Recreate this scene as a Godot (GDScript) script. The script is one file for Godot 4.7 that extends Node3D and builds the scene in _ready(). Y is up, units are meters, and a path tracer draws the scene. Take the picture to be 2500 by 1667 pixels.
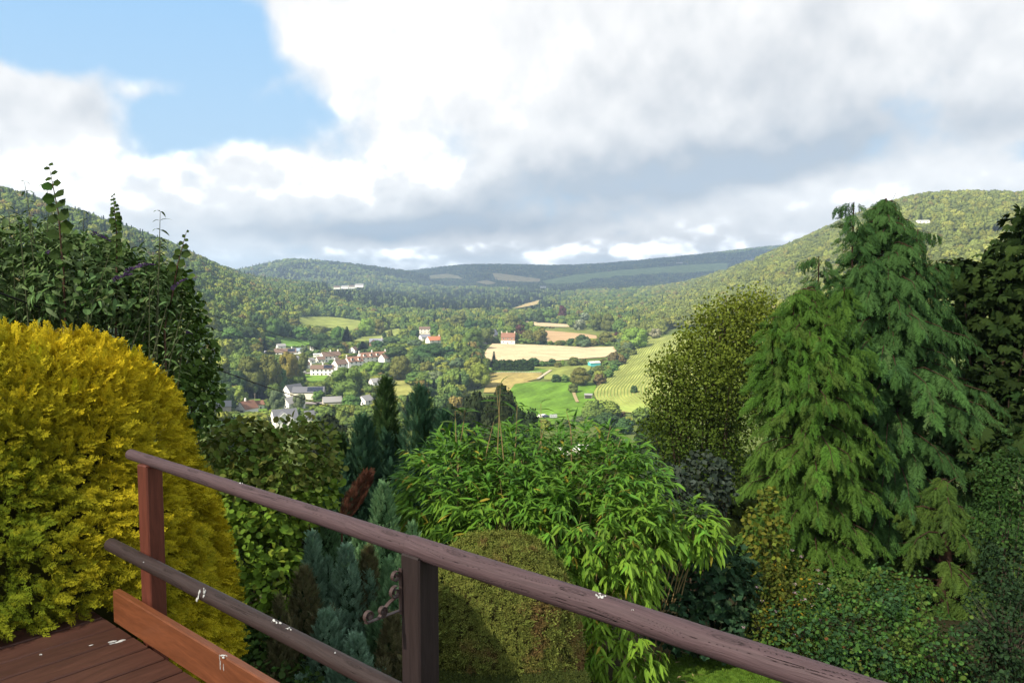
extends Node3D
# A garden deck above a wooded valley. World: y up, the deck boards lie at y = 0, the camera looks along -z.

const EYE := 1.9
var used_names := {}
var mats := {}
var rng := RandomNumberGenerator.new()

# ---------------------------------------------------------------- mesh collector
class Shape:
	var v := PackedVector3Array()
	var n := PackedVector3Array()
	var c := PackedColorArray()
	var uv := PackedVector2Array()
	var ix := PackedInt32Array()
	func vert(p: Vector3, nn: Vector3, col: Color, t := Vector2.ZERO) -> void:
		v.append(p); n.append(nn); c.append(col); uv.append(t)
	func tri(a: Vector3, b: Vector3, d: Vector3, col: Color) -> void:
		var nn := (d - a).cross(b - a).normalized()
		var k := v.size()
		vert(a, nn, col); vert(b, nn, col); vert(d, nn, col)
		ix.append(k); ix.append(k + 1); ix.append(k + 2)
	func quad(a: Vector3, b: Vector3, d: Vector3, e: Vector3, col: Color, col2 := Color(-1, 0, 0)) -> void:
		# a b d e round the outline; clockwise seen from the front; col2 is the colour of d and e
		var nn := (d - a).cross(b - a).normalized()
		if nn.length() < 0.5:
			nn = (e - a).cross(d - a).normalized()
		var k := v.size()
		var c2 := col if col2.r < 0 else col2
		vert(a, nn, col, Vector2(0, 0)); vert(b, nn, col, Vector2(1, 0)); vert(d, nn, c2, Vector2(1, 1)); vert(e, nn, c2, Vector2(0, 1))
		ix.append(k); ix.append(k + 1); ix.append(k + 2); ix.append(k); ix.append(k + 2); ix.append(k + 3)
	func out_quad(a: Vector3, b: Vector3, d: Vector3, e: Vector3, away: Vector3, col: Color) -> void:
		if (d - a).cross(b - a).dot(away) < 0:
			quad(a, e, d, b, col)
		else:
			quad(a, b, d, e, col)
	func box(t: Transform3D, s: Vector3, col := Color.WHITE, bevel := 0.0) -> void:
		# a box of full size s about the origin of t, with chamfered edges
		var h := s / 2
		var b := minf(bevel, minf(h.x, minf(h.y, h.z)) * 0.6)
		for axis in 3:
			for sg in [-1.0, 1.0]:
				var nn := Vector3.ZERO
				nn[axis] = sg
				var i1 := (axis + 1) % 3
				var i2 := (axis + 2) % 3
				var p := []
				for q in [[-1, -1], [1, -1], [1, 1], [-1, 1]]:
					var w := Vector3.ZERO
					w[axis] = sg * h[axis]
					w[i1] = q[0] * (h[i1] - b)
					w[i2] = q[1] * (h[i2] - b)
					p.append(t * w)
				out_quad(p[0], p[1], p[2], p[3], t.basis * nn, col)
		if b > 0:
			for axis in 3:
				var i1 := (axis + 1) % 3
				var i2 := (axis + 2) % 3
				for s1 in [-1.0, 1.0]:
					for s2 in [-1.0, 1.0]:
						var p := []
						for q in [[-1, 0], [1, 0], [1, 1], [-1, 1]]:
							var w := Vector3.ZERO
							w[axis] = q[0] * (h[axis] - b)
							w[i1] = s1 * (h[i1] - (b if q[1] == 1 else 0.0))
							w[i2] = s2 * (h[i2] - (0.0 if q[1] == 1 else b))
							p.append(t * w)
						var away := Vector3.ZERO
						away[i1] = s1
						away[i2] = s2
						out_quad(p[0], p[1], p[2], p[3], t.basis * away, col)
	func tube(pts: Array, radii: Array, sides: int, col := Color.WHITE, caps := true, vscale := 1.0) -> void:
		var base := v.size()
		var up := Vector3.UP
		var run := 0.0
		for i in pts.size():
			var d: Vector3 = (pts[mini(i + 1, pts.size() - 1)] - pts[maxi(i - 1, 0)])
			d = d.normalized()
			if i > 0:
				run += pts[i].distance_to(pts[i - 1])
			var side := d.cross(up)
			if side.length() < 0.15:
				side = d.cross(Vector3.RIGHT)
			side = side.normalized()
			var other := side.cross(d).normalized()
			for k in sides + 1:
				var a := TAU * k / sides
				var nn := side * cos(a) + other * sin(a)
				vert(pts[i] + nn * radii[i], nn, col, Vector2(float(k) / sides, run * vscale))
		for i in pts.size() - 1:
			for k in sides:
				var a0 := base + i * (sides + 1) + k
				var a1 := a0 + sides + 1
				var want := n[a0] + n[a0 + 1]
				if (v[a1] - v[a0]).cross(v[a0 + 1] - v[a0]).dot(want) > 0:
					ix.append_array([a0, a0 + 1, a1, a0 + 1, a1 + 1, a1])
				else:
					ix.append_array([a0, a1, a0 + 1, a0 + 1, a1, a1 + 1])
		if caps:
			for e in [0, pts.size() - 1]:
				var d: Vector3 = (pts[e] - pts[1 if e == 0 else e - 1]).normalized()
				var k0 := v.size()
				vert(pts[e], d, col, Vector2(0.5, 0))
				for k in sides + 1:
					vert(v[base + e * (sides + 1) + k], d, col, Vector2(0.5, 0.02))
				for k in sides:
					var p := k0 + 1 + k
					if (v[p + 1] - v[k0]).cross(v[p] - v[k0]).dot(d) > 0:
						ix.append_array([k0, p, p + 1])
					else:
						ix.append_array([k0, p + 1, p])
	func ball(centre: Vector3, r: Vector3, col: Color, rows := 6, cols := 9, rough := 0.0, rg: RandomNumberGenerator = null) -> void:
		var base := v.size()
		for i in rows + 1:
			var a := PI * i / rows - PI / 2
			for k in cols + 1:
				var b := TAU * (k % cols) / cols
				var d := Vector3(cos(a) * cos(b), sin(a), cos(a) * sin(b))
				var q := 1.0
				if rg and i > 0 and i < rows and k < cols:
					q += rg.randf_range(-rough, rough)
				if rg and k == cols:
					q = (v[base + i * (cols + 1)] - centre).length() / (Vector3(d.x * r.x, d.y * r.y, d.z * r.z)).length()
				vert(centre + Vector3(d.x * r.x, d.y * r.y, d.z * r.z) * q, Vector3(d.x / r.x, d.y / r.y, d.z / r.z).normalized(), col, Vector2(float(k) / cols, float(i) / rows))
		for i in rows:
			for k in cols:
				var p := base + i * (cols + 1) + k
				ix.append_array([p, p + 1, p + cols + 1, p + 1, p + cols + 2, p + cols + 1])
	func mesh() -> ArrayMesh:
		var a := []
		a.resize(Mesh.ARRAY_MAX)
		a[Mesh.ARRAY_VERTEX] = v
		a[Mesh.ARRAY_NORMAL] = n
		a[Mesh.ARRAY_COLOR] = c
		a[Mesh.ARRAY_TEX_UV] = uv
		a[Mesh.ARRAY_INDEX] = ix
		var m := ArrayMesh.new()
		m.add_surface_from_arrays(Mesh.PRIMITIVE_TRIANGLES, a)
		return m

# ---------------------------------------------------------------- naming and placing
func numbered(called: String) -> String:
	var k: int = used_names.get(called, 0)
	used_names[called] = k + 1
	return called if k == 0 else "%s_%03d" % [called, k]

func tag(o: Node, label: String, category := "", group := "", kind := "") -> Node:
	if label: o.set_meta("label", label)
	if category: o.set_meta("category", category)
	if group: o.set_meta("group", group)
	if kind: o.set_meta("kind", kind)
	return o

func thing(called: String, label: String, category: String, at := Vector3.ZERO, turn := 0.0, group := "") -> Node3D:
	var o := Node3D.new()
	o.name = numbered(called)
	add_child(o, true)
	o.position = at
	o.rotation.y = turn
	tag(o, label, category, group)
	return o

func part(parent: Node, called: String, m: Mesh, material: Material, t := Transform3D()) -> MeshInstance3D:
	var o := MeshInstance3D.new()
	o.mesh = m
	o.material_override = material
	o.transform = t
	if parent == self:
		o.name = numbered(called)
	else:
		var key := "%d/%s" % [parent.get_instance_id(), called]
		var k: int = used_names.get(key, 0)
		used_names[key] = k + 1
		o.name = called if k == 0 else "%s_%03d" % [called, k]
	parent.add_child(o, true)
	return o

func lin(r: float, g: float, b: float) -> Color:
	return Color(r, g, b)

func material(key: String, c: Color, rough := 0.8, spec := 0.3, through := 0.0) -> StandardMaterial3D:
	# c is a real-world (linear) base colour that multiplies vertex colours
	if mats.has(key):
		return mats[key]
	var m := StandardMaterial3D.new()
	m.resource_name = key
	m.albedo_color = c.linear_to_srgb()
	m.vertex_color_use_as_albedo = true
	m.roughness = rough
	m.metallic_specular = spec
	m.cull_mode = BaseMaterial3D.CULL_DISABLED
	if through > 0:
		m.backlight_enabled = true
		m.backlight = Color(through, through, through * 0.7)
	mats[key] = m
	return m

func scatter(parent: Node, called: String, many: String, meshes: Array, m: Material, where: Array, tints: Array, singles := 0) -> void:
	# where: transforms in the parent's space. The ones nearest the deck are parts of their own, the rest one part per mesh.
	var rest := range(where.size())
	if singles > 0:
		var base: Vector3 = parent.position if parent is Node3D and parent != self else Vector3.ZERO
		var eye := Vector3(0, EYE, 0) - base
		var order := []
		for i in where.size():
			order.append([(where[i].origin - eye).length_squared(), i])
		order.sort_custom(func(a, b): return a[0] < b[0])
		rest = []
		for j in order.size():
			var i: int = order[j][1]
			if j < singles:
				var col: Color = tints[i]
				for ch in 3:
					col[ch] = pow(2.0, roundf(log(maxf(col[ch], 0.002)) / log(2.0) * 2.5) / 2.5)
				var key := "%s %s %.4f %.4f %.4f" % [m.resource_name, many, col.r, col.g, col.b]
				if not mats.has(key):
					var d: StandardMaterial3D = m.duplicate()
					var base_c: Color = m.albedo_color.srgb_to_linear()
					d.albedo_color = Color(base_c.r * col.r, base_c.g * col.g, base_c.b * col.b).linear_to_srgb()
					mats[key] = d
				part(parent, called, meshes[i % meshes.size()], mats[key], where[i])
			else:
				rest.append(i)
	var bins := []
	for k in meshes.size():
		bins.append([])
	for i in rest:
		bins[i % meshes.size()].append(i)
	for k in meshes.size():
		if bins[k].is_empty():
			continue
		var mm := MultiMesh.new()
		mm.transform_format = MultiMesh.TRANSFORM_3D
		mm.use_colors = true
		mm.mesh = meshes[k]
		mm.instance_count = bins[k].size()
		for j in bins[k].size():
			mm.set_instance_transform(j, where[bins[k][j]])
			mm.set_instance_color(j, tints[bins[k][j]])
		var o := MultiMeshInstance3D.new()
		o.multimesh = mm
		o.material_override = m
		var key := "%s/%s" % [parent.name, many]
		var c: int = used_names.get(key, 0)
		used_names[key] = c + 1
		o.name = many if c == 0 else "%s_%03d" % [many, c]
		o.set_meta("kind", "stuff")
		parent.add_child(o, true)

func facing(dir: Vector3, roll := 0.0, up := Vector3.UP) -> Basis:
	# +y of the shape goes along dir, its flat face (+z) turned as far as it goes towards up
	var y := dir.normalized()
	var x := y.cross(up)
	if x.length() < 0.05:
		x = y.cross(Vector3.RIGHT)
	x = x.normalized()
	return Basis(y, roll) * Basis(x, y, x.cross(y))

func rand_dir() -> Vector3:
	var z := rng.randf_range(-1, 1)
	var a := rng.randf() * TAU
	var r := sqrt(1 - z * z)
	return Vector3(r * cos(a), z, r * sin(a))

func tint(spread := 0.2, warm := 0.1) -> Color:
	var k := 1.0 + rng.randf_range(-spread, spread)
	var w := rng.randf_range(-warm, warm)
	return Color(k * (1 + w), k, k * (1 - w))

# ---------------------------------------------------------------- terrain
var ctrl := [
	Vector3(-2.99, -2.10, -3.00), Vector3(-5.98, -2.50, -6.00), Vector3(-10.47, -3.30, -10.50), Vector3(-17.95, -5.50, -18.00), Vector3(-29.92, -10.10, -30.00), Vector3(-59.84, -21.10, -60.00),
	Vector3(-119.68, -38.10, -120.00), Vector3(-1.76, -2.10, -3.00), Vector3(-3.53, -2.50, -6.00), Vector3(-6.18, -3.30, -10.50), Vector3(-10.59, -5.50, -18.00), Vector3(-17.64, -10.10, -30.00),
	Vector3(-35.29, -21.10, -60.00), Vector3(-70.58, -38.10, -120.00), Vector3(-0.54, -2.10, -3.00), Vector3(-1.07, -2.50, -6.00), Vector3(-1.88, -3.30, -10.50), Vector3(-3.22, -5.50, -18.00),
	Vector3(-5.37, -10.10, -30.00), Vector3(-10.74, -21.10, -60.00), Vector3(-21.48, -38.10, -120.00), Vector3(0.69, -2.10, -3.00), Vector3(1.38, -2.50, -6.00), Vector3(2.42, -3.30, -10.50),
	Vector3(4.14, -5.50, -18.00), Vector3(6.90, -10.10, -30.00), Vector3(13.81, -21.10, -60.00), Vector3(27.62, -38.10, -120.00), Vector3(1.92, -2.10, -3.00), Vector3(3.84, -2.50, -6.00),
	Vector3(6.71, -3.30, -10.50), Vector3(11.51, -5.50, -18.00), Vector3(19.18, -10.10, -30.00), Vector3(38.36, -21.10, -60.00), Vector3(76.72, -38.10, -120.00), Vector3(3.15, -2.10, -3.00),
	Vector3(6.29, -2.50, -6.00), Vector3(11.01, -3.30, -10.50), Vector3(18.87, -5.50, -18.00), Vector3(31.45, -10.10, -30.00), Vector3(62.91, -21.10, -60.00), Vector3(125.81, -38.10, -120.00),
	Vector3(-210.97, -38.10, -250.00), Vector3(-95.89, -50.10, -250.00), Vector3(-44.75, -58.10, -250.00), Vector3(19.18, -60.10, -250.00), Vector3(95.89, -56.10, -250.00), Vector3(210.97, -48.10, -250.00),
	Vector3(364.64, -26.75, -430.00), Vector3(506.51, -1.16, -600.00), Vector3(639.18, 36.67, -760.00), Vector3(796.00, 73.31, -950.00), Vector3(878.81, 98.76, -1050.00), Vector3(1341.63, 139.76, -1600.00),
	Vector3(3375.49, 1.90, -4000.00), Vector3(289.20, -30.40, -450.00), Vector3(384.01, -7.29, -600.00), Vector3(497.34, 29.68, -780.00), Vector3(610.18, 77.36, -960.00), Vector3(685.04, 96.68, -1080.00),
	Vector3(1079.91, 148.37, -1700.00), Vector3(2557.19, 1.90, -4000.00), Vector3(234.54, -35.03, -480.00), Vector3(311.54, -14.45, -640.00), Vector3(412.21, 23.54, -850.00), Vector3(521.89, 81.34, -1080.00),
	Vector3(578.52, 108.22, -1200.00), Vector3(868.85, 161.52, -1800.00), Vector3(1943.46, 1.90, -4000.00), Vector3(213.96, -38.11, -520.00), Vector3(278.95, -22.44, -680.00), Vector3(368.10, 6.49, -900.00),
	Vector3(448.72, 46.65, -1100.00), Vector3(549.26, 84.61, -1350.00), Vector3(814.94, 113.65, -2000.00), Vector3(1636.60, 1.90, -4000.00), Vector3(181.53, -44.08, -560.00), Vector3(232.86, -34.96, -720.00),
	Vector3(306.44, -12.65, -950.00), Vector3(386.36, 14.13, -1200.00), Vector3(497.98, 42.60, -1550.00), Vector3(739.68, 60.45, -2300.00), Vector3(1288.82, 1.90, -4000.00), Vector3(91.90, -74.89, -480.00),
	Vector3(152.20, -56.35, -800.00), Vector3(186.18, -50.79, -980.00), Vector3(265.57, -44.63, -1400.00), Vector3(360.01, -32.06, -1900.00), Vector3(492.28, -18.00, -2600.00), Vector3(45.64, -76.49, -490.00),
	Vector3(55.74, -72.22, -600.00), Vector3(64.92, -68.24, -700.00), Vector3(77.78, -64.90, -840.00), Vector3(89.72, -60.24, -970.00), Vector3(106.29, -59.93, -1150.00), Vector3(138.50, -59.49, -1500.00),
	Vector3(175.27, -51.51, -1900.00), Vector3(230.42, -38.95, -2500.00), Vector3(-12.56, -80.76, -485.00), Vector3(-17.27, -70.44, -670.00), Vector3(-21.35, -66.24, -830.00), Vector3(-23.39, -63.42, -910.00),
	Vector3(-29.02, -62.93, -1130.00), Vector3(-37.20, -61.17, -1450.00), Vector3(-48.69, -54.43, -1900.00), Vector3(-64.01, -42.79, -2500.00), Vector3(-64.68, -78.09, -500.00), Vector3(-82.54, -73.83, -640.00),
	Vector3(-100.41, -70.20, -780.00), Vector3(-119.56, -67.26, -930.00), Vector3(-141.24, -61.77, -1100.00), Vector3(-179.60, -61.15, -1400.00), Vector3(-243.41, -48.59, -1900.00), Vector3(-320.06, -41.51, -2500.00),
	Vector3(-121.60, -78.09, -500.00), Vector3(-138.36, -74.44, -570.00), Vector3(-157.55, -71.65, -650.00), Vector3(-186.35, -69.27, -770.00), Vector3(-224.73, -64.86, -930.00), Vector3(-260.68, -58.95, -1080.00),
	Vector3(-296.61, -51.60, -1230.00), Vector3(-373.21, -33.74, -1550.00), Vector3(-469.00, -13.03, -1950.00), Vector3(-601.28, -17.24, -2500.00), Vector3(-168.17, -78.09, -500.00), Vector3(-191.28, -71.47, -570.00),
	Vector3(-227.68, -64.47, -680.00), Vector3(-267.25, -51.41, -800.00), Vector3(-310.04, -33.78, -930.00), Vector3(-382.73, -15.72, -1150.00), Vector3(-514.93, -3.88, -1550.00), Vector3(-564.61, 3.56, -1700.00),
	Vector3(-731.36, 1.90, -2200.00), Vector3(-864.82, -18.00, -2600.00), Vector3(-198.40, -64.88, -480.00), Vector3(-246.97, -47.36, -600.00), Vector3(-307.56, -21.10, -750.00), Vector3(-408.84, 12.09, -1000.00),
	Vector3(-521.91, 41.76, -1280.00), Vector3(-734.82, 56.86, -1800.00), Vector3(-1063.99, -4.73, -2600.00), Vector3(-221.92, -51.22, -430.00), Vector3(-287.38, -23.89, -560.00), Vector3(-383.15, 13.36, -750.00),
	Vector3(-483.69, 59.79, -950.00), Vector3(-549.01, 70.60, -1080.00), Vector3(-814.63, 99.39, -1600.00), Vector3(-1329.99, -4.73, -2600.00), Vector3(-257.56, -37.14, -400.00), Vector3(-351.75, -0.91, -550.00),
	Vector3(-483.51, 52.05, -760.00), Vector3(-589.39, 91.47, -930.00), Vector3(-952.87, 131.14, -1500.00), Vector3(-1662.48, -4.73, -2600.00), Vector3(-360.17, -30.94, -400.00), Vector3(-492.07, 4.70, -550.00),
	Vector3(-675.90, 67.38, -760.00), Vector3(-796.25, 122.57, -900.00), Vector3(-1330.54, 183.88, -1500.00), Vector3(-2327.48, -4.73, -2600.00), Vector3(-742.09, -24.74, -2900.00), Vector3(-445.25, -24.74, -2900.00),
	Vector3(-148.42, -24.74, -2900.00), Vector3(148.42, -24.74, -2900.00), Vector3(445.25, -24.74, -2900.00), Vector3(742.09, -24.74, -2900.00), Vector3(-1061.88, 48.73, -3300.00), Vector3(-982.34, 94.99, -3500.00),
	Vector3(-863.54, 92.51, -3600.00), Vector3(-643.40, 66.90, -3600.00), Vector3(-485.34, 46.05, -3800.00), Vector3(-1482.15, 1.90, -4600.00), Vector3(-1105.73, 1.90, -4600.00), Vector3(-705.78, 1.90, -4600.00),
	Vector3(-383.03, 88.67, -5000.00), Vector3(-127.67, 93.76, -5000.00), Vector3(127.68, 86.13, -5000.00), Vector3(383.07, 81.04, -5000.00), Vector3(638.31, 96.30, -5000.00), Vector3(893.37, 116.63, -5000.00),
	Vector3(1148.28, 136.96, -5000.00), Vector3(1402.98, 159.80, -5000.00), Vector3(1657.32, 190.24, -5000.00), Vector3(2421.15, 220.65, -5000.00), Vector3(3440.58, 220.65, -5000.00), Vector3(-330.55, -20.66, -3400.00),
	Vector3(-407.94, 27.60, -4200.00), Vector3(0.00, -20.66, -3400.00), Vector3(0.00, 27.60, -4200.00), Vector3(347.95, -20.66, -3400.00), Vector3(429.41, 27.60, -4200.00), Vector3(695.89, -20.66, -3400.00),
	Vector3(858.83, 27.60, -4200.00), Vector3(1043.84, -20.66, -3400.00), Vector3(1288.24, 27.60, -4200.00), Vector3(-1859.89, 73.24, -5600.00), Vector3(-1287.61, 73.24, -5600.00), Vector3(-715.34, 73.24, -5600.00),
	Vector3(-6299.92, 66.90, -8500.00), Vector3(-4562.01, 66.90, -8500.00), Vector3(-2389.63, 66.90, -8500.00), Vector3(-217.24, 66.90, -8500.00), Vector3(1955.15, 66.90, -8500.00), Vector3(4127.53, 66.90, -8500.00),
	Vector3(6299.92, 66.90, -8500.00)]
var fields := [
	["wheat_field", "pale harvested wheat field, the widest one in the valley", Color(0.560, 0.470, 0.310), "wheat", [Vector2(-27.0, -771.0), Vector2(-25.4, -822.3), Vector2(-21.4, -867.8), Vector2(13.2, -856.5), Vector2(45.6, -843.8), Vector2(108.2, -805.5), Vector2(101.1, -767.5), Vector2(85.3, -726.9), Vector2(63.1, -724.7), Vector2(33.0, -712.4), Vector2(4.6, -691.7), Vector2(-12.5, -692.0), Vector2(-22.9, -727.6)]],
	["ploughed_field", "brown stubble field with furrows behind the wheat field", Color(0.420, 0.310, 0.200), "furrow", [Vector2(43.1, -1049.7), Vector2(77.1, -999.8), Vector2(100.7, -933.2), Vector2(96.4, -901.6), Vector2(72.4, -903.0), Vector2(57.7, -876.0), Vector2(38.9, -868.8)]],
	["maize_field", "olive green strip of crop behind the brown stubble", Color(0.160, 0.200, 0.060), "plain", [Vector2(43.0, -1087.6), Vector2(84.9, -1095.3), Vector2(130.4, -991.7), Vector2(124.2, -944.1), Vector2(101.3, -938.1), Vector2(43.3, -1054.1)]],
	["barley_field", "small pale straw field by the far trees", Color(0.520, 0.440, 0.290), "wheat", [Vector2(21.0, -1318.6), Vector2(86.3, -1192.6), Vector2(80.4, -1109.8), Vector2(55.4, -1135.7), Vector2(36.8, -1155.3)]],
	["slope_field", "tan field rising on a knoll among the far woods", Color(0.420, 0.340, 0.170), "wheat", [Vector2(2.7, -1787.3), Vector2(36.6, -2040.7), Vector2(79.7, -2256.1), Vector2(69.0, -2009.3), Vector2(27.4, -1844.0)]],
	["green_pasture", "bright green mown pasture in the middle of the valley", Color(0.125, 0.250, 0.034), "grass", [Vector2(2.2, -597.0), Vector2(15.3, -603.1), Vector2(44.3, -599.7), Vector2(60.8, -586.4), Vector2(61.1, -574.3), Vector2(54.8, -538.6), Vector2(55.4, -486.8), Vector2(48.1, -462.2), Vector2(34.0, -437.2), Vector2(24.7, -440.5), Vector2(10.6, -454.0), Vector2(-5.3, -510.5), Vector2(-2.9, -565.6)]],
	["tan_meadow", "dry tan meadow left of the bright pasture", Color(0.360, 0.310, 0.130), "grass", [Vector2(-18.4, -648.2), Vector2(24.9, -643.0), Vector2(19.4, -614.8), Vector2(10.9, -605.6), Vector2(15.3, -603.1), Vector2(2.2, -597.0), Vector2(-2.9, -565.6), Vector2(-20.5, -567.7)]],
	["pale_meadow", "yellowish green meadow below the clipped hedge", Color(0.240, 0.290, 0.085), "grass", [Vector2(16.7, -676.8), Vector2(68.1, -677.3), Vector2(63.6, -649.6), Vector2(44.4, -601.5), Vector2(25.2, -610.0), Vector2(24.9, -643.0), Vector2(30.5, -657.3)]],
	["paddock", "small bright green paddock beside the clipped hedge", Color(0.140, 0.250, 0.050), "grass", [Vector2(-20.2, -675.8), Vector2(16.7, -674.5), Vector2(30.5, -657.3), Vector2(25.0, -645.1), Vector2(-18.4, -650.2)]],
	["striped_field", "pale green sloping field combed with curved rows", Color(0.310, 0.350, 0.115), "grass", [Vector2(175.7, -833.8), Vector2(160.3, -838.3), Vector2(149.4, -867.5), Vector2(121.8, -773.9), Vector2(100.0, -693.5), Vector2(82.8, -637.3), Vector2(68.9, -593.2), Vector2(59.8, -564.6), Vector2(56.7, -549.2), Vector2(55.8, -526.1), Vector2(58.3, -489.5), Vector2(66.8, -477.9), Vector2(76.7, -470.2), Vector2(95.9, -451.9), Vector2(138.8, -573.0), Vector2(176.1, -761.2)]],
	["upper_meadow", "pale green meadow under the wood on the left", Color(0.270, 0.330, 0.100), "grass", [Vector2(-303.5, -1133.3), Vector2(-298.7, -1246.9), Vector2(-274.9, -1275.4), Vector2(-238.8, -1264.3), Vector2(-213.0, -1114.6), Vector2(-214.3, -1048.0), Vector2(-244.0, -1069.7), Vector2(-274.0, -1036.2)]],
	["left_pasture", "green pasture behind the white bungalow", Color(0.130, 0.250, 0.050), "grass", [Vector2(-268.1, -855.4), Vector2(-254.5, -865.8), Vector2(-245.5, -874.6), Vector2(-223.6, -896.6), Vector2(-217.8, -860.5), Vector2(-223.1, -813.7), Vector2(-234.9, -809.6), Vector2(-254.8, -826.0)]],
	["strip_meadow", "strip of light meadow behind the brick house", Color(0.260, 0.320, 0.100), "grass", [Vector2(-185.6, -1046.7), Vector2(-157.3, -1109.8), Vector2(-142.2, -1017.0), Vector2(-168.9, -946.3), Vector2(-188.4, -944.4)]],
	["village_green", "green slope with a hedge bank below the white terrace", Color(0.150, 0.270, 0.050), "grass", [Vector2(-168.4, -637.6), Vector2(-147.0, -641.7), Vector2(-143.6, -604.9), Vector2(-149.0, -588.9)]],
	["cottage_lawn", "lawn beside the red roofed cottage", Color(0.150, 0.270, 0.050), "grass", [Vector2(-176.8, -524.4), Vector2(-170.1, -534.1), Vector2(-153.0, -496.8), Vector2(-155.3, -477.7)]],
	["garden_lawn", "small lawn beside the grey drive", Color(0.150, 0.270, 0.050), "grass", [Vector2(-129.9, -508.4), Vector2(-120.5, -506.4), Vector2(-116.8, -490.6), Vector2(-124.2, -489.5)]],
	["orchard_grass", "yellowish grass strip right of the village", Color(0.280, 0.300, 0.100), "grass", [Vector2(-95.5, -627.4), Vector2(-89.0, -650.8), Vector2(-70.0, -564.1), Vector2(-76.8, -521.3)]],
	["hill_stubble", "tan stubble field on the far ridge", Color(0.460, 0.390, 0.230), "plain", [Vector2(-110.6, -4508.8), Vector2(11.1, -4347.2), Vector2(144.4, -4094.3), Vector2(133.0, -3880.9), Vector2(68.4, -3822.4), Vector2(-76.6, -3942.2)]],
	["hill_stubble_001", "small tan field under the far ridge", Color(0.460, 0.390, 0.230), "plain", [Vector2(-176.2, -3871.1), Vector2(-124.6, -3994.3), Vector2(-73.8, -3799.5), Vector2(-111.9, -3647.1)]],
	["hill_stubble_002", "tan field at the left of the far ridge", Color(0.440, 0.400, 0.220), "plain", [Vector2(-473.8, -4589.0), Vector2(-368.8, -4567.7), Vector2(-285.4, -4295.1), Vector2(-248.9, -4056.0), Vector2(-316.6, -4047.7), Vector2(-381.6, -3750.2)]],
	["hill_pasture", "long green pasture across the far hillside", Color(0.190, 0.280, 0.090), "plain", [Vector2(140.0, -3911.7), Vector2(338.8, -4419.7), Vector2(617.5, -4684.5), Vector2(847.8, -4742.6), Vector2(1100.4, -4789.2), Vector2(1273.4, -4750.8), Vector2(1196.0, -4459.1), Vector2(1014.1, -4410.2), Vector2(686.7, -4334.2), Vector2(391.1, -4025.8), Vector2(277.4, -3614.8), Vector2(173.2, -3680.4)]]]
const NA := 101
const NR := 250
const A0 := -0.85
const R0 := 2.5
const R1 := 9500.0
var slope := PackedFloat32Array()
var lnr0 := log(R0)
var lnstep := (log(R1) - log(R0)) / (NR - 1)

func solve_terrain() -> void:
	var n := ctrl.size()
	var u := PackedFloat64Array()
	var w := PackedFloat64Array()
	var rows := []
	var t := PackedFloat64Array()
	for p in ctrl:
		var r := Vector2(p.x, p.z).length()
		u.append(clampf(atan2(p.x, -p.z), -0.85, 0.85) * 2.5)
		w.append(log(r))
		t.append((p.y - EYE) / r)
	for i in n:
		var row := PackedFloat64Array()
		row.resize(n + 4)
		for j in n:
			var d := (u[i] - u[j]) * (u[i] - u[j]) + (w[i] - w[j]) * (w[i] - w[j])
			row[j] = 0.5 * d * log(maxf(d, 1e-12))
		row[i] += 0.002
		row[n] = 1.0; row[n + 1] = u[i]; row[n + 2] = w[i]; row[n + 3] = t[i]
		rows.append(row)
	for k in 3:
		var row := PackedFloat64Array()
		row.resize(n + 4)
		for j in n:
			row[j] = [1.0, u[j], w[j]][k]
		rows.append(row)
	var m := n + 3
	for i in m:
		var best := i
		for j in range(i + 1, m):
			if absf(rows[j][i]) > absf(rows[best][i]): best = j
		var sw = rows[i]; rows[i] = rows[best]; rows[best] = sw
		var pr: PackedFloat64Array = rows[i]
		for j in range(i + 1, m):
			var rj: PackedFloat64Array = rows[j]
			var f := rj[i] / pr[i]
			if f != 0.0:
				for k in range(i, m + 1):
					rj[k] -= f * pr[k]
				rows[j] = rj
	var x := PackedFloat64Array()
	x.resize(m)
	for i in range(m - 1, -1, -1):
		var s: float = rows[i][m]
		for j in range(i + 1, m):
			s -= rows[i][j] * x[j]
		x[i] = s / rows[i][i]
	slope.resize(NA * NR)
	for a in NA:
		var uu := (A0 + 1.7 * a / (NA - 1)) * 2.5
		for r in NR:
			var vv := lnr0 + lnstep * r
			var s := x[n] + x[n + 1] * uu + x[n + 2] * vv
			for j in n:
				var d := (uu - u[j]) * (uu - u[j]) + (vv - w[j]) * (vv - w[j])
				if d > 0.0:
					s += x[j] * 0.5 * d * log(d)
			slope[a * NR + r] = s

func height(x: float, z: float) -> float:
	var r := maxf(sqrt(x * x + z * z), R0)
	var fa := clampf((atan2(x, -z) - A0) / 1.7 * (NA - 1), 0, NA - 1.001)
	var fr := clampf((log(r) - lnr0) / lnstep, 0, NR - 1.001)
	var a := int(fa); var b := int(fr)
	var da := fa - a; var db := fr - b
	var k := a * NR + b
	return r * lerpf(lerpf(slope[k], slope[k + 1], db), lerpf(slope[k + NR], slope[k + NR + 1], db), da) + EYE

func ground(x: float, z: float) -> Vector3:
	return Vector3(x, height(x, z), z)

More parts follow.
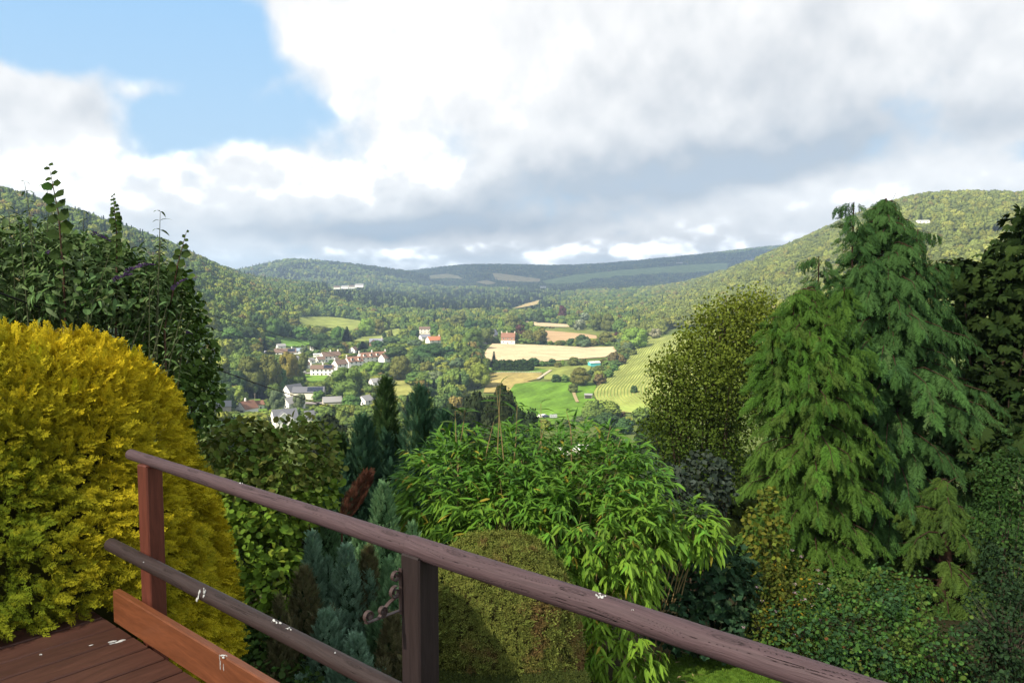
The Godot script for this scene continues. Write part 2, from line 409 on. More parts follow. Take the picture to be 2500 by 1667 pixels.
func build_terrain() -> void:
	var s := Shape.new()
	var noise := FastNoiseLite.new()
	noise.seed = 5
	noise.frequency = 0.01
	var angles := []
	for a in NA:
		angles.append(A0 + 1.7 * a / (NA - 1))
	for k in 14:
		angles.append(0.85 + 0.07 * (k + 1))
		angles.insert(0, -0.85 - 0.07 * (k + 1))
	for a in angles:
		for r in NR:
			var rr := exp(lnr0 + lnstep * r)
			var x: float = rr * sin(a)
			var z: float = -rr * cos(a)
			var q := 0.5 + 0.5 * noise.get_noise_2d(x, z)
			var col := Color(0.075, 0.11, 0.03).lerp(Color(0.12, 0.145, 0.042), q)
			if rr < 25.0:
				col = Color(0.045, 0.032, 0.02).lerp(Color(0.05, 0.06, 0.02), q * 0.5)
			s.vert(Vector3(x, height(x, z), z), Vector3.UP, col, Vector2(x, z))
	var cols := angles.size()
	for a in cols:
		for r in NR:
			var k := a * NR + r
			var da: Vector3 = s.v[mini(a + 1, cols - 1) * NR + r] - s.v[maxi(a - 1, 0) * NR + r]
			var dr: Vector3 = s.v[a * NR + mini(r + 1, NR - 1)] - s.v[a * NR + maxi(r - 1, 0)]
			s.n[k] = da.cross(dr).normalized()
			if s.n[k].y < 0: s.n[k] = -s.n[k]
	for a in cols - 1:
		for r in NR - 1:
			var k := a * NR + r
			s.ix.append_array([k, k + 1, k + NR, k + 1, k + NR + 1, k + NR])
	# the first triangle tells which way the sheet faces
	var nn := (s.v[s.ix[2]] - s.v[s.ix[0]]).cross(s.v[s.ix[1]] - s.v[s.ix[0]])
	if nn.y < 0:
		for i in range(0, s.ix.size(), 3):
			var t := s.ix[i + 1]; s.ix[i + 1] = s.ix[i + 2]; s.ix[i + 2] = t
	tag(part(self, "ground", s.mesh(), material("earth and grass", Color.WHITE, 0.95, 0.1)), "", "", "", "structure")

# ---------------------------------------------------------------- textures
func computed(w: int, h: int, f: Callable) -> ImageTexture:
	var im := Image.create(w, h, false, Image.FORMAT_RGB8)
	for y in h:
		for x in w:
			im.set_pixel(x, y, f.call(x, y))
	return ImageTexture.create_from_image(im)

func grey(k: float) -> Color:
	return Color(k, k, k)

func wave_noise(n: FastNoiseLite, x: float, y: float, w: float, h: float, fx: float, fy: float) -> float:
	# noise that repeats at the edges: two turns in four dimensions, flattened to 3-D pairs
	var a := TAU * x / w
	var b := TAU * y / h
	return n.get_noise_3d(fx * cos(a) + 40.0 + fy * cos(b) * 0.7, fx * sin(a) + fy * sin(b), fy * cos(b) * 0.7 + 90.0)

func wood_grain(cracked: bool) -> ImageTexture:
	var n := FastNoiseLite.new(); n.seed = 3; n.frequency = 1.0; n.fractal_octaves = 3
	var n2 := FastNoiseLite.new(); n2.seed = 8; n2.frequency = 1.0; n2.fractal_octaves = 2
	return computed(256, 1024, func(x, y):
		var u: float = x / 256.0
		var v: float = y / 1024.0
		var warp: float = 0.03 * sin(TAU * v * 2.0) + 0.02 * n2.get_noise_2d(u * 3.0, v * 6.0)
		var a := TAU * (u + warp)
		var g: float = n.get_noise_3d(3.2 * cos(a), 3.2 * sin(a), v * 5.0)
		var fine: float = n.get_noise_3d(14.0 * cos(a), 14.0 * sin(a), v * 26.0 + 30.0)
		var crack: float = absf(n2.get_noise_3d(2.6 * cos(a) + 7.0, 2.6 * sin(a), v * 2.2 + 60.0))
		var gate: float = smoothstep(-0.1, 0.25, n2.get_noise_3d(1.5 * cos(a), 1.5 * sin(a) + 20.0, v * 4.0))
		var knot := Vector2(fposmod(u * 3.0, 1.0) - 0.5, fposmod(v * 4.0 + floor(u * 3.0) * 0.37, 1.0) - 0.5)
		var ring: float = knot.length() * 26.0
		var k := 0.84 + 0.11 * g + 0.10 * fine
		if cracked and ring < 3.2: k *= 0.86 + 0.12 * sin(ring * 5.0)
		if not cracked: return grey(clampf(k, 0.0, 1.0))
		if crack < 0.012: k *= lerpf(1.0, 0.22, gate)
		elif crack < 0.024: k *= lerpf(1.0, 0.8, gate)
		return grey(clampf(k, 0.0, 1.0)))

func field_cover(style: String) -> ImageTexture:
	var n := FastNoiseLite.new(); n.seed = 21; n.frequency = 0.02; n.fractal_octaves = 4
	var n2 := FastNoiseLite.new(); n2.seed = 22; n2.frequency = 0.05
	return computed(256, 256, func(x, y):
		var k: float = 0.86 + 0.22 * n.get_noise_2d(x, y)
		if style == "wheat":
			k = 0.9 + 0.16 * n.get_noise_2d(x * 0.4, y * 3.0)
			var q := fposmod(y + 6.0 * n2.get_noise_2d(x * 0.3, y * 0.2), 32.0)
			if q < 2.2: k *= 0.86
			if absf(n2.get_noise_2d(x * 0.25 + 90.0, y * 1.6)) < 0.05: k *= 0.86
			return Color(k, k * (0.99 - 0.05 * (1 - k)), k * 0.97)
		if style == "furrow":
			k = 0.88 + 0.12 * n.get_noise_2d(x * 0.3, y * 2.0) + 0.10 * sin(TAU * y / 16.0)
		if style == "grass":
			k = 0.84 + 0.2 * n.get_noise_2d(x, y * 0.4) + 0.12 * n2.get_noise_2d(x * 2.0, y * 2.0)
		return Color(clampf(k * 1.02, 0, 1), clampf(k, 0, 1), clampf(k * 0.95, 0, 1)))

# ---------------------------------------------------------------- fields, roads, rows
func on_ground(poly: PackedVector2Array, step: float, lift: float, turn: float, scale: float) -> ArrayMesh:
	var s := Shape.new()
	var lo := poly[0]; var hi := poly[0]
	for p in poly:
		lo = lo.min(p); hi = hi.max(p)
	var nx := int(ceil((hi.x - lo.x) / step)); var ny := int(ceil((hi.y - lo.y) / step))
	for i in nx:
		for j in ny:
			var a := lo + Vector2(i, j) * step
			var cell := PackedVector2Array([a, a + Vector2(step, 0), a + Vector2(step, step), a + Vector2(0, step)])
			for piece in Geometry2D.intersect_polygons(cell, poly):
				var tris := Geometry2D.triangulate_polygon(piece)
				var k := s.v.size()
				for p in piece:
					var e := 1.5
					var nn := Vector3(height(p.x - e, p.y) - height(p.x + e, p.y), 2 * e, height(p.x, p.y - e) - height(p.x, p.y + e)).normalized()
					s.vert(Vector3(p.x, height(p.x, p.y) + lift, p.y), nn, Color.WHITE, p.rotated(turn) / scale)
				for t in range(0, tris.size(), 3):
					var q := [k + tris[t], k + tris[t + 1], k + tris[t + 2]]
					if (s.v[q[2]] - s.v[q[0]]).cross(s.v[q[1]] - s.v[q[0]]).y < 0:
						q = [q[0], q[2], q[1]]
					s.ix.append_array(q)
	return s.mesh()

func build_fields() -> void:
	var covers := {}
	for f in fields:
		var poly := PackedVector2Array(f[4])
		var c := Vector2.ZERO
		for p in poly: c += p / poly.size()
		var far := c.length()
		if not covers.has(f[3]): covers[f[3]] = field_cover(f[3])
		var m := StandardMaterial3D.new()
		m.resource_name = f[0]
		m.albedo_color = (f[2] as Color * 1.12).linear_to_srgb()
		m.albedo_texture = covers[f[3]]
		m.roughness = 0.95
		m.metallic_specular = 0.1
		m.cull_mode = BaseMaterial3D.CULL_DISABLED
		var o := part(self, (f[0] as String).trim_suffix("_001").trim_suffix("_002"), on_ground(poly, far * 0.02, 0.25 + far * 0.0006, -0.5, 90.0 * maxf(1.0, far / 1500.0)), m)
		tag(o, f[1], "", "", "structure")
	for r in [
	["lane", 5, Color(.16, .15, .15), [Vector2(-36.3, -802.0), Vector2(-32.4, -838.8), Vector2(-28.0, -877.2), Vector2(-23.6, -916.5), Vector2(-17.5, -943.4)]],
	["street", 7, Color(.30, .28, .25), [Vector2(-170.6, -642.2), Vector2(-159.3, -643.6), Vector2(-147.4, -646.6), Vector2(-137.6, -667.4)]],
	["street", 6, Color(.24, .22, .22), [Vector2(-136.7, -520.4), Vector2(-127.0, -517.0), Vector2(-120.7, -518.5), Vector2(-112.7, -519.1)]],
	["street", 6, Color(.30, .29, .28), [Vector2(-112.9, -612.6), Vector2(-110.0, -617.7), Vector2(-100.0, -635.5), Vector2(-95.6, -650.2)]],
	["track", 2.2, Color(.30, .24, .13), [Vector2(44.5, -581.9), Vector2(43.4, -560.3), Vector2(42.6, -542.9), Vector2(42.5, -527.3), Vector2(42.5, -513.5)]],
	["track", 2.5, Color(.42, .37, .27), [Vector2(19.9, -612.9), Vector2(26.2, -634.7), Vector2(32.1, -654.9)]]]:
		var s := Shape.new()
		var line: Array = []
		var src: Array = r[3]
		for i in src.size() - 1:
			for k in 6:
				line.append((src[i] as Vector2).lerp(src[i + 1], k / 6.0))
		line.append(src[-1])
		for i in line.size():
			var d: Vector2 = (line[mini(i + 1, line.size() - 1)] - line[maxi(i - 1, 0)]).normalized()
			var w: Vector2 = Vector2(-d.y, d.x) * r[1] * 0.5
			for sg in [-1.0, 1.0]:
				var p: Vector2 = line[i] + w * sg
				s.vert(Vector3(p.x, height(p.x, p.y) + 1.1, p.y), Vector3.UP, Color.WHITE, p)
			if i > 0:
				var k := s.v.size() - 4
				var q := [k, k + 1, k + 2, k + 1, k + 3, k + 2]
				if (s.v[k + 2] - s.v[k]).cross(s.v[k + 1] - s.v[k]).y < 0: q = [k, k + 2, k + 1, k + 1, k + 2, k + 3]
				s.ix.append_array(q)
		var o := part(self, r[0], s.mesh(), material("surface %s" % r[2], r[2], 0.9, 0.2))
		tag(o, "", "", "", "structure")
	# rows of the striped field: low ridges that follow its lower edge
	var guide: Array = [Vector2(168.3, -935.9), Vector2(149.4, -867.5), Vector2(121.8, -773.9), Vector2(100.0, -693.5), Vector2(82.8, -637.3), Vector2(70.2, -596.5), Vector2(61.0, -567.7), Vector2(57.0, -546.0), Vector2(55.9, -524.6), Vector2(58.6, -496.6), Vector2(67.2, -480.7), Vector2(76.7, -470.2), Vector2(94.7, -446.1), Vector2(109.5, -414.6)]
	var curve := Curve2D.new()
	for i in guide.size():
		var d: Vector2 = (guide[mini(i + 1, guide.size() - 1)] - guide[maxi(i - 1, 0)]) / 6.0
		curve.add_point(guide[i], -d, d)
	var poly := PackedVector2Array()
	for f in fields:
		if f[0] == "striped_field": poly = PackedVector2Array(f[4])
	var s := Shape.new()
	var length := curve.get_baked_length()
	var n := 110
	var wob := FastNoiseLite.new(); wob.seed = 4; wob.frequency = 0.02
	for k in 62:
		var off := 1.6 + k * 2.3
		var prev := []
		for i in n:
			var at := curve.sample_baked(length * i / (n - 1.0), true)
			var ah := curve.sample_baked(minf(length * i / (n - 1.0) + 8.0, length), true)
			var be := curve.sample_baked(maxf(length * i / (n - 1.0) - 8.0, 0.0), true)
			var d := (ah - be).normalized()
			var side := Vector2(-d.y, d.x)
			var out := side if (Vector2(125, -640) - at).dot(side) > 0 else -side
			var p := at + out * (off + wob.get_noise_2d(at.x, at.y) * 0.6)
			if not Geometry2D.is_point_in_polygon(p, poly):
				prev = []
				continue
			var g := height(p.x, p.y) + 0.6
			var o2 := out * 0.55
			var cur := [Vector3(p.x - o2.x, g, p.y - o2.y), Vector3(p.x, g + 0.5, p.y), Vector3(p.x + o2.x, g, p.y + o2.y)]
			if prev.size() and prev[1].distance_to(cur[1]) < 30.0:
				var col := Color(0.20, 0.26, 0.07) * (1.0 + 0.25 * wob.get_noise_2d(p.x * 3.0, k * 40.0))
				s.out_quad(prev[0], cur[0], cur[1], prev[1], Vector3.UP, col)
				s.out_quad(prev[1], cur[1], cur[2], prev[2], Vector3.UP, col)
			prev = cur
	var rows := part(self, "crop_rows", s.mesh(), material("crop rows", Color.WHITE, 0.9, 0.1))
	tag(rows, "curved rows of low green crop on the sloping striped field", "crop", "", "stuff")

# ---------------------------------------------------------------- trees of the valley
const TONES := {"green": Color(0.085, 0.155, 0.034), "olive": Color(0.135, 0.155, 0.040), "dark": Color(0.048, 0.092, 0.029), "lime": Color(0.18, 0.26, 0.045), "yellow": Color(0.18, 0.18, 0.040), "grey": Color(0.11, 0.15, 0.075), "white": Color(0.30, 0.33, 0.22), "copper": Color(0.07, 0.028, 0.028), "brown": Color(0.115, 0.095, 0.042), "bluegrey": Color(0.075, 0.105, 0.085), "near": Color(0.045, 0.070, 0.026)}

func crown(kind: String, sd: int, quads: int, size: float) -> ArrayMesh:
	# a crown one metre high and one metre wide; its colours vary from clump to clump
	var r := RandomNumberGenerator.new()
	r.seed = sd
	var s := Shape.new()
	if kind == "cone":
		for i in quads:
			var y := pow(r.randf(), 1.35)
			var a := r.randf() * TAU
			var rad := 0.5 * (1.0 - y) * r.randf_range(0.75, 1.08) + 0.01
			var d := Vector3(cos(a), 0, sin(a))
			var p := d * rad + Vector3(0, 0.04 + y * 0.94, 0)
			var tip := (d + Vector3(0, -0.55 + y * 0.9, 0)).normalized()
			var side := tip.cross(Vector3.UP).normalized() * size * (0.5 + 0.5 * (1 - y))
			var k := 1.0 + r.randf_range(-0.3, 0.3)
			var col := Color(k, k, k)
			var b := s.v.size()
			var nn := (d + Vector3(0, 0.45, 0)).normalized()
			for q in [p - tip * size * 0.7 - side * 0.5, p - tip * size * 0.7 + side * 0.5, p + tip * size * 0.9 + side * 0.25, p + tip * size * 0.9 - side * 0.25]:
				s.vert(q, nn, col)
			s.ix.append_array([b, b + 1, b + 2, b, b + 2, b + 3])
		s.tube([Vector3(0, 0, 0), Vector3(0, 0.5, 0), Vector3(0, 0.93, 0)], [0.36, 0.19, 0.01], 8, Color(0.55, 0.6, 0.55), false)
		return s.mesh()
	var lobes := []
	var mid := {"round": 0.50, "oval": 0.52, "bush": 0.42, "column": 0.53, "willow": 0.48}[kind] as float
	var tall := {"round": 0.49, "oval": 0.47, "bush": 0.56, "column": 0.47, "willow": 0.52}[kind] as float
	var count := 22 if kind != "column" else 12
	for i in count:
		var a := i * 2.4 + r.randf() * 0.8
		var h := r.randf_range(-0.95, 0.95)
		var w := sqrt(maxf(0.0, 1 - h * h)) * r.randf_range(0.45, 0.78)
		var rad := r.randf_range(0.13, 0.22) * (1.0 - 0.25 * maxf(h, 0.0))
		lobes.append([Vector3(cos(a) * w * 0.5 * 0.86, mid + h * tall * 0.74, sin(a) * w * 0.5 * 0.86), rad, r.randf_range(0.82, 1.16)])
	lobes.append([Vector3(0, mid, 0), 0.30, 0.9])
	lobes.append([Vector3(0.05, mid - 0.2, 0), 0.26, 0.9])
	for l in lobes:
		s.ball(l[0], Vector3.ONE * l[1] * 0.86, Color(0.8, 0.8, 0.8) * l[2], 5, 7, 0.18, r)
	for i in quads:
		var l: Array = lobes[i % lobes.size()]
		var d := Vector3(r.randfn(), r.randfn() + 0.35, r.randfn()).normalized()
		var p: Vector3 = l[0] + d * l[1] * r.randf_range(0.86, 1.16)
		if kind == "willow": d = (d + Vector3(0, -0.7, 0)).normalized()
		var t1 := d.cross(Vector3(r.randfn(), r.randfn(), r.randfn())).normalized()
		var t2 := (d + Vector3(r.randfn(), r.randfn(), r.randfn()) * 0.6).cross(t1).normalized()
		var k: float = l[2] * (1.0 + r.randf_range(-0.28, 0.28))
		var col := Color(k * r.randf_range(0.94, 1.1), k, k)
		var z := size * r.randf_range(0.6, 1.3)
		var nn := (d + t1.cross(t2) * 0.25 * (1 if t1.cross(t2).dot(d) > 0 else -1)).normalized()
		var b := s.v.size()
		for q in [p - t1 * z * 0.5 - t2 * z * 0.35, p - t1 * z * 0.35 + t2 * z * 0.45, p + t1 * z * 0.5 + t2 * z * 0.3, p + t1 * z * 0.3 - t2 * z * 0.5]:
			s.vert(q, nn, col)
		s.ix.append_array([b, b + 1, b + 2, b, b + 2, b + 3])
	return s.mesh()

func trunk_mesh(kind: String) -> ArrayMesh:
	var s := Shape.new()
	s.tube([Vector3(0, -0.03, 0), Vector3(0.01, 0.12, 0), Vector3(0.0, 0.3, 0.01), Vector3(0.02, 0.55, 0)], [0.055, 0.04, 0.032, 0.012], 6)
	if kind != "cone":
		for k in 4:
			var a := k * 1.7
			s.tube([Vector3(0, 0.2 + 0.05 * k, 0), Vector3(cos(a) * 0.14, 0.36 + 0.04 * k, sin(a) * 0.14), Vector3(cos(a) * 0.28, 0.5 + 0.05 * k, sin(a) * 0.28)], [0.022, 0.016, 0.006], 5)
	return s.mesh()

var crowns := {}
func crown_of(kind: String, fine: bool, k: int) -> ArrayMesh:
	var key := "%s %s %d" % [kind, fine, k]
	if not crowns.has(key):
		var big := kind in ["cone"]
		crowns[key] = crown(kind, 11 + k * 7 + kind.length() * 31, (6500 if fine else 1800), (0.036 if fine else 0.066) * (1.25 if big else 1.0))
	return crowns[key]

func build_trees() -> void:
	var bark := material("tree bark", Color(0.06, 0.045, 0.03), 0.9, 0.2)
	var trunks := {"cone": trunk_mesh("cone"), "round": trunk_mesh("round")}
	var i := 0
	for t in [
	["broadleaf_tree", "broad olive tree at the left end of the tall clump above the red roofed cottage", "tree", "tall trees left of the village", "round", "olive", Vector3(-179.54, -74.94, -542.60), 27.3, 20.6],
	["broadleaf_tree", "tall olive tree in the middle of the clump above the cottage lawn", "tree", "tall trees left of the village", "oval", "olive", Vector3(-169.20, -76.11, -550.86), 29.2, 19.5],
	["broadleaf_tree", "yellowish tree at the right end of the tall clump left of the village", "tree", "tall trees left of the village", "round", "yellow", Vector3(-164.48, -74.54, -583.47), 26.2, 18.3],
	["broadleaf_tree", "mid green rounded tree in front of the tall olive clump", "tree", "tall trees left of the village", "round", "green", Vector3(-164.20, -76.12, -556.10), 19.9, 15.3],
	["slender_tree", "small pale yellow-green tree standing against the dark foot of the clump", "tree", "tall trees left of the village", "column", "lime", Vector3(-178.67, -73.82, -580.93), 10.4, 6.8],
	["broadleaf_tree", "dark green tree on the slope left of the tall olive clump", "tree", "tall trees left of the village", "round", "dark", Vector3(-186.41, -73.25, -535.67), 17.0, 15.4],
	["broadleaf_tree", "dark low tree at the foot of the tall olive clump", "tree", "tall trees left of the village", "round", "dark", Vector3(-173.68, -75.92, -544.37), 15.2, 14.2],
	["broadleaf_tree", "drooping yellow-green tree beside the village green", "tree", "tall trees left of the village", "round", "olive", Vector3(-160.57, -74.06, -591.85), 16.4, 10.1],
	["broadleaf_tree", "grey-green tree in front of the white house with the grey roof", "tree", "trees in the village gardens", "oval", "grey", Vector3(-148.34, -79.12, -499.36), 14.3, 12.4],
	["slender_tree", "thin dark tree before the barn with the black solar panels", "tree", "trees in the village gardens", "column", "grey", Vector3(-133.48, -78.70, -496.79), 12.9, 9.1],
	["broadleaf_tree", "big spreading green oak in front of the white terrace", "tree", "trees in the village gardens", "round", "green", Vector3(-110.31, -76.78, -525.96), 23.0, 28.9],
	["broadleaf_tree", "bright lime green round tree below the red-brown terrace", "tree", "trees in the village gardens", "round", "lime", Vector3(-109.46, -73.76, -618.21), 15.1, 20.6],
	["slender_tree", "slim birch left of the white terrace with blue panels", "tree", "trees in the village gardens", "column", "olive", Vector3(-171.90, -71.82, -651.71), 16.8, 11.1],
	["slender_tree", "small grey birch beside the bungalow", "tree", "trees in the village gardens", "column", "grey", Vector3(-203.53, -68.02, -776.80), 9.7, 8.1],
	["bush", "dark clipped shrub against the white terrace wall", "bush", "trees in the village gardens", "bush", "dark", Vector3(-148.00, -72.04, -640.91), 2.7, 3.0],
	["bush", "garden bush between the white gabled house and the semi-detached pair", "bush", "trees in the village gardens", "bush", "green", Vector3(-160.10, -70.96, -706.01), 5.1, 8.3],
	["broadleaf_tree", "low green tree right of the barn with black panels", "tree", "trees in the village gardens", "round", "green", Vector3(-127.92, -77.21, -524.18), 8.4, 10.3],
	["bush", "bright green shrub on the cottage lawn", "bush", "trees in the village gardens", "bush", "green", Vector3(-162.83, -78.43, -511.94), 5.1, 6.7],
	["conifer", "tall dark cone shaped conifer behind the village", "tree", "trees behind the village", "cone", "dark", Vector3(-172.57, -69.69, -831.86), 26.2, 18.5],
	["broadleaf_tree", "fresh green round tree left of the tall dark conifer", "tree", "trees behind the village", "round", "green", Vector3(-185.25, -69.02, -850.11), 25.7, 18.9],
	["broadleaf_tree", "dark spreading tree behind the semi-detached houses", "tree", "trees behind the village", "round", "dark", Vector3(-192.95, -68.64, -807.40), 19.7, 25.3],
	["broadleaf_tree", "dark green tree behind the white gabled cottage roofs", "tree", "trees behind the village", "round", "dark", Vector3(-178.43, -69.61, -794.51), 16.2, 22.9],
	["conifer", "dark green pointed tree behind the stepped terrace", "tree", "trees behind the village", "cone", "dark", Vector3(-151.79, -70.32, -808.25), 13.1, 14.8],
	["broadleaf_tree", "dark tree in front of the brick house", "tree", "trees behind the village", "round", "dark", Vector3(-141.50, -69.99, -835.43), 12.1, 16.4],
	["slender_tree", "narrow dark tree right of the brick house", "tree", "trees behind the village", "column", "dark", Vector3(-154.41, -67.17, -964.98), 10.1, 6.9],
	["slender_tree", "narrow olive tree in the strip of light meadow", "tree", "trees behind the village", "column", "olive", Vector3(-147.14, -67.03, -963.00), 12.7, 7.6],
	["broadleaf_tree", "pale green round tree left of the hillside villa", "tree", "trees behind the village", "round", "lime", Vector3(-130.99, -66.24, -969.76), 12.7, 15.9],
	["broadleaf_tree", "dark round tree just left of the hillside villa", "tree", "trees behind the village", "round", "dark", Vector3(-116.20, -66.29, -952.65), 12.5, 16.2],
	["broadleaf_tree", "light green tree right of the hillside villa", "tree", "trees behind the village", "oval", "green", Vector3(-93.96, -64.86, -968.28), 17.8, 14.6],
	["broadleaf_tree", "dark round tree right of the brick house", "tree", "trees behind the village", "round", "dark", Vector3(-131.33, -69.01, -877.74), 11.5, 25.3],
	["broadleaf_tree", "mid green tree below the hillside villa", "tree", "trees behind the village", "round", "green", Vector3(-115.71, -68.62, -872.90), 10.3, 24.0],
	["broadleaf_tree", "bluish green tree below the white villa annexe", "tree", "trees behind the village", "round", "grey", Vector3(-103.40, -68.76, -847.01), 10.6, 17.7],
	["broadleaf_tree", "dark tree below the red roofed farmhouse", "tree", "trees behind the village", "round", "dark", Vector3(-79.45, -68.47, -817.70), 9.2, 22.5],
	["broadleaf_tree", "large olive-grey round tree right of the stepped terrace", "tree", "parkland trees right of the village", "round", "olive", Vector3(-87.33, -74.38, -619.95), 20.5, 18.7],
	["broadleaf_tree", "large dark oak behind the stepped terrace end", "tree", "parkland trees right of the village", "round", "dark", Vector3(-105.38, -71.40, -728.88), 15.9, 26.7],
	["broadleaf_tree", "widest dark tree in the group right of the village", "tree", "parkland trees right of the village", "round", "dark", Vector3(-73.67, -71.31, -709.34), 19.2, 31.6],
	["willow_tree", "pale grey-green willow right of the village", "tree", "parkland trees right of the village", "willow", "grey", Vector3(-57.41, -73.06, -651.21), 12.5, 18.7],
	["broadleaf_tree", "small olive round tree beside the large olive-grey one", "tree", "parkland trees right of the village", "round", "olive", Vector3(-68.70, -73.91, -636.61), 13.9, 12.5],
	["broadleaf_tree", "dark tree squeezed between the olive round tree and the wide dark one", "tree", "parkland trees right of the village", "round", "dark", Vector3(-83.70, -72.35, -684.37), 12.6, 14.3],
	["broadleaf_tree", "dark tree beside the lane with parked vehicles", "tree", "parkland trees right of the village", "round", "dark", Vector3(-59.44, -69.75, -741.64), 12.7, 16.5],
	["broadleaf_tree", "green tree at the yellowish grass strip", "tree", "parkland trees right of the village", "round", "green", Vector3(-75.19, -75.23, -600.93), 10.3, 14.2],
	["broadleaf_tree", "grey-green tree below the pale willow", "tree", "parkland trees right of the village", "round", "grey", Vector3(-58.65, -75.34, -601.81), 11.2, 17.3],
	["broadleaf_tree", "green tree behind the dark garden cypresses", "tree", "parkland trees right of the village", "round", "green", Vector3(-95.15, -76.99, -522.67), 11.8, 13.0],
	["broadleaf_tree", "green tree below the big spreading oak", "tree", "parkland trees right of the village", "round", "green", Vector3(-100.10, -77.65, -492.34), 10.5, 13.5],
	["broadleaf_tree", "green tree at the left corner of the upper meadow", "tree", "hedgerow trees round the left meadows", "round", "green", Vector3(-254.69, -56.58, -848.15), 21.1, 18.9],
	["broadleaf_tree", "dark upright tree over the left pasture", "tree", "hedgerow trees round the left meadows", "oval", "dark", Vector3(-247.70, -58.84, -864.44), 21.6, 14.7],
	["broadleaf_tree", "olive tree on the left edge of the upper meadow", "tree", "hedgerow trees round the left meadows", "round", "olive", Vector3(-266.06, -54.88, -971.55), 14.0, 19.1],
	["broadleaf_tree", "green round tree between the upper meadow and the left pasture", "tree", "hedgerow trees round the left meadows", "round", "green", Vector3(-236.01, -62.18, -895.25), 15.3, 22.3],
	["broadleaf_tree", "olive spreading tree along the lower edge of the upper meadow", "tree", "hedgerow trees round the left meadows", "round", "olive", Vector3(-230.18, -63.87, -954.01), 14.0, 26.2],
	["broadleaf_tree", "small dark tree above the left pasture", "tree", "hedgerow trees round the left meadows", "round", "dark", Vector3(-225.94, -64.32, -892.39), 9.4, 14.0],
	["bush", "dark round bush alone in the left pasture", "bush", "hedgerow trees round the left meadows", "bush", "dark", Vector3(-238.19, -61.68, -806.72), 8.0, 9.5],
	["broadleaf_tree", "pale tall tree at the right corner of the upper meadow", "tree", "hedgerow trees round the left meadows", "round", "lime", Vector3(-183.81, -66.31, -1008.54), 24.5, 23.7],
	["broadleaf_tree", "yellowish tree right of the upper meadow", "tree", "hedgerow trees round the left meadows", "round", "yellow", Vector3(-172.79, -65.30, -1033.75), 21.0, 18.9],
	["broadleaf_tree", "dark round tree at the foot of the wood, left of the upper meadow", "tree", "hedgerow trees round the left meadows", "round", "dark", Vector3(-275.53, -48.46, -861.82), 18.1, 16.9],
	["broadleaf_tree", "blackish green tree left of the left pasture", "tree", "hedgerow trees round the left meadows", "round", "dark", Vector3(-250.04, -57.43, -759.17), 19.0, 20.9],
	["broadleaf_tree", "green rounded tree high on the slope left of the left pasture", "tree", "hedgerow trees round the left meadows", "round", "green", Vector3(-250.87, -54.58, -710.65), 16.8, 24.2],
	["broadleaf_tree", "yellowish tree left of the white bungalow", "tree", "hedgerow trees round the left meadows", "round", "yellow", Vector3(-229.53, -64.18, -713.21), 12.7, 14.0],
	["broadleaf_tree", "low olive tree in front of the white bungalow", "tree", "hedgerow trees round the left meadows", "round", "olive", Vector3(-222.98, -65.89, -731.68), 5.8, 12.4],
	["broadleaf_tree", "green round tree left of the lane to the red house", "tree", "trees by the red house", "round", "green", Vector3(-39.30, -67.03, -813.42), 23.5, 24.5],
	["broadleaf_tree", "olive tree beside the barn at the lane", "tree", "trees by the red house", "round", "olive", Vector3(-27.16, -64.92, -869.70), 18.9, 18.2],
	["broadleaf_tree", "dark copper red tree right of the red house", "tree", "trees by the red house", "round", "copper", Vector3(9.15, -63.57, -906.34), 18.4, 16.6],
	["broadleaf_tree", "left of the two rounded olive trees at the wheat field edge", "tree", "trees by the red house", "oval", "olive", Vector3(17.95, -64.47, -871.23), 15.5, 14.8],
	["broadleaf_tree", "right of the two rounded olive trees at the wheat field edge", "tree", "trees by the red house", "oval", "olive", Vector3(30.70, -64.76, -860.20), 18.6, 16.9],
	["slender_tree", "tall slender yellow-green tree behind the red house", "tree", "trees by the red house", "column", "lime", Vector3(-13.51, -62.47, -1000.41), 20.3, 9.2],
	["broadleaf_tree", "large olive tree behind the red house", "tree", "trees by the red house", "round", "olive", Vector3(0.27, -62.31, -1029.34), 23.6, 25.6],
	["broadleaf_tree", "dark tree behind the grey roofed barn", "tree", "trees by the red house", "round", "dark", Vector3(-33.63, -62.74, -994.40), 20.9, 19.5],
	["broadleaf_tree", "small purple tree beside the grey roofed barn", "tree", "trees by the red house", "round", "copper", Vector3(-19.82, -62.79, -956.52), 8.8, 7.5],
	["broadleaf_tree", "dark green tree left of the grey roofed barn", "tree", "trees by the red house", "round", "dark", Vector3(-51.74, -62.89, -1017.26), 18.7, 24.0],
	["broadleaf_tree", "olive tree on the left above the lane", "tree", "trees by the red house", "round", "olive", Vector3(-73.33, -62.48, -1101.60), 21.7, 27.4],
	["broadleaf_tree", "pale bush-like tree left of the small straw field", "tree", "trees by the red house", "round", "lime", Vector3(26.70, -62.07, -1119.85), 10.3, 13.2],
	["broadleaf_tree", "dull red upright tree behind the small straw field", "tree", "trees round the far straw field", "oval", "copper", Vector3(81.32, -61.56, -1288.41), 27.8, 16.0],
	["willow_tree", "whitish green willow right of the small straw field", "tree", "trees round the far straw field", "willow", "white", Vector3(107.03, -60.01, -1164.00), 18.3, 22.8],
	["willow_tree", "lower pale willow at the end of the small straw field", "tree", "trees round the far straw field", "willow", "white", Vector3(87.89, -60.04, -1036.57), 15.0, 20.3],
	["broadleaf_tree", "blue-green round tree behind the small straw field", "tree", "trees round the far straw field", "round", "green", Vector3(60.63, -61.89, -1261.50), 23.1, 24.8],
	["broadleaf_tree", "dark tree at the left behind the small straw field", "tree", "trees round the far straw field", "round", "dark", Vector3(43.45, -62.14, -1266.41), 21.6, 21.5],
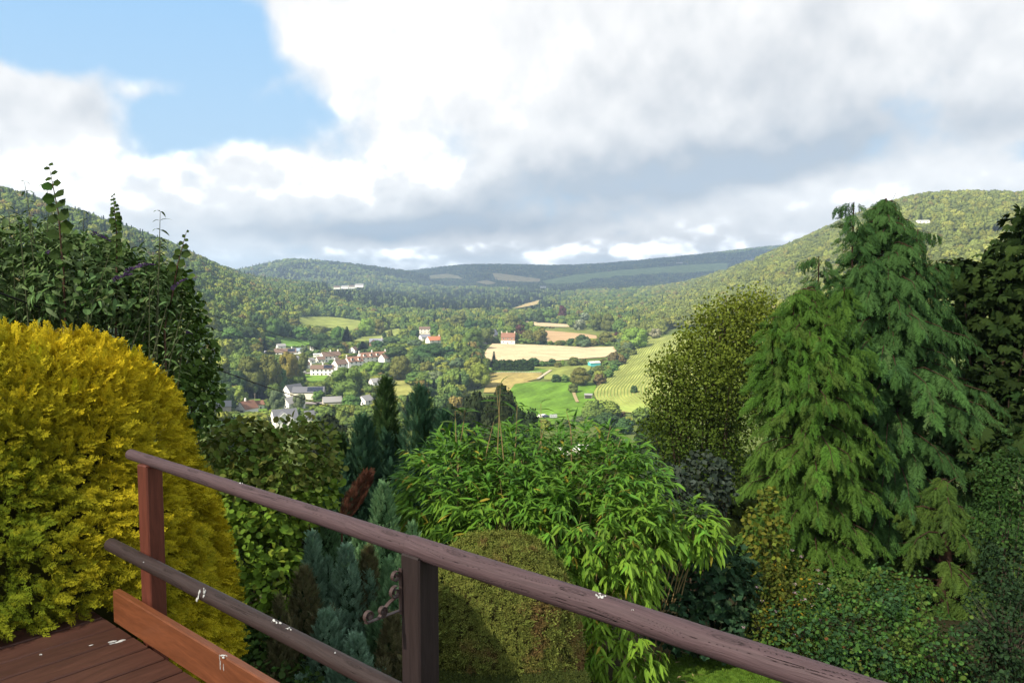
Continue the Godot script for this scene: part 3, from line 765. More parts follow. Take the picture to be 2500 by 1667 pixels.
	["broadleaf_tree", "olive tree right of the whitish willow", "tree", "trees round the far straw field", "round", "olive", Vector3(106.68, -59.32, -1002.51), 23.7, 19.7],
	["broadleaf_tree", "second olive tree right of the whitish willow", "tree", "trees round the far straw field", "round", "olive", Vector3(118.01, -59.02, -976.57), 24.3, 19.2],
	["broadleaf_tree", "green tree above the big round hedge tree", "tree", "trees round the far straw field", "round", "green", Vector3(126.70, -58.97, -936.49), 18.4, 19.6],
	["willow_tree", "pale silvery bush at the top of the striped field", "tree", "trees round the far straw field", "willow", "white", Vector3(150.13, -56.72, -834.36), 11.0, 14.2],
	["broadleaf_tree", "huge light green round tree at the corner of the striped field", "tree", "hedge trees between the wheat and the brown stubble", "round", "lime", Vector3(119.31, -62.01, -772.25), 21.8, 29.3],
	["broadleaf_tree", "grey-green round tree below the huge light green one", "tree", "hedge trees between the wheat and the brown stubble", "round", "grey", Vector3(109.22, -63.55, -754.83), 9.9, 12.8],
	["broadleaf_tree", "dark olive tree at the right end of the brown stubble", "tree", "hedge trees between the wheat and the brown stubble", "round", "olive", Vector3(98.31, -63.56, -830.55), 14.2, 19.6],
	["broadleaf_tree", "tallest dark tree on the hedge between wheat and stubble", "tree", "hedge trees between the wheat and the brown stubble", "round", "dark", Vector3(73.16, -65.07, -835.79), 13.2, 16.4],
	["bush", "grey-green bush on the hedge between wheat and stubble", "bush", "hedge trees between the wheat and the brown stubble", "bush", "grey", Vector3(75.95, -65.23, -824.29), 9.8, 14.0],
	["bush", "dark bush left on the hedge between wheat and stubble", "bush", "hedge trees between the wheat and the brown stubble", "bush", "dark", Vector3(63.42, -65.02, -844.93), 8.7, 12.2],
	["bush", "olive bush at the left end of the stubble hedge", "bush", "hedge trees between the wheat and the brown stubble", "bush", "olive", Vector3(50.37, -65.02, -849.16), 5.6, 10.0],
	["bush", "low olive bush in the stubble hedge", "bush", "hedge trees between the wheat and the brown stubble", "bush", "olive", Vector3(85.90, -64.40, -837.02), 6.9, 8.8],
	["bush", "grey bush left of the huge light green tree", "bush", "hedge trees between the wheat and the brown stubble", "bush", "grey", Vector3(110.66, -62.36, -829.23), 7.1, 10.8],
	["broadleaf_tree", "small dull red tree over the olive crop strip", "tree", "hedge trees between the wheat and the brown stubble", "round", "copper", Vector3(118.04, -60.44, -895.62), 7.6, 7.0],
	["conifer", "blue-grey conifer alone at the left corner of the wheat field", "tree", "hedge trees below the wheat field", "cone", "bluegrey", Vector3(-15.40, -70.20, -676.92), 14.0, 7.5],
	["bush", "dark round bush at the left of the hedge below the wheat", "bush", "hedge trees below the wheat field", "bush", "dark", Vector3(9.20, -69.78, -685.74), 6.8, 9.0],
	["bush", "largest dark bush of the hedge below the wheat", "bush", "hedge trees below the wheat field", "bush", "dark", Vector3(19.07, -69.81, -684.34), 7.9, 11.6],
	["bush", "green low bush in the hedge below the wheat", "bush", "hedge trees below the wheat field", "bush", "green", Vector3(26.71, -69.77, -683.93), 4.9, 8.9],
	["bush", "dark humped bush in the middle of the hedge below the wheat", "bush", "hedge trees below the wheat field", "bush", "dark", Vector3(34.38, -69.65, -684.49), 6.8, 9.9],
	["bush", "small olive bush in the hedge below the wheat", "bush", "hedge trees below the wheat field", "bush", "olive", Vector3(39.19, -69.92, -674.29), 4.9, 7.9],
	["slender_tree", "slim pale sapling in the hedge below the wheat", "tree", "hedge trees below the wheat field", "column", "lime", Vector3(43.82, -69.50, -683.06), 6.3, 3.8],
	["bush", "broad olive bush at the right of the hedge below the wheat", "bush", "hedge trees below the wheat field", "bush", "olive", Vector3(53.01, -69.29, -681.05), 8.3, 12.0],
	["bush", "small sparse bush beside the turquoise shed", "bush", "hedge trees below the wheat field", "bush", "olive", Vector3(61.74, -68.72, -688.63), 5.2, 8.1],
	["bush", "bush behind the turquoise shed", "bush", "hedge trees below the wheat field", "bush", "olive", Vector3(78.55, -67.92, -685.28), 5.0, 8.1],
	["bush", "olive bush at the top of the hedgerow beside the striped field", "bush", "hedgerow beside the striped field", "bush", "olive", Vector3(101.25, -65.02, -722.37), 8.8, 11.3],
	["bush", "brownish bush half-way up the hedgerow beside the striped field", "bush", "hedgerow beside the striped field", "bush", "brown", Vector3(86.15, -67.68, -674.18), 11.6, 13.2],
	["bush", "round brown bush on the edge of the striped field", "bush", "hedgerow beside the striped field", "bush", "brown", Vector3(92.78, -67.21, -669.63), 7.1, 8.3],
	["bush", "green bush right of the turquoise shed", "bush", "hedgerow beside the striped field", "bush", "green", Vector3(78.34, -68.96, -653.16), 7.8, 11.1],
	["bush", "olive bush below the turquoise shed", "bush", "hedgerow beside the striped field", "bush", "olive", Vector3(68.82, -70.46, -628.63), 7.5, 10.7],
	["bush", "green rounded bush at the edge of the striped field", "bush", "hedgerow beside the striped field", "bush", "green", Vector3(74.28, -71.00, -608.79), 6.8, 8.8],
	["bush", "brownish bush at the corner of the bright pasture", "bush", "hedgerow beside the striped field", "bush", "brown", Vector3(64.35, -72.64, -583.79), 8.1, 10.7],
	["bush", "dark bush right of the pasture oak", "bush", "hedgerow beside the striped field", "bush", "dark", Vector3(61.79, -71.14, -620.25), 4.9, 7.3],
	["bush", "light bush inside the hedgerow beside the striped field", "bush", "hedgerow beside the striped field", "bush", "green", Vector3(82.59, -69.16, -639.37), 5.9, 7.5],
	["bush", "small bush near the huge light green tree", "bush", "hedgerow beside the striped field", "bush", "olive", Vector3(110.08, -63.97, -721.26), 5.7, 8.5],
	["bush", "lone dark bush standing in the striped field", "bush", "hedgerow beside the striped field", "bush", "dark", Vector3(83.37, -73.65, -541.09), 6.1, 6.2],
	["broadleaf_tree", "spreading oak standing in the bright pasture", "tree", "trees of the bright pasture", "round", "olive", Vector3(49.68, -73.50, -578.52), 14.2, 16.3],
	["bush", "small thorn bush in front of the pasture oak", "bush", "trees of the bright pasture", "bush", "olive", Vector3(42.99, -74.93, -552.87), 7.5, 8.3],
	["bush", "dark round bush left of the pasture oak", "bush", "trees of the bright pasture", "bush", "dark", Vector3(33.48, -73.31, -599.61), 6.6, 9.4],
	["bush", "bush between the dark round bush and the pasture oak", "bush", "trees of the bright pasture", "bush", "green", Vector3(40.30, -73.08, -597.77), 6.3, 7.8],
	["broadleaf_tree", "large yellow-green round tree left of the dry tan meadow", "tree", "trees of the bright pasture", "round", "lime", Vector3(-25.24, -75.87, -587.72), 18.8, 20.4],
	["broadleaf_tree", "silvery green tree at the left of the clipped hedge", "tree", "trees of the bright pasture", "round", "grey", Vector3(-44.20, -72.75, -648.53), 14.6, 16.1],
	["broadleaf_tree", "dark rounded tree below the striped field", "tree", "dark trees below the bright pasture", "round", "dark", Vector3(50.46, -76.13, -420.47), 9.8, 13.1],
	["bush", "grey hedge bush at the lower edge of the bright pasture", "bush", "dark trees below the bright pasture", "bush", "grey", Vector3(38.13, -77.19, -449.94), 3.6, 10.3],
	["bush", "brownish bush below the striped field", "bush", "dark trees below the bright pasture", "bush", "brown", Vector3(62.63, -76.57, -449.59), 5.8, 6.5],
	["broadleaf_tree", "dark tree lowest below the striped field", "tree", "dark trees below the bright pasture", "round", "dark", Vector3(57.24, -74.78, -399.99), 8.8, 10.1],
	["bush", "dark bush right of the grey hedge at the pasture", "bush", "dark trees below the bright pasture", "bush", "dark", Vector3(44.63, -76.81, -438.64), 5.4, 7.4],
	["broadleaf_tree", "near dark tree left of the tallest bamboo shoot", "tree", "dark trees below the bright pasture", "round", "near", Vector3(-10.14, -57.39, -230.00), 29.1, 13.0],
	["broadleaf_tree", "near dark tree with a pale bare trunk behind the bamboo", "tree", "dark trees below the bright pasture", "round", "near", Vector3(-2.79, -55.29, -215.00), 29.7, 13.2],
	["broadleaf_tree", "low near dark tree right of the bare trunk", "tree", "dark trees below the bright pasture", "round", "near", Vector3(3.19, -53.82, -205.00), 24.5, 11.6],
	["broadleaf_tree", "near dark tree behind the garden cypress tips", "tree", "dark trees below the bright pasture", "round", "near", Vector3(-18.26, -55.65, -220.00), 24.1, 12.4],
	["broadleaf_tree", "dark tree on the near slope under the cottage", "tree", "dark trees below the bright pasture", "round", "near", Vector3(-53.76, -42.51, -150.00), 18.1, 10.8],
	["broadleaf_tree", "green tree on the near slope under the village drive", "tree", "dark trees below the bright pasture", "round", "near", Vector3(-39.72, -46.44, -170.00), 20.3, 13.1],
	["broadleaf_tree", "green tree on the near slope behind the garden cypress", "tree", "dark trees below the bright pasture", "round", "near", Vector3(-31.55, -50.23, -190.00), 21.2, 12.7],
	["broadleaf_tree", "dark tree on the near slope behind the yellowish garden tree", "tree", "dark trees below the bright pasture", "round", "near", Vector3(34.56, -51.44, -190.00), 21.9, 14.6],
	["broadleaf_tree", "low dark bush-like tree under the caravans", "tree", "dark trees below the bright pasture", "round", "near", Vector3(23.87, -53.04, -200.00), 19.8, 9.2]]:
		i += 1
		var p: Vector3 = t[6]
		var far := Vector2(p.x, p.z).length()
		var o := thing(t[0], t[1], t[2], p, i * 2.399, t[3])
		var fine: bool = t[7] / far * 1950.0 > 46.0
		var cm := crown_of(t[4], fine, i % (2 if fine else 3))
		var jit := 1.0 + 0.12 * sin(i * 5.3)
		var c: Color = TONES[t[5]]
		var b := Basis.from_scale(Vector3(t[8] * 1.04, t[7] * 1.0, t[8] * 1.04))
		part(o, "crown", cm, material("leaves %s %d" % [t[5], i % 4], Color(c.r * jit * (1.0 + 0.08 * (i % 4 - 1.5)), c.g * jit, c.b * jit), 0.75, 0.2, 0.25), Transform3D(b))
		part(o, "trunk", trunks["cone" if t[4] == "cone" else "round"], bark, Transform3D(Basis.from_scale(Vector3(t[7] * 0.8, t[7], t[7] * 0.8))))

func build_woods() -> void:
	var clear := []
	for c in [
	[Vector2(-184.6, -695.6), Vector2(-149.9, -727.6), Vector2(-134.0, -649.4), Vector2(-164.3, -618.5)],
	[Vector2(-22.4, -724.4), Vector2(100.0, -845.1), Vector2(90.3, -701.5), Vector2(59.7, -608.7), Vector2(49.8, -469.0), Vector2(11.6, -446.1), Vector2(0.0, -508.9), Vector2(-18.5, -598.0)],
	[Vector2(-37.7, -608.2), Vector2(18.6, -600.7), Vector2(12.2, -391.8), Vector2(-24.5, -393.9)],
	[Vector2(60.0, -581.4), Vector2(185.3, -925.4), Vector2(207.9, -793.9), Vector2(107.9, -408.5), Vector2(53.4, -468.7)],
	[Vector2(-231.6, -764.2), Vector2(-206.6, -771.4), Vector2(-200.0, -748.3), Vector2(-225.0, -741.1)],
	[Vector2(-218.8, -786.6), Vector2(-207.2, -789.7), Vector2(-200.9, -766.6), Vector2(-212.5, -763.4)],
	[Vector2(-182.8, -741.6), Vector2(-157.4, -747.4), Vector2(-152.1, -724.0), Vector2(-177.4, -718.2)],
	[Vector2(-195.9, -773.5), Vector2(-184.3, -776.4), Vector2(-178.5, -753.1), Vector2(-190.2, -750.2)],
	[Vector2(-183.5, -730.9), Vector2(-169.9, -734.2), Vector2(-164.3, -710.8), Vector2(-177.9, -707.5)],
	[Vector2(-189.8, -722.4), Vector2(-178.1, -725.3), Vector2(-172.2, -702.1), Vector2(-183.9, -699.1)],
	[Vector2(-206.8, -734.2), Vector2(-195.2, -737.4), Vector2(-188.9, -714.2), Vector2(-200.5, -711.1)],
	[Vector2(-168.3, -644.5), Vector2(-141.1, -651.0), Vector2(-135.5, -627.6), Vector2(-162.8, -621.1)],
	[Vector2(-159.1, -682.0), Vector2(-137.6, -686.7), Vector2(-132.5, -663.2), Vector2(-154.0, -658.6)],
	[Vector2(-152.2, -702.5), Vector2(-128.6, -707.2), Vector2(-124.0, -683.7), Vector2(-147.5, -679.0)],
	[Vector2(-147.7, -736.5), Vector2(-124.1, -740.9), Vector2(-119.8, -717.3), Vector2(-143.4, -712.9)],
	[Vector2(-137.2, -746.3), Vector2(-113.5, -750.2), Vector2(-109.6, -726.6), Vector2(-133.2, -722.6)],
	[Vector2(-168.2, -813.6), Vector2(-156.4, -816.0), Vector2(-151.7, -792.4), Vector2(-163.5, -790.1)],
	[Vector2(-156.5, -545.7), Vector2(-125.5, -553.7), Vector2(-119.6, -530.4), Vector2(-150.6, -522.5)],
	[Vector2(-165.0, -556.1), Vector2(-143.8, -561.9), Vector2(-137.5, -538.8), Vector2(-158.7, -532.9)],
	[Vector2(-153.2, -510.9), Vector2(-132.0, -516.8), Vector2(-125.6, -493.7), Vector2(-146.8, -487.8)],
	[Vector2(-139.3, -440.0), Vector2(-116.2, -446.7), Vector2(-109.5, -423.6), Vector2(-132.6, -416.9)],
	[Vector2(-177.9, -492.6), Vector2(-155.1, -500.3), Vector2(-147.5, -477.5), Vector2(-170.2, -469.9)],
	[Vector2(-169.6, -513.9), Vector2(-160.1, -516.9), Vector2(-152.8, -494.1), Vector2(-162.3, -491.0)],
	[Vector2(-127.9, -522.1), Vector2(-110.3, -526.1), Vector2(-105.0, -502.7), Vector2(-122.5, -498.7)],
	[Vector2(-104.0, -517.3), Vector2(-88.3, -520.2), Vector2(-83.9, -496.6), Vector2(-99.6, -493.7)],
	[Vector2(-162.1, -896.6), Vector2(-144.4, -899.6), Vector2(-140.3, -875.9), Vector2(-158.1, -872.9)],
	[Vector2(-120.0, -1006.7), Vector2(-100.1, -1008.9), Vector2(-97.5, -985.0), Vector2(-117.4, -982.9)],
	[Vector2(-113.2, -951.2), Vector2(-95.3, -953.2), Vector2(-92.7, -929.3), Vector2(-110.6, -927.3)],
	[Vector2(-101.0, -903.6), Vector2(-77.1, -905.9), Vector2(-74.7, -882.0), Vector2(-98.6, -879.7)],
	[Vector2(-17.2, -882.8), Vector2(8.8, -882.9), Vector2(8.9, -858.9), Vector2(-17.1, -858.8)],
	[Vector2(-30.8, -949.1), Vector2(-14.8, -949.4), Vector2(-14.2, -925.4), Vector2(-30.2, -925.1)],
	[Vector2(8.8, -423.8), Vector2(60.7, -419.5), Vector2(58.7, -395.6), Vector2(6.9, -399.9)],
	[Vector2(-679.4, -2950.8), Vector2(-551.4, -2994.2), Vector2(-492.1, -2670.8), Vector2(-425.2, -1846.0)]]: clear.append(PackedVector2Array(c))
	for f in fields:
		var c := PackedVector2Array(f[4])
		var mid := Vector2.ZERO
		for p in c: mid += p / c.size()
		var grown := Geometry2D.offset_polygon(c, 3.0 + mid.length() * 0.001)
		clear.append(grown[0] if grown.size() else c)
	var boxes := []
	for c in clear:
		var b := Rect2(c[0], Vector2.ZERO)
		for p in c: b = b.expand(p)
		boxes.append(b)
	# highest line of sight before each grid point, to leave out what the slopes hide
	var seen := PackedFloat32Array()
	seen.resize(NA * NR)
	for a in NA:
		var top := -9.0
		for r in NR:
			seen[a * NR + r] = top
			top = maxf(top, slope[a * NR + r])
	var big := FastNoiseLite.new(); big.seed = 31; big.frequency = 0.006
	var hue := FastNoiseLite.new(); hue.seed = 32; hue.frequency = 0.012
	var names := {"left_hill_wood": ["wooded hillside rising at the left of the valley", []], "right_hill_wood": ["sunlit mixed wood covering the steep right hill", []], "far_wood": ["dark woods over the far hills across the valley", []], "valley_wood": ["tree belt across the valley behind the fields", []], "plantation": ["dark conifer plantation on the far valley floor", []]}
	var list := {}
	for k in names: list[k] = {"round": [[], []], "cone": [[], []]}
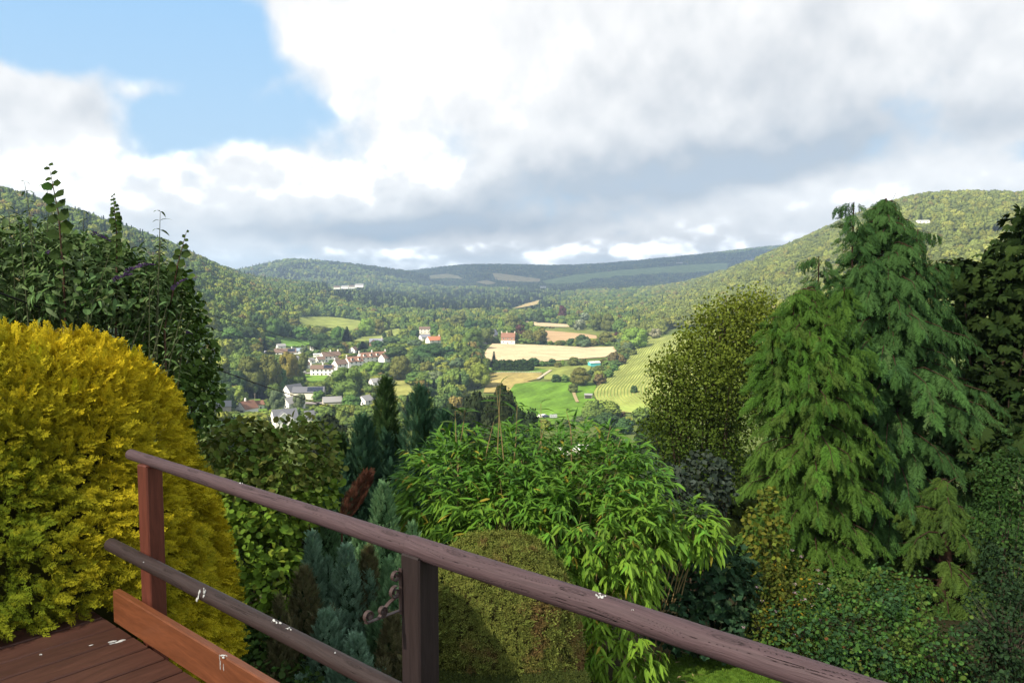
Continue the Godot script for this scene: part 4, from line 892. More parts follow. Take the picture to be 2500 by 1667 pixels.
	var keep: Array = [Vector4(-0.0243, 0.0105, 742, -0.0945), Vector4(-0.0032, 0.0105, 726, -0.0968), Vector4(0.0179, 0.0105, 730, -0.0961), Vector4(0.0389, 0.0105, 739, -0.0947), Vector4(0.0600, 0.0105, 745, -0.0935), Vector4(0.0811, 0.0105, 749, -0.0923), Vector4(0.1022, 0.0105, 750, -0.0913), Vector4(0.1233, 0.0105, 761, -0.0880), Vector4(0.0452, 0.0042, 903, -0.0725), Vector4(0.0535, 0.0042, 904, -0.0723), Vector4(0.0619, 0.0042, 904, -0.0721), Vector4(0.0702, 0.0042, 910, -0.0712), Vector4(0.0785, 0.0042, 921, -0.0698), Vector4(0.0869, 0.0042, 919, -0.0696), Vector4(0.0952, 0.0042, 916, -0.0697), Vector4(0.1035, 0.0042, 911, -0.0698), Vector4(0.0452, 0.0057, 1056, -0.0600), Vector4(0.0567, 0.0057, 1038, -0.0607), Vector4(0.0682, 0.0057, 1021, -0.0614), Vector4(0.0796, 0.0057, 1003, -0.0622), Vector4(0.0911, 0.0057, 982, -0.0632), Vector4(0.1026, 0.0057, 965, -0.0642), Vector4(0.1141, 0.0057, 958, -0.0644), Vector4(0.1255, 0.0057, 957, -0.0638), Vector4(0.0194, 0.0035, 1289, -0.0498), Vector4(0.0265, 0.0035, 1230, -0.0522), Vector4(0.0335, 0.0035, 1184, -0.0540), Vector4(0.0406, 0.0035, 1174, -0.0543), Vector4(0.0476, 0.0035, 1164, -0.0546), Vector4(0.0547, 0.0035, 1155, -0.0548), Vector4(0.0617, 0.0035, 1145, -0.0551), Vector4(0.0688, 0.0035, 1134, -0.0553), Vector4(0.0046, 0.0031, 1807, -0.0322), Vector4(0.0108, 0.0031, 1849, -0.0311), Vector4(0.0169, 0.0031, 1898, -0.0298), Vector4(0.0231, 0.0031, 1956, -0.0284), Vector4(0.0292, 0.0031, 2015, -0.0270), Vector4(-0.0312, 0.0046, 579, -0.1353), Vector4(-0.0220, 0.0046, 585, -0.1328), Vector4(-0.0127, 0.0046, 585, -0.1328), Vector4(-0.0034, 0.0046, 589, -0.1311), Vector4(0.0059, 0.0046, 609, -0.1244), Vector4(0.0152, 0.0046, 611, -0.1236), Vector4(0.0245, 0.0046, 613, -0.1228), Vector4(0.0338, 0.0046, 629, -0.1180), Vector4(0.0293, 0.0047, 674, -0.1071), Vector4(0.0387, 0.0047, 648, -0.1129), Vector4(0.0482, 0.0047, 624, -0.1189), Vector4(0.0576, 0.0047, 622, -0.1190), Vector4(0.0670, 0.0047, 620, -0.1192), Vector4(0.0764, 0.0047, 623, -0.1180), Vector4(0.0859, 0.0047, 638, -0.1139), Vector4(0.0953, 0.0047, 653, -0.1099), Vector4(-0.0250, 0.0047, 656, -0.1116), Vector4(-0.0155, 0.0047, 655, -0.1117), Vector4(-0.0060, 0.0047, 655, -0.1117), Vector4(0.0035, 0.0047, 654, -0.1118), Vector4(0.0129, 0.0047, 654, -0.1118), Vector4(0.0224, 0.0047, 653, -0.1119), Vector4(0.0319, 0.0047, 651, -0.1122), Vector4(0.0414, 0.0047, 652, -0.1118), Vector4(0.1112, 0.0087, 526, -0.1469), Vector4(0.2151, 0.0087, 527, -0.1334), Vector4(0.2324, 0.0087, 570, -0.1118), Vector4(-0.2628, 0.0049, 1066, -0.0518), Vector4(-0.2529, 0.0049, 1087, -0.0527), Vector4(-0.2430, 0.0049, 1103, -0.0536), Vector4(-0.2331, 0.0049, 1112, -0.0547), Vector4(-0.2233, 0.0049, 1114, -0.0561), Vector4(-0.2134, 0.0049, 1108, -0.0576), Vector4(-0.2035, 0.0049, 1101, -0.0590), Vector4(-0.1937, 0.0049, 1138, -0.0565), Vector4(-0.3088, 0.0040, 839, -0.0676), Vector4(-0.3008, 0.0040, 831, -0.0719), Vector4(-0.2928, 0.0040, 826, -0.0753), Vector4(-0.2848, 0.0040, 826, -0.0775), Vector4(-0.2768, 0.0040, 829, -0.0788), Vector4(-0.2687, 0.0040, 838, -0.0789), Vector4(-0.2607, 0.0040, 853, -0.0781), Vector4(-0.2527, 0.0040, 868, -0.0774), Vector4(-0.1953, 0.0037, 949, -0.0734), Vector4(-0.1878, 0.0037, 958, -0.0726), Vector4(-0.1804, 0.0037, 966, -0.0718), Vector4(-0.1729, 0.0037, 979, -0.0704), Vector4(-0.1655, 0.0037, 993, -0.0689), Vector4(-0.1581, 0.0037, 1006, -0.0674), Vector4(-0.1506, 0.0037, 1019, -0.0659), Vector4(-0.1432, 0.0037, 1032, -0.0643), Vector4(-0.2595, 0.0031, 627, -0.1188), Vector4(-0.2533, 0.0031, 607, -0.1238), Vector4(-0.2472, 0.0031, 603, -0.1246), Vector4(-0.2410, 0.0031, 609, -0.1231), Vector4(-0.2349, 0.0031, 617, -0.1211), Vector4(-0.2287, 0.0031, 638, -0.1161), Vector4(-0.3313, 0.0031, 518, -0.1522), Vector4(-0.1482, 0.0031, 576, -0.1347), Vector4(-0.1421, 0.0031, 554, -0.1418), Vector4(-0.1359, 0.0031, 564, -0.1387), Vector4(-0.1297, 0.0031, 564, -0.1389), Vector4(-0.1236, 0.0031, 564, -0.1391), Vector4(-0.0209, 0.0037, 4187, 0.0060), Vector4(-0.0134, 0.0037, 4052, 0.0035), Vector4(-0.0059, 0.0037, 4025, 0.0030), Vector4(0.0016, 0.0037, 3997, 0.0025), Vector4(0.0091, 0.0037, 3966, 0.0019), Vector4(0.0166, 0.0037, 3933, 0.0013), Vector4(0.0241, 0.0037, 3931, 0.0013), Vector4(0.0316, 0.0037, 3935, 0.0014), Vector4(-0.0426, 0.0031, 3845, -0.0000), Vector4(-0.0364, 0.0031, 3792, -0.0011), Vector4(-0.0303, 0.0031, 3740, -0.0020), Vector4(-0.0241, 0.0031, 3774, -0.0015), Vector4(-0.1005, 0.0031, 3848, 0.0052), Vector4(-0.0944, 0.0031, 4005, 0.0055), Vector4(-0.0882, 0.0031, 4130, 0.0058), Vector4(-0.0821, 0.0031, 4179, 0.0060), Vector4(-0.0759, 0.0031, 4161, 0.0058), Vector4(-0.0697, 0.0031, 4130, 0.0053), Vector4(-0.0636, 0.0031, 4079, 0.0045), Vector4(0.0505, 0.0146, 3783, -0.0010), Vector4(0.0796, 0.0146, 3869, 0.0003), Vector4(0.1088, 0.0146, 4206, 0.0062), Vector4(0.1380, 0.0146, 4347, 0.0091), Vector4(0.1671, 0.0146, 4439, 0.0115), Vector4(0.1963, 0.0146, 4476, 0.0130), Vector4(0.2255, 0.0146, 4498, 0.0145), Vector4(0.2546, 0.0146, 4519, 0.0162), Vector4(-0.3309, 0.0114, 543, -0.1215), Vector4(-0.3072, 0.0106, 551, -0.1204), Vector4(-0.2819, 0.0094, 583, -0.1130), Vector4(-0.2953, 0.0082, 556, -0.1260), Vector4(-0.3076, 0.0035, 581, -0.1232), Vector4(-0.3480, 0.0086, 536, -0.1276), Vector4(-0.3191, 0.0078, 544, -0.1318), Vector4(-0.2713, 0.0051, 592, -0.1172), Vector4(-0.2971, 0.0075, 499, -0.1508), Vector4(-0.2687, 0.0055, 497, -0.1519), Vector4(-0.2097, 0.0165, 526, -0.1321), Vector4(-0.1771, 0.0100, 618, -0.1126), Vector4(-0.2638, 0.0051, 652, -0.1028), Vector4(-0.2620, 0.0031, 777, -0.0850), Vector4(-0.2309, 0.0014, 641, -0.1137), Vector4(-0.2268, 0.0035, 706, -0.1003), Vector4(-0.2440, 0.0059, 524, -0.1446), Vector4(-0.3181, 0.0039, 512, -0.1529), Vector4(-0.2074, 0.0067, 832, -0.0734), Vector4(-0.2179, 0.0067, 850, -0.0713), Vector4(-0.2390, 0.0094, 807, -0.0776), Vector4(-0.2246, 0.0086, 795, -0.0818), Vector4(-0.1878, 0.0055, 808, -0.0829), Vector4(-0.1694, 0.0059, 835, -0.0803), Vector4(-0.1600, 0.0022, 965, -0.0674), Vector4(-0.1528, 0.0024, 963, -0.0663), Vector4(-0.1351, 0.0049, 970, -0.0650), Vector4(-0.1220, 0.0051, 953, -0.0663), Vector4(-0.0970, 0.0045, 968, -0.0616), Vector4(-0.1496, 0.0086, 878, -0.0755), Vector4(-0.1326, 0.0082, 873, -0.0760), Vector4(-0.1221, 0.0063, 847, -0.0784), Vector4(-0.0972, 0.0082, 818, -0.0816), Vector4(-0.1409, 0.0090, 620, -0.1098), Vector4(-0.1446, 0.0110, 729, -0.0919), Vector4(-0.1039, 0.0133, 709, -0.0924), Vector4(-0.0882, 0.0086, 651, -0.1074), Vector4(-0.1079, 0.0059, 637, -0.1104), Vector4(-0.1223, 0.0063, 684, -0.1011), Vector4(-0.0802, 0.0067, 742, -0.0897), Vector4(-0.1251, 0.0071, 601, -0.1215), Vector4(-0.0975, 0.0086, 602, -0.1209), Vector4(-0.1820, 0.0075, 523, -0.1419), Vector4(-0.2033, 0.0082, 492, -0.1531), Vector4(-0.3003, 0.0067, 848, -0.0590), Vector4(-0.2865, 0.0051, 864, -0.0603), Vector4(-0.2739, 0.0059, 972, -0.0527), Vector4(-0.2636, 0.0075, 895, -0.0647), Vector4(-0.2413, 0.0082, 954, -0.0631), Vector4(-0.2532, 0.0047, 892, -0.0700), Vector4(-0.2953, 0.0035, 807, -0.0749), Vector4(-0.1823, 0.0071, 1009, -0.0579), Vector4(-0.1671, 0.0055, 1034, -0.0569), Vector4(-0.3197, 0.0059, 862, -0.0501), Vector4(-0.3294, 0.0082, 759, -0.0682), Vector4(-0.3530, 0.0102, 711, -0.0700), Vector4(-0.3218, 0.0059, 713, -0.0855), Vector4(-0.3048, 0.0051, 732, -0.0895), Vector4(-0.0483, 0.0090, 813, -0.0732), Vector4(-0.0312, 0.0063, 870, -0.0682), Vector4(0.0101, 0.0055, 906, -0.0641), Vector4(0.0206, 0.0051, 871, -0.0691), Vector4(0.0357, 0.0059, 860, -0.0688), Vector4(-0.0135, 0.0027, 1000, -0.0562), Vector4(0.0003, 0.0075, 1029, -0.0532), Vector4(-0.0338, 0.0059, 994, -0.0566), Vector4(-0.0207, 0.0024, 957, -0.0640), Vector4(-0.0509, 0.0071, 1017, -0.0563), Vector4(-0.0666, 0.0075, 1102, -0.0506), Vector4(0.0238, 0.0035, 1120, -0.0535), Vector4(0.0631, 0.0037, 1288, -0.0406), Vector4(0.0919, 0.0059, 1164, -0.0469), Vector4(0.0848, 0.0059, 1037, -0.0540), Vector4(0.0481, 0.0059, 1261, -0.0432), Vector4(0.0343, 0.0051, 1266, -0.0438), Vector4(0.1064, 0.0059, 1003, -0.0516), Vector4(0.1208, 0.0059, 977, -0.0524), Vector4(0.1353, 0.0063, 936, -0.0571), Vector4(0.1799, 0.0051, 834, -0.0650), Vector4(0.1545, 0.0114, 772, -0.0715), Vector4(0.1447, 0.0051, 755, -0.0814), Vector4(0.1184, 0.0071, 831, -0.0720), Vector4(0.0875, 0.0059, 836, -0.0738), Vector4(0.0921, 0.0051, 824, -0.0767), Vector4(0.0751, 0.0043, 845, -0.0751), Vector4(0.0593, 0.0035, 849, -0.0762), Vector4(0.1026, 0.0031, 837, -0.0759), Vector4(0.1334, 0.0039, 829, -0.0741), Vector4(0.1318, 0.0024, 896, -0.0662), Vector4(-0.0227, 0.0033, 677, -0.0982), Vector4(0.0134, 0.0039, 686, -0.1006), Vector4(0.0279, 0.0051, 684, -0.1002), Vector4(0.0390, 0.0039, 684, -0.1019), Vector4(0.0502, 0.0043, 684, -0.1006), Vector4(0.0581, 0.0035, 674, -0.1036), Vector4(0.0642, 0.0016, 683, -0.1008), Vector4(0.0778, 0.0053, 681, -0.0997), Vector4(0.0897, 0.0035, 689, -0.0995), Vector4(0.1146, 0.0035, 685, -0.0990), Vector4(0.1402, 0.0047, 722, -0.0878), Vector4(0.1278, 0.0059, 674, -0.0963), Vector4(0.1386, 0.0037, 670, -0.0990), Vector4(0.1199, 0.0051, 653, -0.1037), Vector4(0.1095, 0.0051, 629, -0.1103), Vector4(0.1220, 0.0043, 609, -0.1152), Vector4(0.1102, 0.0055, 584, -0.1221), Vector4(0.0996, 0.0035, 620, -0.1146), Vector4(0.1292, 0.0035, 639, -0.1074), Vector4(0.1526, 0.0035, 721, -0.0882), Vector4(0.1541, 0.0035, 541, -0.1351), Vector4(0.0859, 0.0084, 579, -0.1205), Vector4(0.0778, 0.0045, 553, -0.1336), Vector4(0.0558, 0.0047, 600, -0.1210), Vector4(0.0674, 0.0039, 598, -0.1212), Vector4(-0.0429, 0.0104, 588, -0.1195), Vector4(-0.0682, 0.0075, 649, -0.1061), Vector4(0.1200, 0.0094, 420, -0.1763), Vector4(0.0848, 0.0068, 450, -0.1726), Vector4(0.1393, 0.0043, 450, -0.1694), Vector4(0.1431, 0.0076, 400, -0.1829), Vector4(0.1018, 0.0050, 439, -0.1745), Vector4(-0.2853, 0.0172, 757, -0.0898), Vector4(-0.2702, 0.0075, 778, -0.0880), Vector4(-0.3072, 0.0062, 739, -0.0897), Vector4(-0.2285, 0.0161, 734, -0.0969), Vector4(-0.2453, 0.0068, 764, -0.0924), Vector4(-0.2412, 0.0072, 722, -0.0992), Vector4(-0.2541, 0.0073, 713, -0.1004), Vector4(-0.2732, 0.0080, 725, -0.0974), Vector4(-0.2389, 0.0185, 637, -0.1140), Vector4(-0.2168, 0.0113, 674, -0.1072), Vector4(-0.1992, 0.0135, 694, -0.1039), Vector4(-0.1840, 0.0129, 728, -0.0986), Vector4(-0.1676, 0.0136, 737, -0.0973), Vector4(-0.1992, 0.0065, 804, -0.0883), Vector4(-0.2565, 0.0252, 539, -0.1436), Vector4(-0.2763, 0.0160, 548, -0.1413), Vector4(-0.2775, 0.0175, 503, -0.1578), Vector4(-0.2881, 0.0203, 433, -0.1788), Vector4(-0.3353, 0.0156, 486, -0.1627), Vector4(-0.3666, 0.0152, 460, -0.1622), Vector4(-0.3198, 0.0079, 505, -0.1579), Vector4(-0.2272, 0.0160, 513, -0.1531), Vector4(-0.1854, 0.0114, 508, -0.1539), Vector4(-0.2469, 0.0207, 454, -0.1737), Vector4(-0.1601, 0.0080, 723, -0.0998), Vector4(-0.2904, 0.0073, 791, -0.0821), Vector4(-0.2602, 0.0077, 678, -0.1065), Vector4(-0.1712, 0.0109, 587, -0.1293), Vector4(-0.2493, 0.0064, 816, -0.0843), Vector4(-0.1706, 0.0113, 887, -0.0787), Vector4(-0.1092, 0.0094, 997, -0.0643), Vector4(-0.1095, 0.0087, 941, -0.0711), Vector4(-0.0984, 0.0119, 894, -0.0756), Vector4(-0.0047, 0.0115, 872, -0.0741), Vector4(-0.0240, 0.0087, 938, -0.0681), Vector4(0.1035, 0.0095, 676, -0.1034), Vector4(0.0965, 0.0076, 529, -0.1450), Vector4(0.0666, 0.0194, 330, -0.2167), Vector4(0.0928, 0.0252, 325, -0.2174), Vector4(0.0921, 0.0153, 340, -0.2127), Vector4(-0.2190, 0.0051, 2812, -0.0080), Vector4(-0.2088, 0.0059, 2826, -0.0075), Vector4(-0.2006, 0.0046, 2826, -0.0074), Vector4(-0.1909, 0.0065, 2910, -0.0054), Vector4(0.0389, 0.0048, 3234, -0.0066), Vector4(0.5107, 0.0097, 1030, 0.0739), Vector4(0.3001, 0.0030, 4762, 0.0275), Vector4(0.2093, 0.0051, 4928, 0.0242), Vector4(-0.2617, 0.0047, 643, -0.1143), Vector4(-0.2516, 0.0047, 644, -0.1140), Vector4(-0.2465, 0.0047, 643, -0.1140), Vector4(-0.2406, 0.0047, 636, -0.1155), Vector4(-0.2434, 0.0057, 526, -0.1493), Vector4(0.0375, 0.0064, 470, -0.1704), Vector4(0.0423, 0.0064, 468, -0.1708), Vector4(0.0524, 0.0064, 466, -0.1708), Vector4(-0.0401, 0.0036, 828, -0.0820), Vector4(-0.0345, 0.0035, 865, -0.0769)]
	var d := 330.0
	while d < 5700.0:
		var step := 8.5 if d < 900.0 else (10.0 if d < 1700.0 else (13.0 if d < 2900.0 else 19.0))
		var x := -0.72 * d
		while x < 0.72 * d:
			var px := x + rng.randf_range(-0.45, 0.45) * step
			var pz := -d + rng.randf_range(-0.45, 0.45) * step
			x += step
			var u := px / -pz
			if d < 430.0 and u > -0.36: continue
			var p := Vector2(px, pz)
			var r := p.length()
			var fa := clampf((atan2(px, -pz) - A0) / 1.7 * (NA - 1), 0, NA - 1)
			var fr := clampf((log(r) - lnr0) / lnstep, 0, NR - 1)
			var y := height(px, pz)
			if (y + 16.0 - EYE) / r < seen[int(fa) * NR + int(fr)] - 0.002: continue
			var hit := false
			for k in clear.size():
				if boxes[k].has_point(p) and Geometry2D.is_point_in_polygon(p, clear[k]):
					hit = true
					break
			if hit: continue
			var side_u := u + 0.06 * big.get_noise_2d(px * 2.0 + 500.0, pz * 2.0)
			var region := "valley_wood"
			if d > 2650.0 + 700.0 * big.get_noise_2d(px * 0.7 + 900.0, pz * 0.7): region = "far_wood"
			elif side_u < -0.17 and (d < 1500.0 or side_u < -0.25): region = "left_hill_wood"
			elif side_u > 0.17: region = "right_hill_wood"
			elif d > 1500.0 and side_u < 0.06: region = "plantation"
			var n1 := big.get_noise_2d(px, pz)
			var n2 := hue.get_noise_2d(px, pz)
			var conifer := n1 > 0.33
			if region == "plantation": conifer = rng.randf() < 0.85
			elif region == "far_wood": conifer = n1 > 0.05
			elif region == "right_hill_wood": conifer = n1 > 0.55
			elif region == "left_hill_wood": conifer = n1 > 0.4 or (y > 40.0 and rng.randf() < 0.3)
			if region == "valley_wood": conifer = rng.randf() < 0.12
			var h := rng.randf_range(6.0, 18.5) * (1.15 if conifer else 1.0)
			var slim := 1.0
			for k in keep:
				# nothing here grows into the view of the houses, fields and single trees beyond
				if k.z > d and absf(u - k.x) < k.y + 4.0 / d:
					slim = minf(slim, (k.w * d + EYE - y + 0.8) / h)
			if slim < 0.22: continue
			h *= slim
			var w := rng.randf_range(9.0, 19.0) * (0.35 + 0.65 * slim) if not conifer else rng.randf_range(5.5, 8.0)
			if d > 2900.0: w *= 1.5
			var col := Color(0.092, 0.140, 0.036)
			var q := n2 * 0.8 + rng.randf_range(-0.5, 0.5)
			if conifer: col = Color(0.048, 0.088, 0.034) * rng.randf_range(0.8, 1.3)
			elif q > 0.28: col = Color(0.165, 0.190, 0.042)
			elif q > 0.05: col = Color(0.120, 0.165, 0.038)
			elif q < -0.35: col = Color(0.065, 0.11, 0.038)
			if not conifer and rng.randf() < 0.03: col = Color(0.15, 0.125, 0.045)
			if region == "right_hill_wood": col = col.lerp(Color(0.175, 0.178, 0.056), 0.42)
			if region == "plantation": col = col.lerp(Color(0.07, 0.115, 0.05), 0.5)
			var b := Basis(Vector3.UP, rng.randf() * TAU) * Basis.from_scale(Vector3(w, h, w))
			var into: Array = list[region]["cone" if conifer else "round"]
			into[0].append(Transform3D(b, Vector3(px, y - 0.8, pz)))
			into[1].append(col * 1.28 * rng.randf_range(0.84, 1.20) * (1.0 + 0.5 * big.get_noise_2d(px * 3.0 + 77.0, pz * 3.0)))
		d += step
	var leaf := material("wood leaves", Color(1.0, 1.0, 0.9), 0.85, 0.06, 0.3)
	var total := 0
	for k in names:
		var o := Node3D.new()
		o.name = k
		add_child(o)
		tag(o, names[k][0], "wood", "", "stuff")
		scatter(o, "", "trees", [crown_of("round", false, 0), crown_of("round", false, 1), crown_of("round", false, 2), crown_of("oval", false, 1)], leaf, list[k]["round"][0], list[k]["round"][1])
		scatter(o, "", "conifers", [crown_of("cone", false, 0), crown_of("cone", false, 1)], leaf, list[k]["cone"][0], list[k]["cone"][1])
		total += list[k]["round"][0].size() + list[k]["cone"][0].size()
	print("wood trees ", total)
	# thicket on the near slope, below the line of sight to the valley
	var tk := Node3D.new()
	tk.name = "slope_thicket"
	add_child(tk)
	tag(tk, "dark bushes and trees on the slope below the garden", "thicket", "", "stuff")
	var tw := []; var tc := []
	var td := 34.0
	while td < 250.0:
		var step := 2.2 + td * 0.022
		var x := -0.5 * td
		while x < 0.52 * td:
			var p := Vector2(x + rng.randf_range(-0.4, 0.4) * step, -td + rng.randf_range(-0.4, 0.4) * step)
			x += step
			var g := ground(p.x, p.y)
			var room := (EYE - g.y) - td * (0.215 + 0.02 * sin(p.x / td * 40.0))
			if room < 2.0: continue
			var h := minf(room, rng.randf_range(5.0, 11.0))
			var w := h * rng.randf_range(0.7, 1.1)
			tw.append(Transform3D(Basis(Vector3.UP, rng.randf() * TAU) * Basis.from_scale(Vector3(w, h, w)), g - Vector3(0, 0.3, 0)))
			tc.append(Color(0.045, 0.080, 0.024).lerp(Color(0.085, 0.105, 0.030), rng.randf()) * rng.randf_range(0.7, 1.25))
		td += step
	scatter(tk, "", "bushes", [crown_of("bush", true, 0), crown_of("round", true, 1)], leaf, tw, tc)
	# clipped hedge below the wheat field
	var line: Array = [Vector3(-14.09, -71.15, -657.32), Vector3(-5.87, -71.13, -656.38), Vector3(2.76, -71.14, -655.69), Vector3(9.66, -71.12, -655.49), Vector3(17.03, -70.98, -657.31)]
	var h := thing("clipped_hedge", "long clipped dark green hedge below the wheat field", "hedge", line[2])
	var where := []; var cols := []
	for i in 900:
		var t := rng.randf() * (line.size() - 1)
		var a: Vector3 = line[int(t)].lerp(line[int(t) + 1], t - int(t))
		a += Vector3(rng.randf_range(-1.3, 1.3), rng.randf_range(0.4, 8.2), rng.randf_range(-2.2, 2.2)) - line[2]
		where.append(Transform3D(Basis(rand_dir(), rng.randf() * TAU) * Basis.from_scale(Vector3.ONE * 2.2), a))
		cols.append(Color(0.04, 0.075, 0.022) * rng.randf_range(0.8, 1.25))
	scatter(h, "", "foliage", [crown_of("bush", false, 1)], leaf, where, cols)
	# low white rail fence of the meadow
	var rl: Array = [Vector3(-14.32, -71.84, -645.77), Vector3(-1.67, -71.63, -646.94), Vector3(13.33, -71.55, -646.23), Vector3(23.96, -71.44, -645.22)]
	var fence := thing("rail_fence", "low pale rail fence along the top of the dry tan meadow", "fence", rl[0])
	var wood := material("weathered rail", Color(0.5, 0.48, 0.42), 0.8)
	for i in rl.size() - 1:
		for k in 6:
			var a: Vector3 = rl[i].lerp(rl[i + 1], k / 6.0) - rl[0]
			var e: Vector3 = rl[i].lerp(rl[i + 1], (k + 1) / 6.0) - rl[0]
			var s := Shape.new()
			s.box(Transform3D(Basis(), a + Vector3(0, 0.7, 0)), Vector3(0.18, 1.5, 0.18))
			part(fence, "post", s.mesh(), wood)
			for y in [0.6, 1.2]:
				var q := Shape.new()
				q.tube([a + Vector3(0, y, 0.1), e + Vector3(0, y, 0.1)], [0.09, 0.09], 5)
				part(fence, "rail", q.mesh(), wood)

# ---------------------------------------------------------------- houses
const WALLS := {"white": Color(0.86, 0.85, 0.82), "cream": Color(0.74, 0.70, 0.60), "pale": Color(0.55, 0.56, 0.60), "stone": Color(0.46, 0.42, 0.36), "brick": Color(0.36, 0.22, 0.16), "turquoise": Color(0.10, 0.42, 0.46), "timber": Color(0.30, 0.27, 0.24)}
const ROOFS := {"brown": Color(0.15, 0.105, 0.085), "redbrown": Color(0.22, 0.125, 0.09), "red": Color(0.22, 0.115, 0.08), "orange": Color(0.42, 0.17, 0.09), "grey": Color(0.24, 0.24, 0.25), "slate": Color(0.12, 0.125, 0.145), "blue": Color(0.24, 0.30, 0.38), "bluegrey": Color(0.20, 0.21, 0.26), "white": Color(0.78, 0.78, 0.76), "pale": Color(0.5, 0.5, 0.55)}

func build_house(h: Array) -> void:
	var L: float = h[5][0]; var D: float = h[5][1]; var hw: float = h[5][2]; var hr: float = h[5][3]
	var o := thing(h[0], h[1], h[2], h[4], deg_to_rad(h[5][4]), h[3])
	var wall := material("wall %s" % h[6], WALLS[h[6]], 0.9, 0.2)
	var roof := material("roof %s" % h[7], ROOFS[h[7]], 0.85, 0.25)
	var glass := material("window glass", Color(0.03, 0.035, 0.045), 0.15, 0.5)
	var white := material("window frame", Color(0.75, 0.75, 0.73), 0.6)
	var s := Shape.new()
	var a := L / 2; var b := D / 2
	var low := -3.0
	for sg in [-1.0, 1.0]:
		s.out_quad(Vector3(-a, low, b * sg), Vector3(a, low, b * sg), Vector3(a, hw, b * sg), Vector3(-a, hw, b * sg), Vector3(0, 0, sg), Color.WHITE)
		s.out_quad(Vector3(a * sg, low, -b), Vector3(a * sg, low, b), Vector3(a * sg, hw, b), Vector3(a * sg, hw, -b), Vector3(sg, 0, 0), Color.WHITE)
		var g := [Vector3(a * sg, hw, -b), Vector3(a * sg, hw, b), Vector3(a * sg, hw + hr, 0)]
		if (g[2] - g[0]).cross(g[1] - g[0]).x * sg < 0: g = [g[0], g[2], g[1]]
		s.tri(g[0], g[1], g[2], Color.WHITE)
	part(o, "wall", s.mesh(), wall)
	if "whitebase" in h[11]:
		var wb := Shape.new()
		wb.box(Transform3D(Basis(), Vector3(0, hw * 0.21, 0)), Vector3(L + 0.24, hw * 0.46, D + 0.24))
		part(o, "ground_floor_wall", wb.mesh(), material("wall white", WALLS["white"], 0.9, 0.2))
	# roof: two slabs with thickness and eaves
	var rs := Shape.new()
	var eave := 0.45
	var pitch := atan2(hr, b)
	var sl := (b + eave) / cos(pitch)
	for sg in [-1.0, 1.0]:
		var t := Transform3D(Basis(Vector3.RIGHT, pitch * sg), Vector3.ZERO)
		t.origin = Vector3(0, hw + hr + 0.08, 0) + t.basis * Vector3(0, 0.06, sl / 2 * sg)
		rs.box(t, Vector3(L + 0.5, 0.18, sl), Color.WHITE, 0.03)
	var rf := part(o, "roof", rs.mesh(), roof)
	for c in h[8]:
		var cs := Shape.new()
		cs.box(Transform3D(Basis(), Vector3(c * L, hw + hr + 0.5, 0)), Vector3(1.0, 2.4, 0.8), Color.WHITE, 0.05)
		for k in 2:
			cs.tube([Vector3(c * L - 0.22 + 0.44 * k, hw + hr + 1.7, 0), Vector3(c * L - 0.22 + 0.44 * k, hw + hr + 2.1, 0)], [0.14, 0.11], 7)
		part(rf, "chimney", cs.mesh(), material("chimney %s" % h[6], WALLS[h[6]] if h[6] != "brick" else Color(0.6, 0.5, 0.45), 0.9))
	if h[9] > 0:
		# rows of dark solar panels on the front slope
		var t := Transform3D(Basis(Vector3.RIGHT, pitch), Vector3.ZERO)
		t.origin = Vector3(0, hw + hr + 0.08, 0) + t.basis * Vector3(0, 0.24, 0)
		var n := int(L * h[9] / 1.7)
		for i in n:
			for j in 2:
				var ps := Shape.new()
				ps.box(Transform3D(t.basis, t * Vector3(a * 0.92 - 0.9 - i * 1.72, 0, sl * (0.28 + 0.36 * j))), Vector3(1.62, 0.08, sl * 0.34), Color.WHITE, 0.02)
				part(rf, "solar_panel", ps.mesh(), material("solar panel", Color(0.016, 0.022, 0.045), 0.25, 0.5))
	if "gablefront" in h[11] or "frontgable" in h[11]:
		var gw := D * 0.42
		var gx := L * (-0.12 if "gablefront" in h[11] else -0.2)
		var gs := Shape.new()
		var zf := b + 1.6
		var top := hw + hr * 0.8
		var gcol := Color.WHITE
		gs.out_quad(Vector3(gx - gw, low, zf), Vector3(gx + gw, low, zf), Vector3(gx + gw, hw, zf), Vector3(gx - gw, hw, zf), Vector3(0, 0, 1), gcol)
		gs.tri(Vector3(gx - gw, hw, zf), Vector3(gx, top, zf), Vector3(gx + gw, hw, zf), gcol)
		for sg in [-1.0, 1.0]:
			gs.out_quad(Vector3(gx + gw * sg, low, zf), Vector3(gx + gw * sg, low, 0), Vector3(gx + gw * sg, hw, 0), Vector3(gx + gw * sg, hw, zf), Vector3(sg, 0, 0), gcol)
		part(o, "gable_wall", gs.mesh(), wall)
		var gr := Shape.new()
		var gp := atan2(top - hw, gw)
		var gl := (gw + 0.4) / cos(gp)
		for sg in [-1.0, 1.0]:
			var t := Transform3D(Basis(Vector3.BACK, -gp * sg), Vector3.ZERO)
			t.origin = Vector3(gx, top + 0.1, zf / 2 + 0.25) + t.basis * Vector3(gl / 2 * sg, 0.05, 0)
			gr.box(t, Vector3(gl, 0.18, zf + 0.5), Color.WHITE, 0.03)
			if "gablefront" in h[11]:
				var bs := Shape.new()
				var t2 := Transform3D(t.basis, Vector3(gx, top, zf + 0.56) + t.basis * Vector3(gl / 2 * sg, -0.1, 0))
				bs.box(t2, Vector3(gl, 0.55, 0.12), Color.WHITE, 0.02)
				part(o, "barge_board", bs.mesh(), white)
		part(o, "gable_roof", gr.mesh(), roof)
		var ws := Shape.new()
		ws.box(Transform3D(Basis(), Vector3(gx, hw * 0.55, zf + 0.03)), Vector3(1.8, 1.3, 0.1))
		part(o, "window", ws.mesh(), glass)
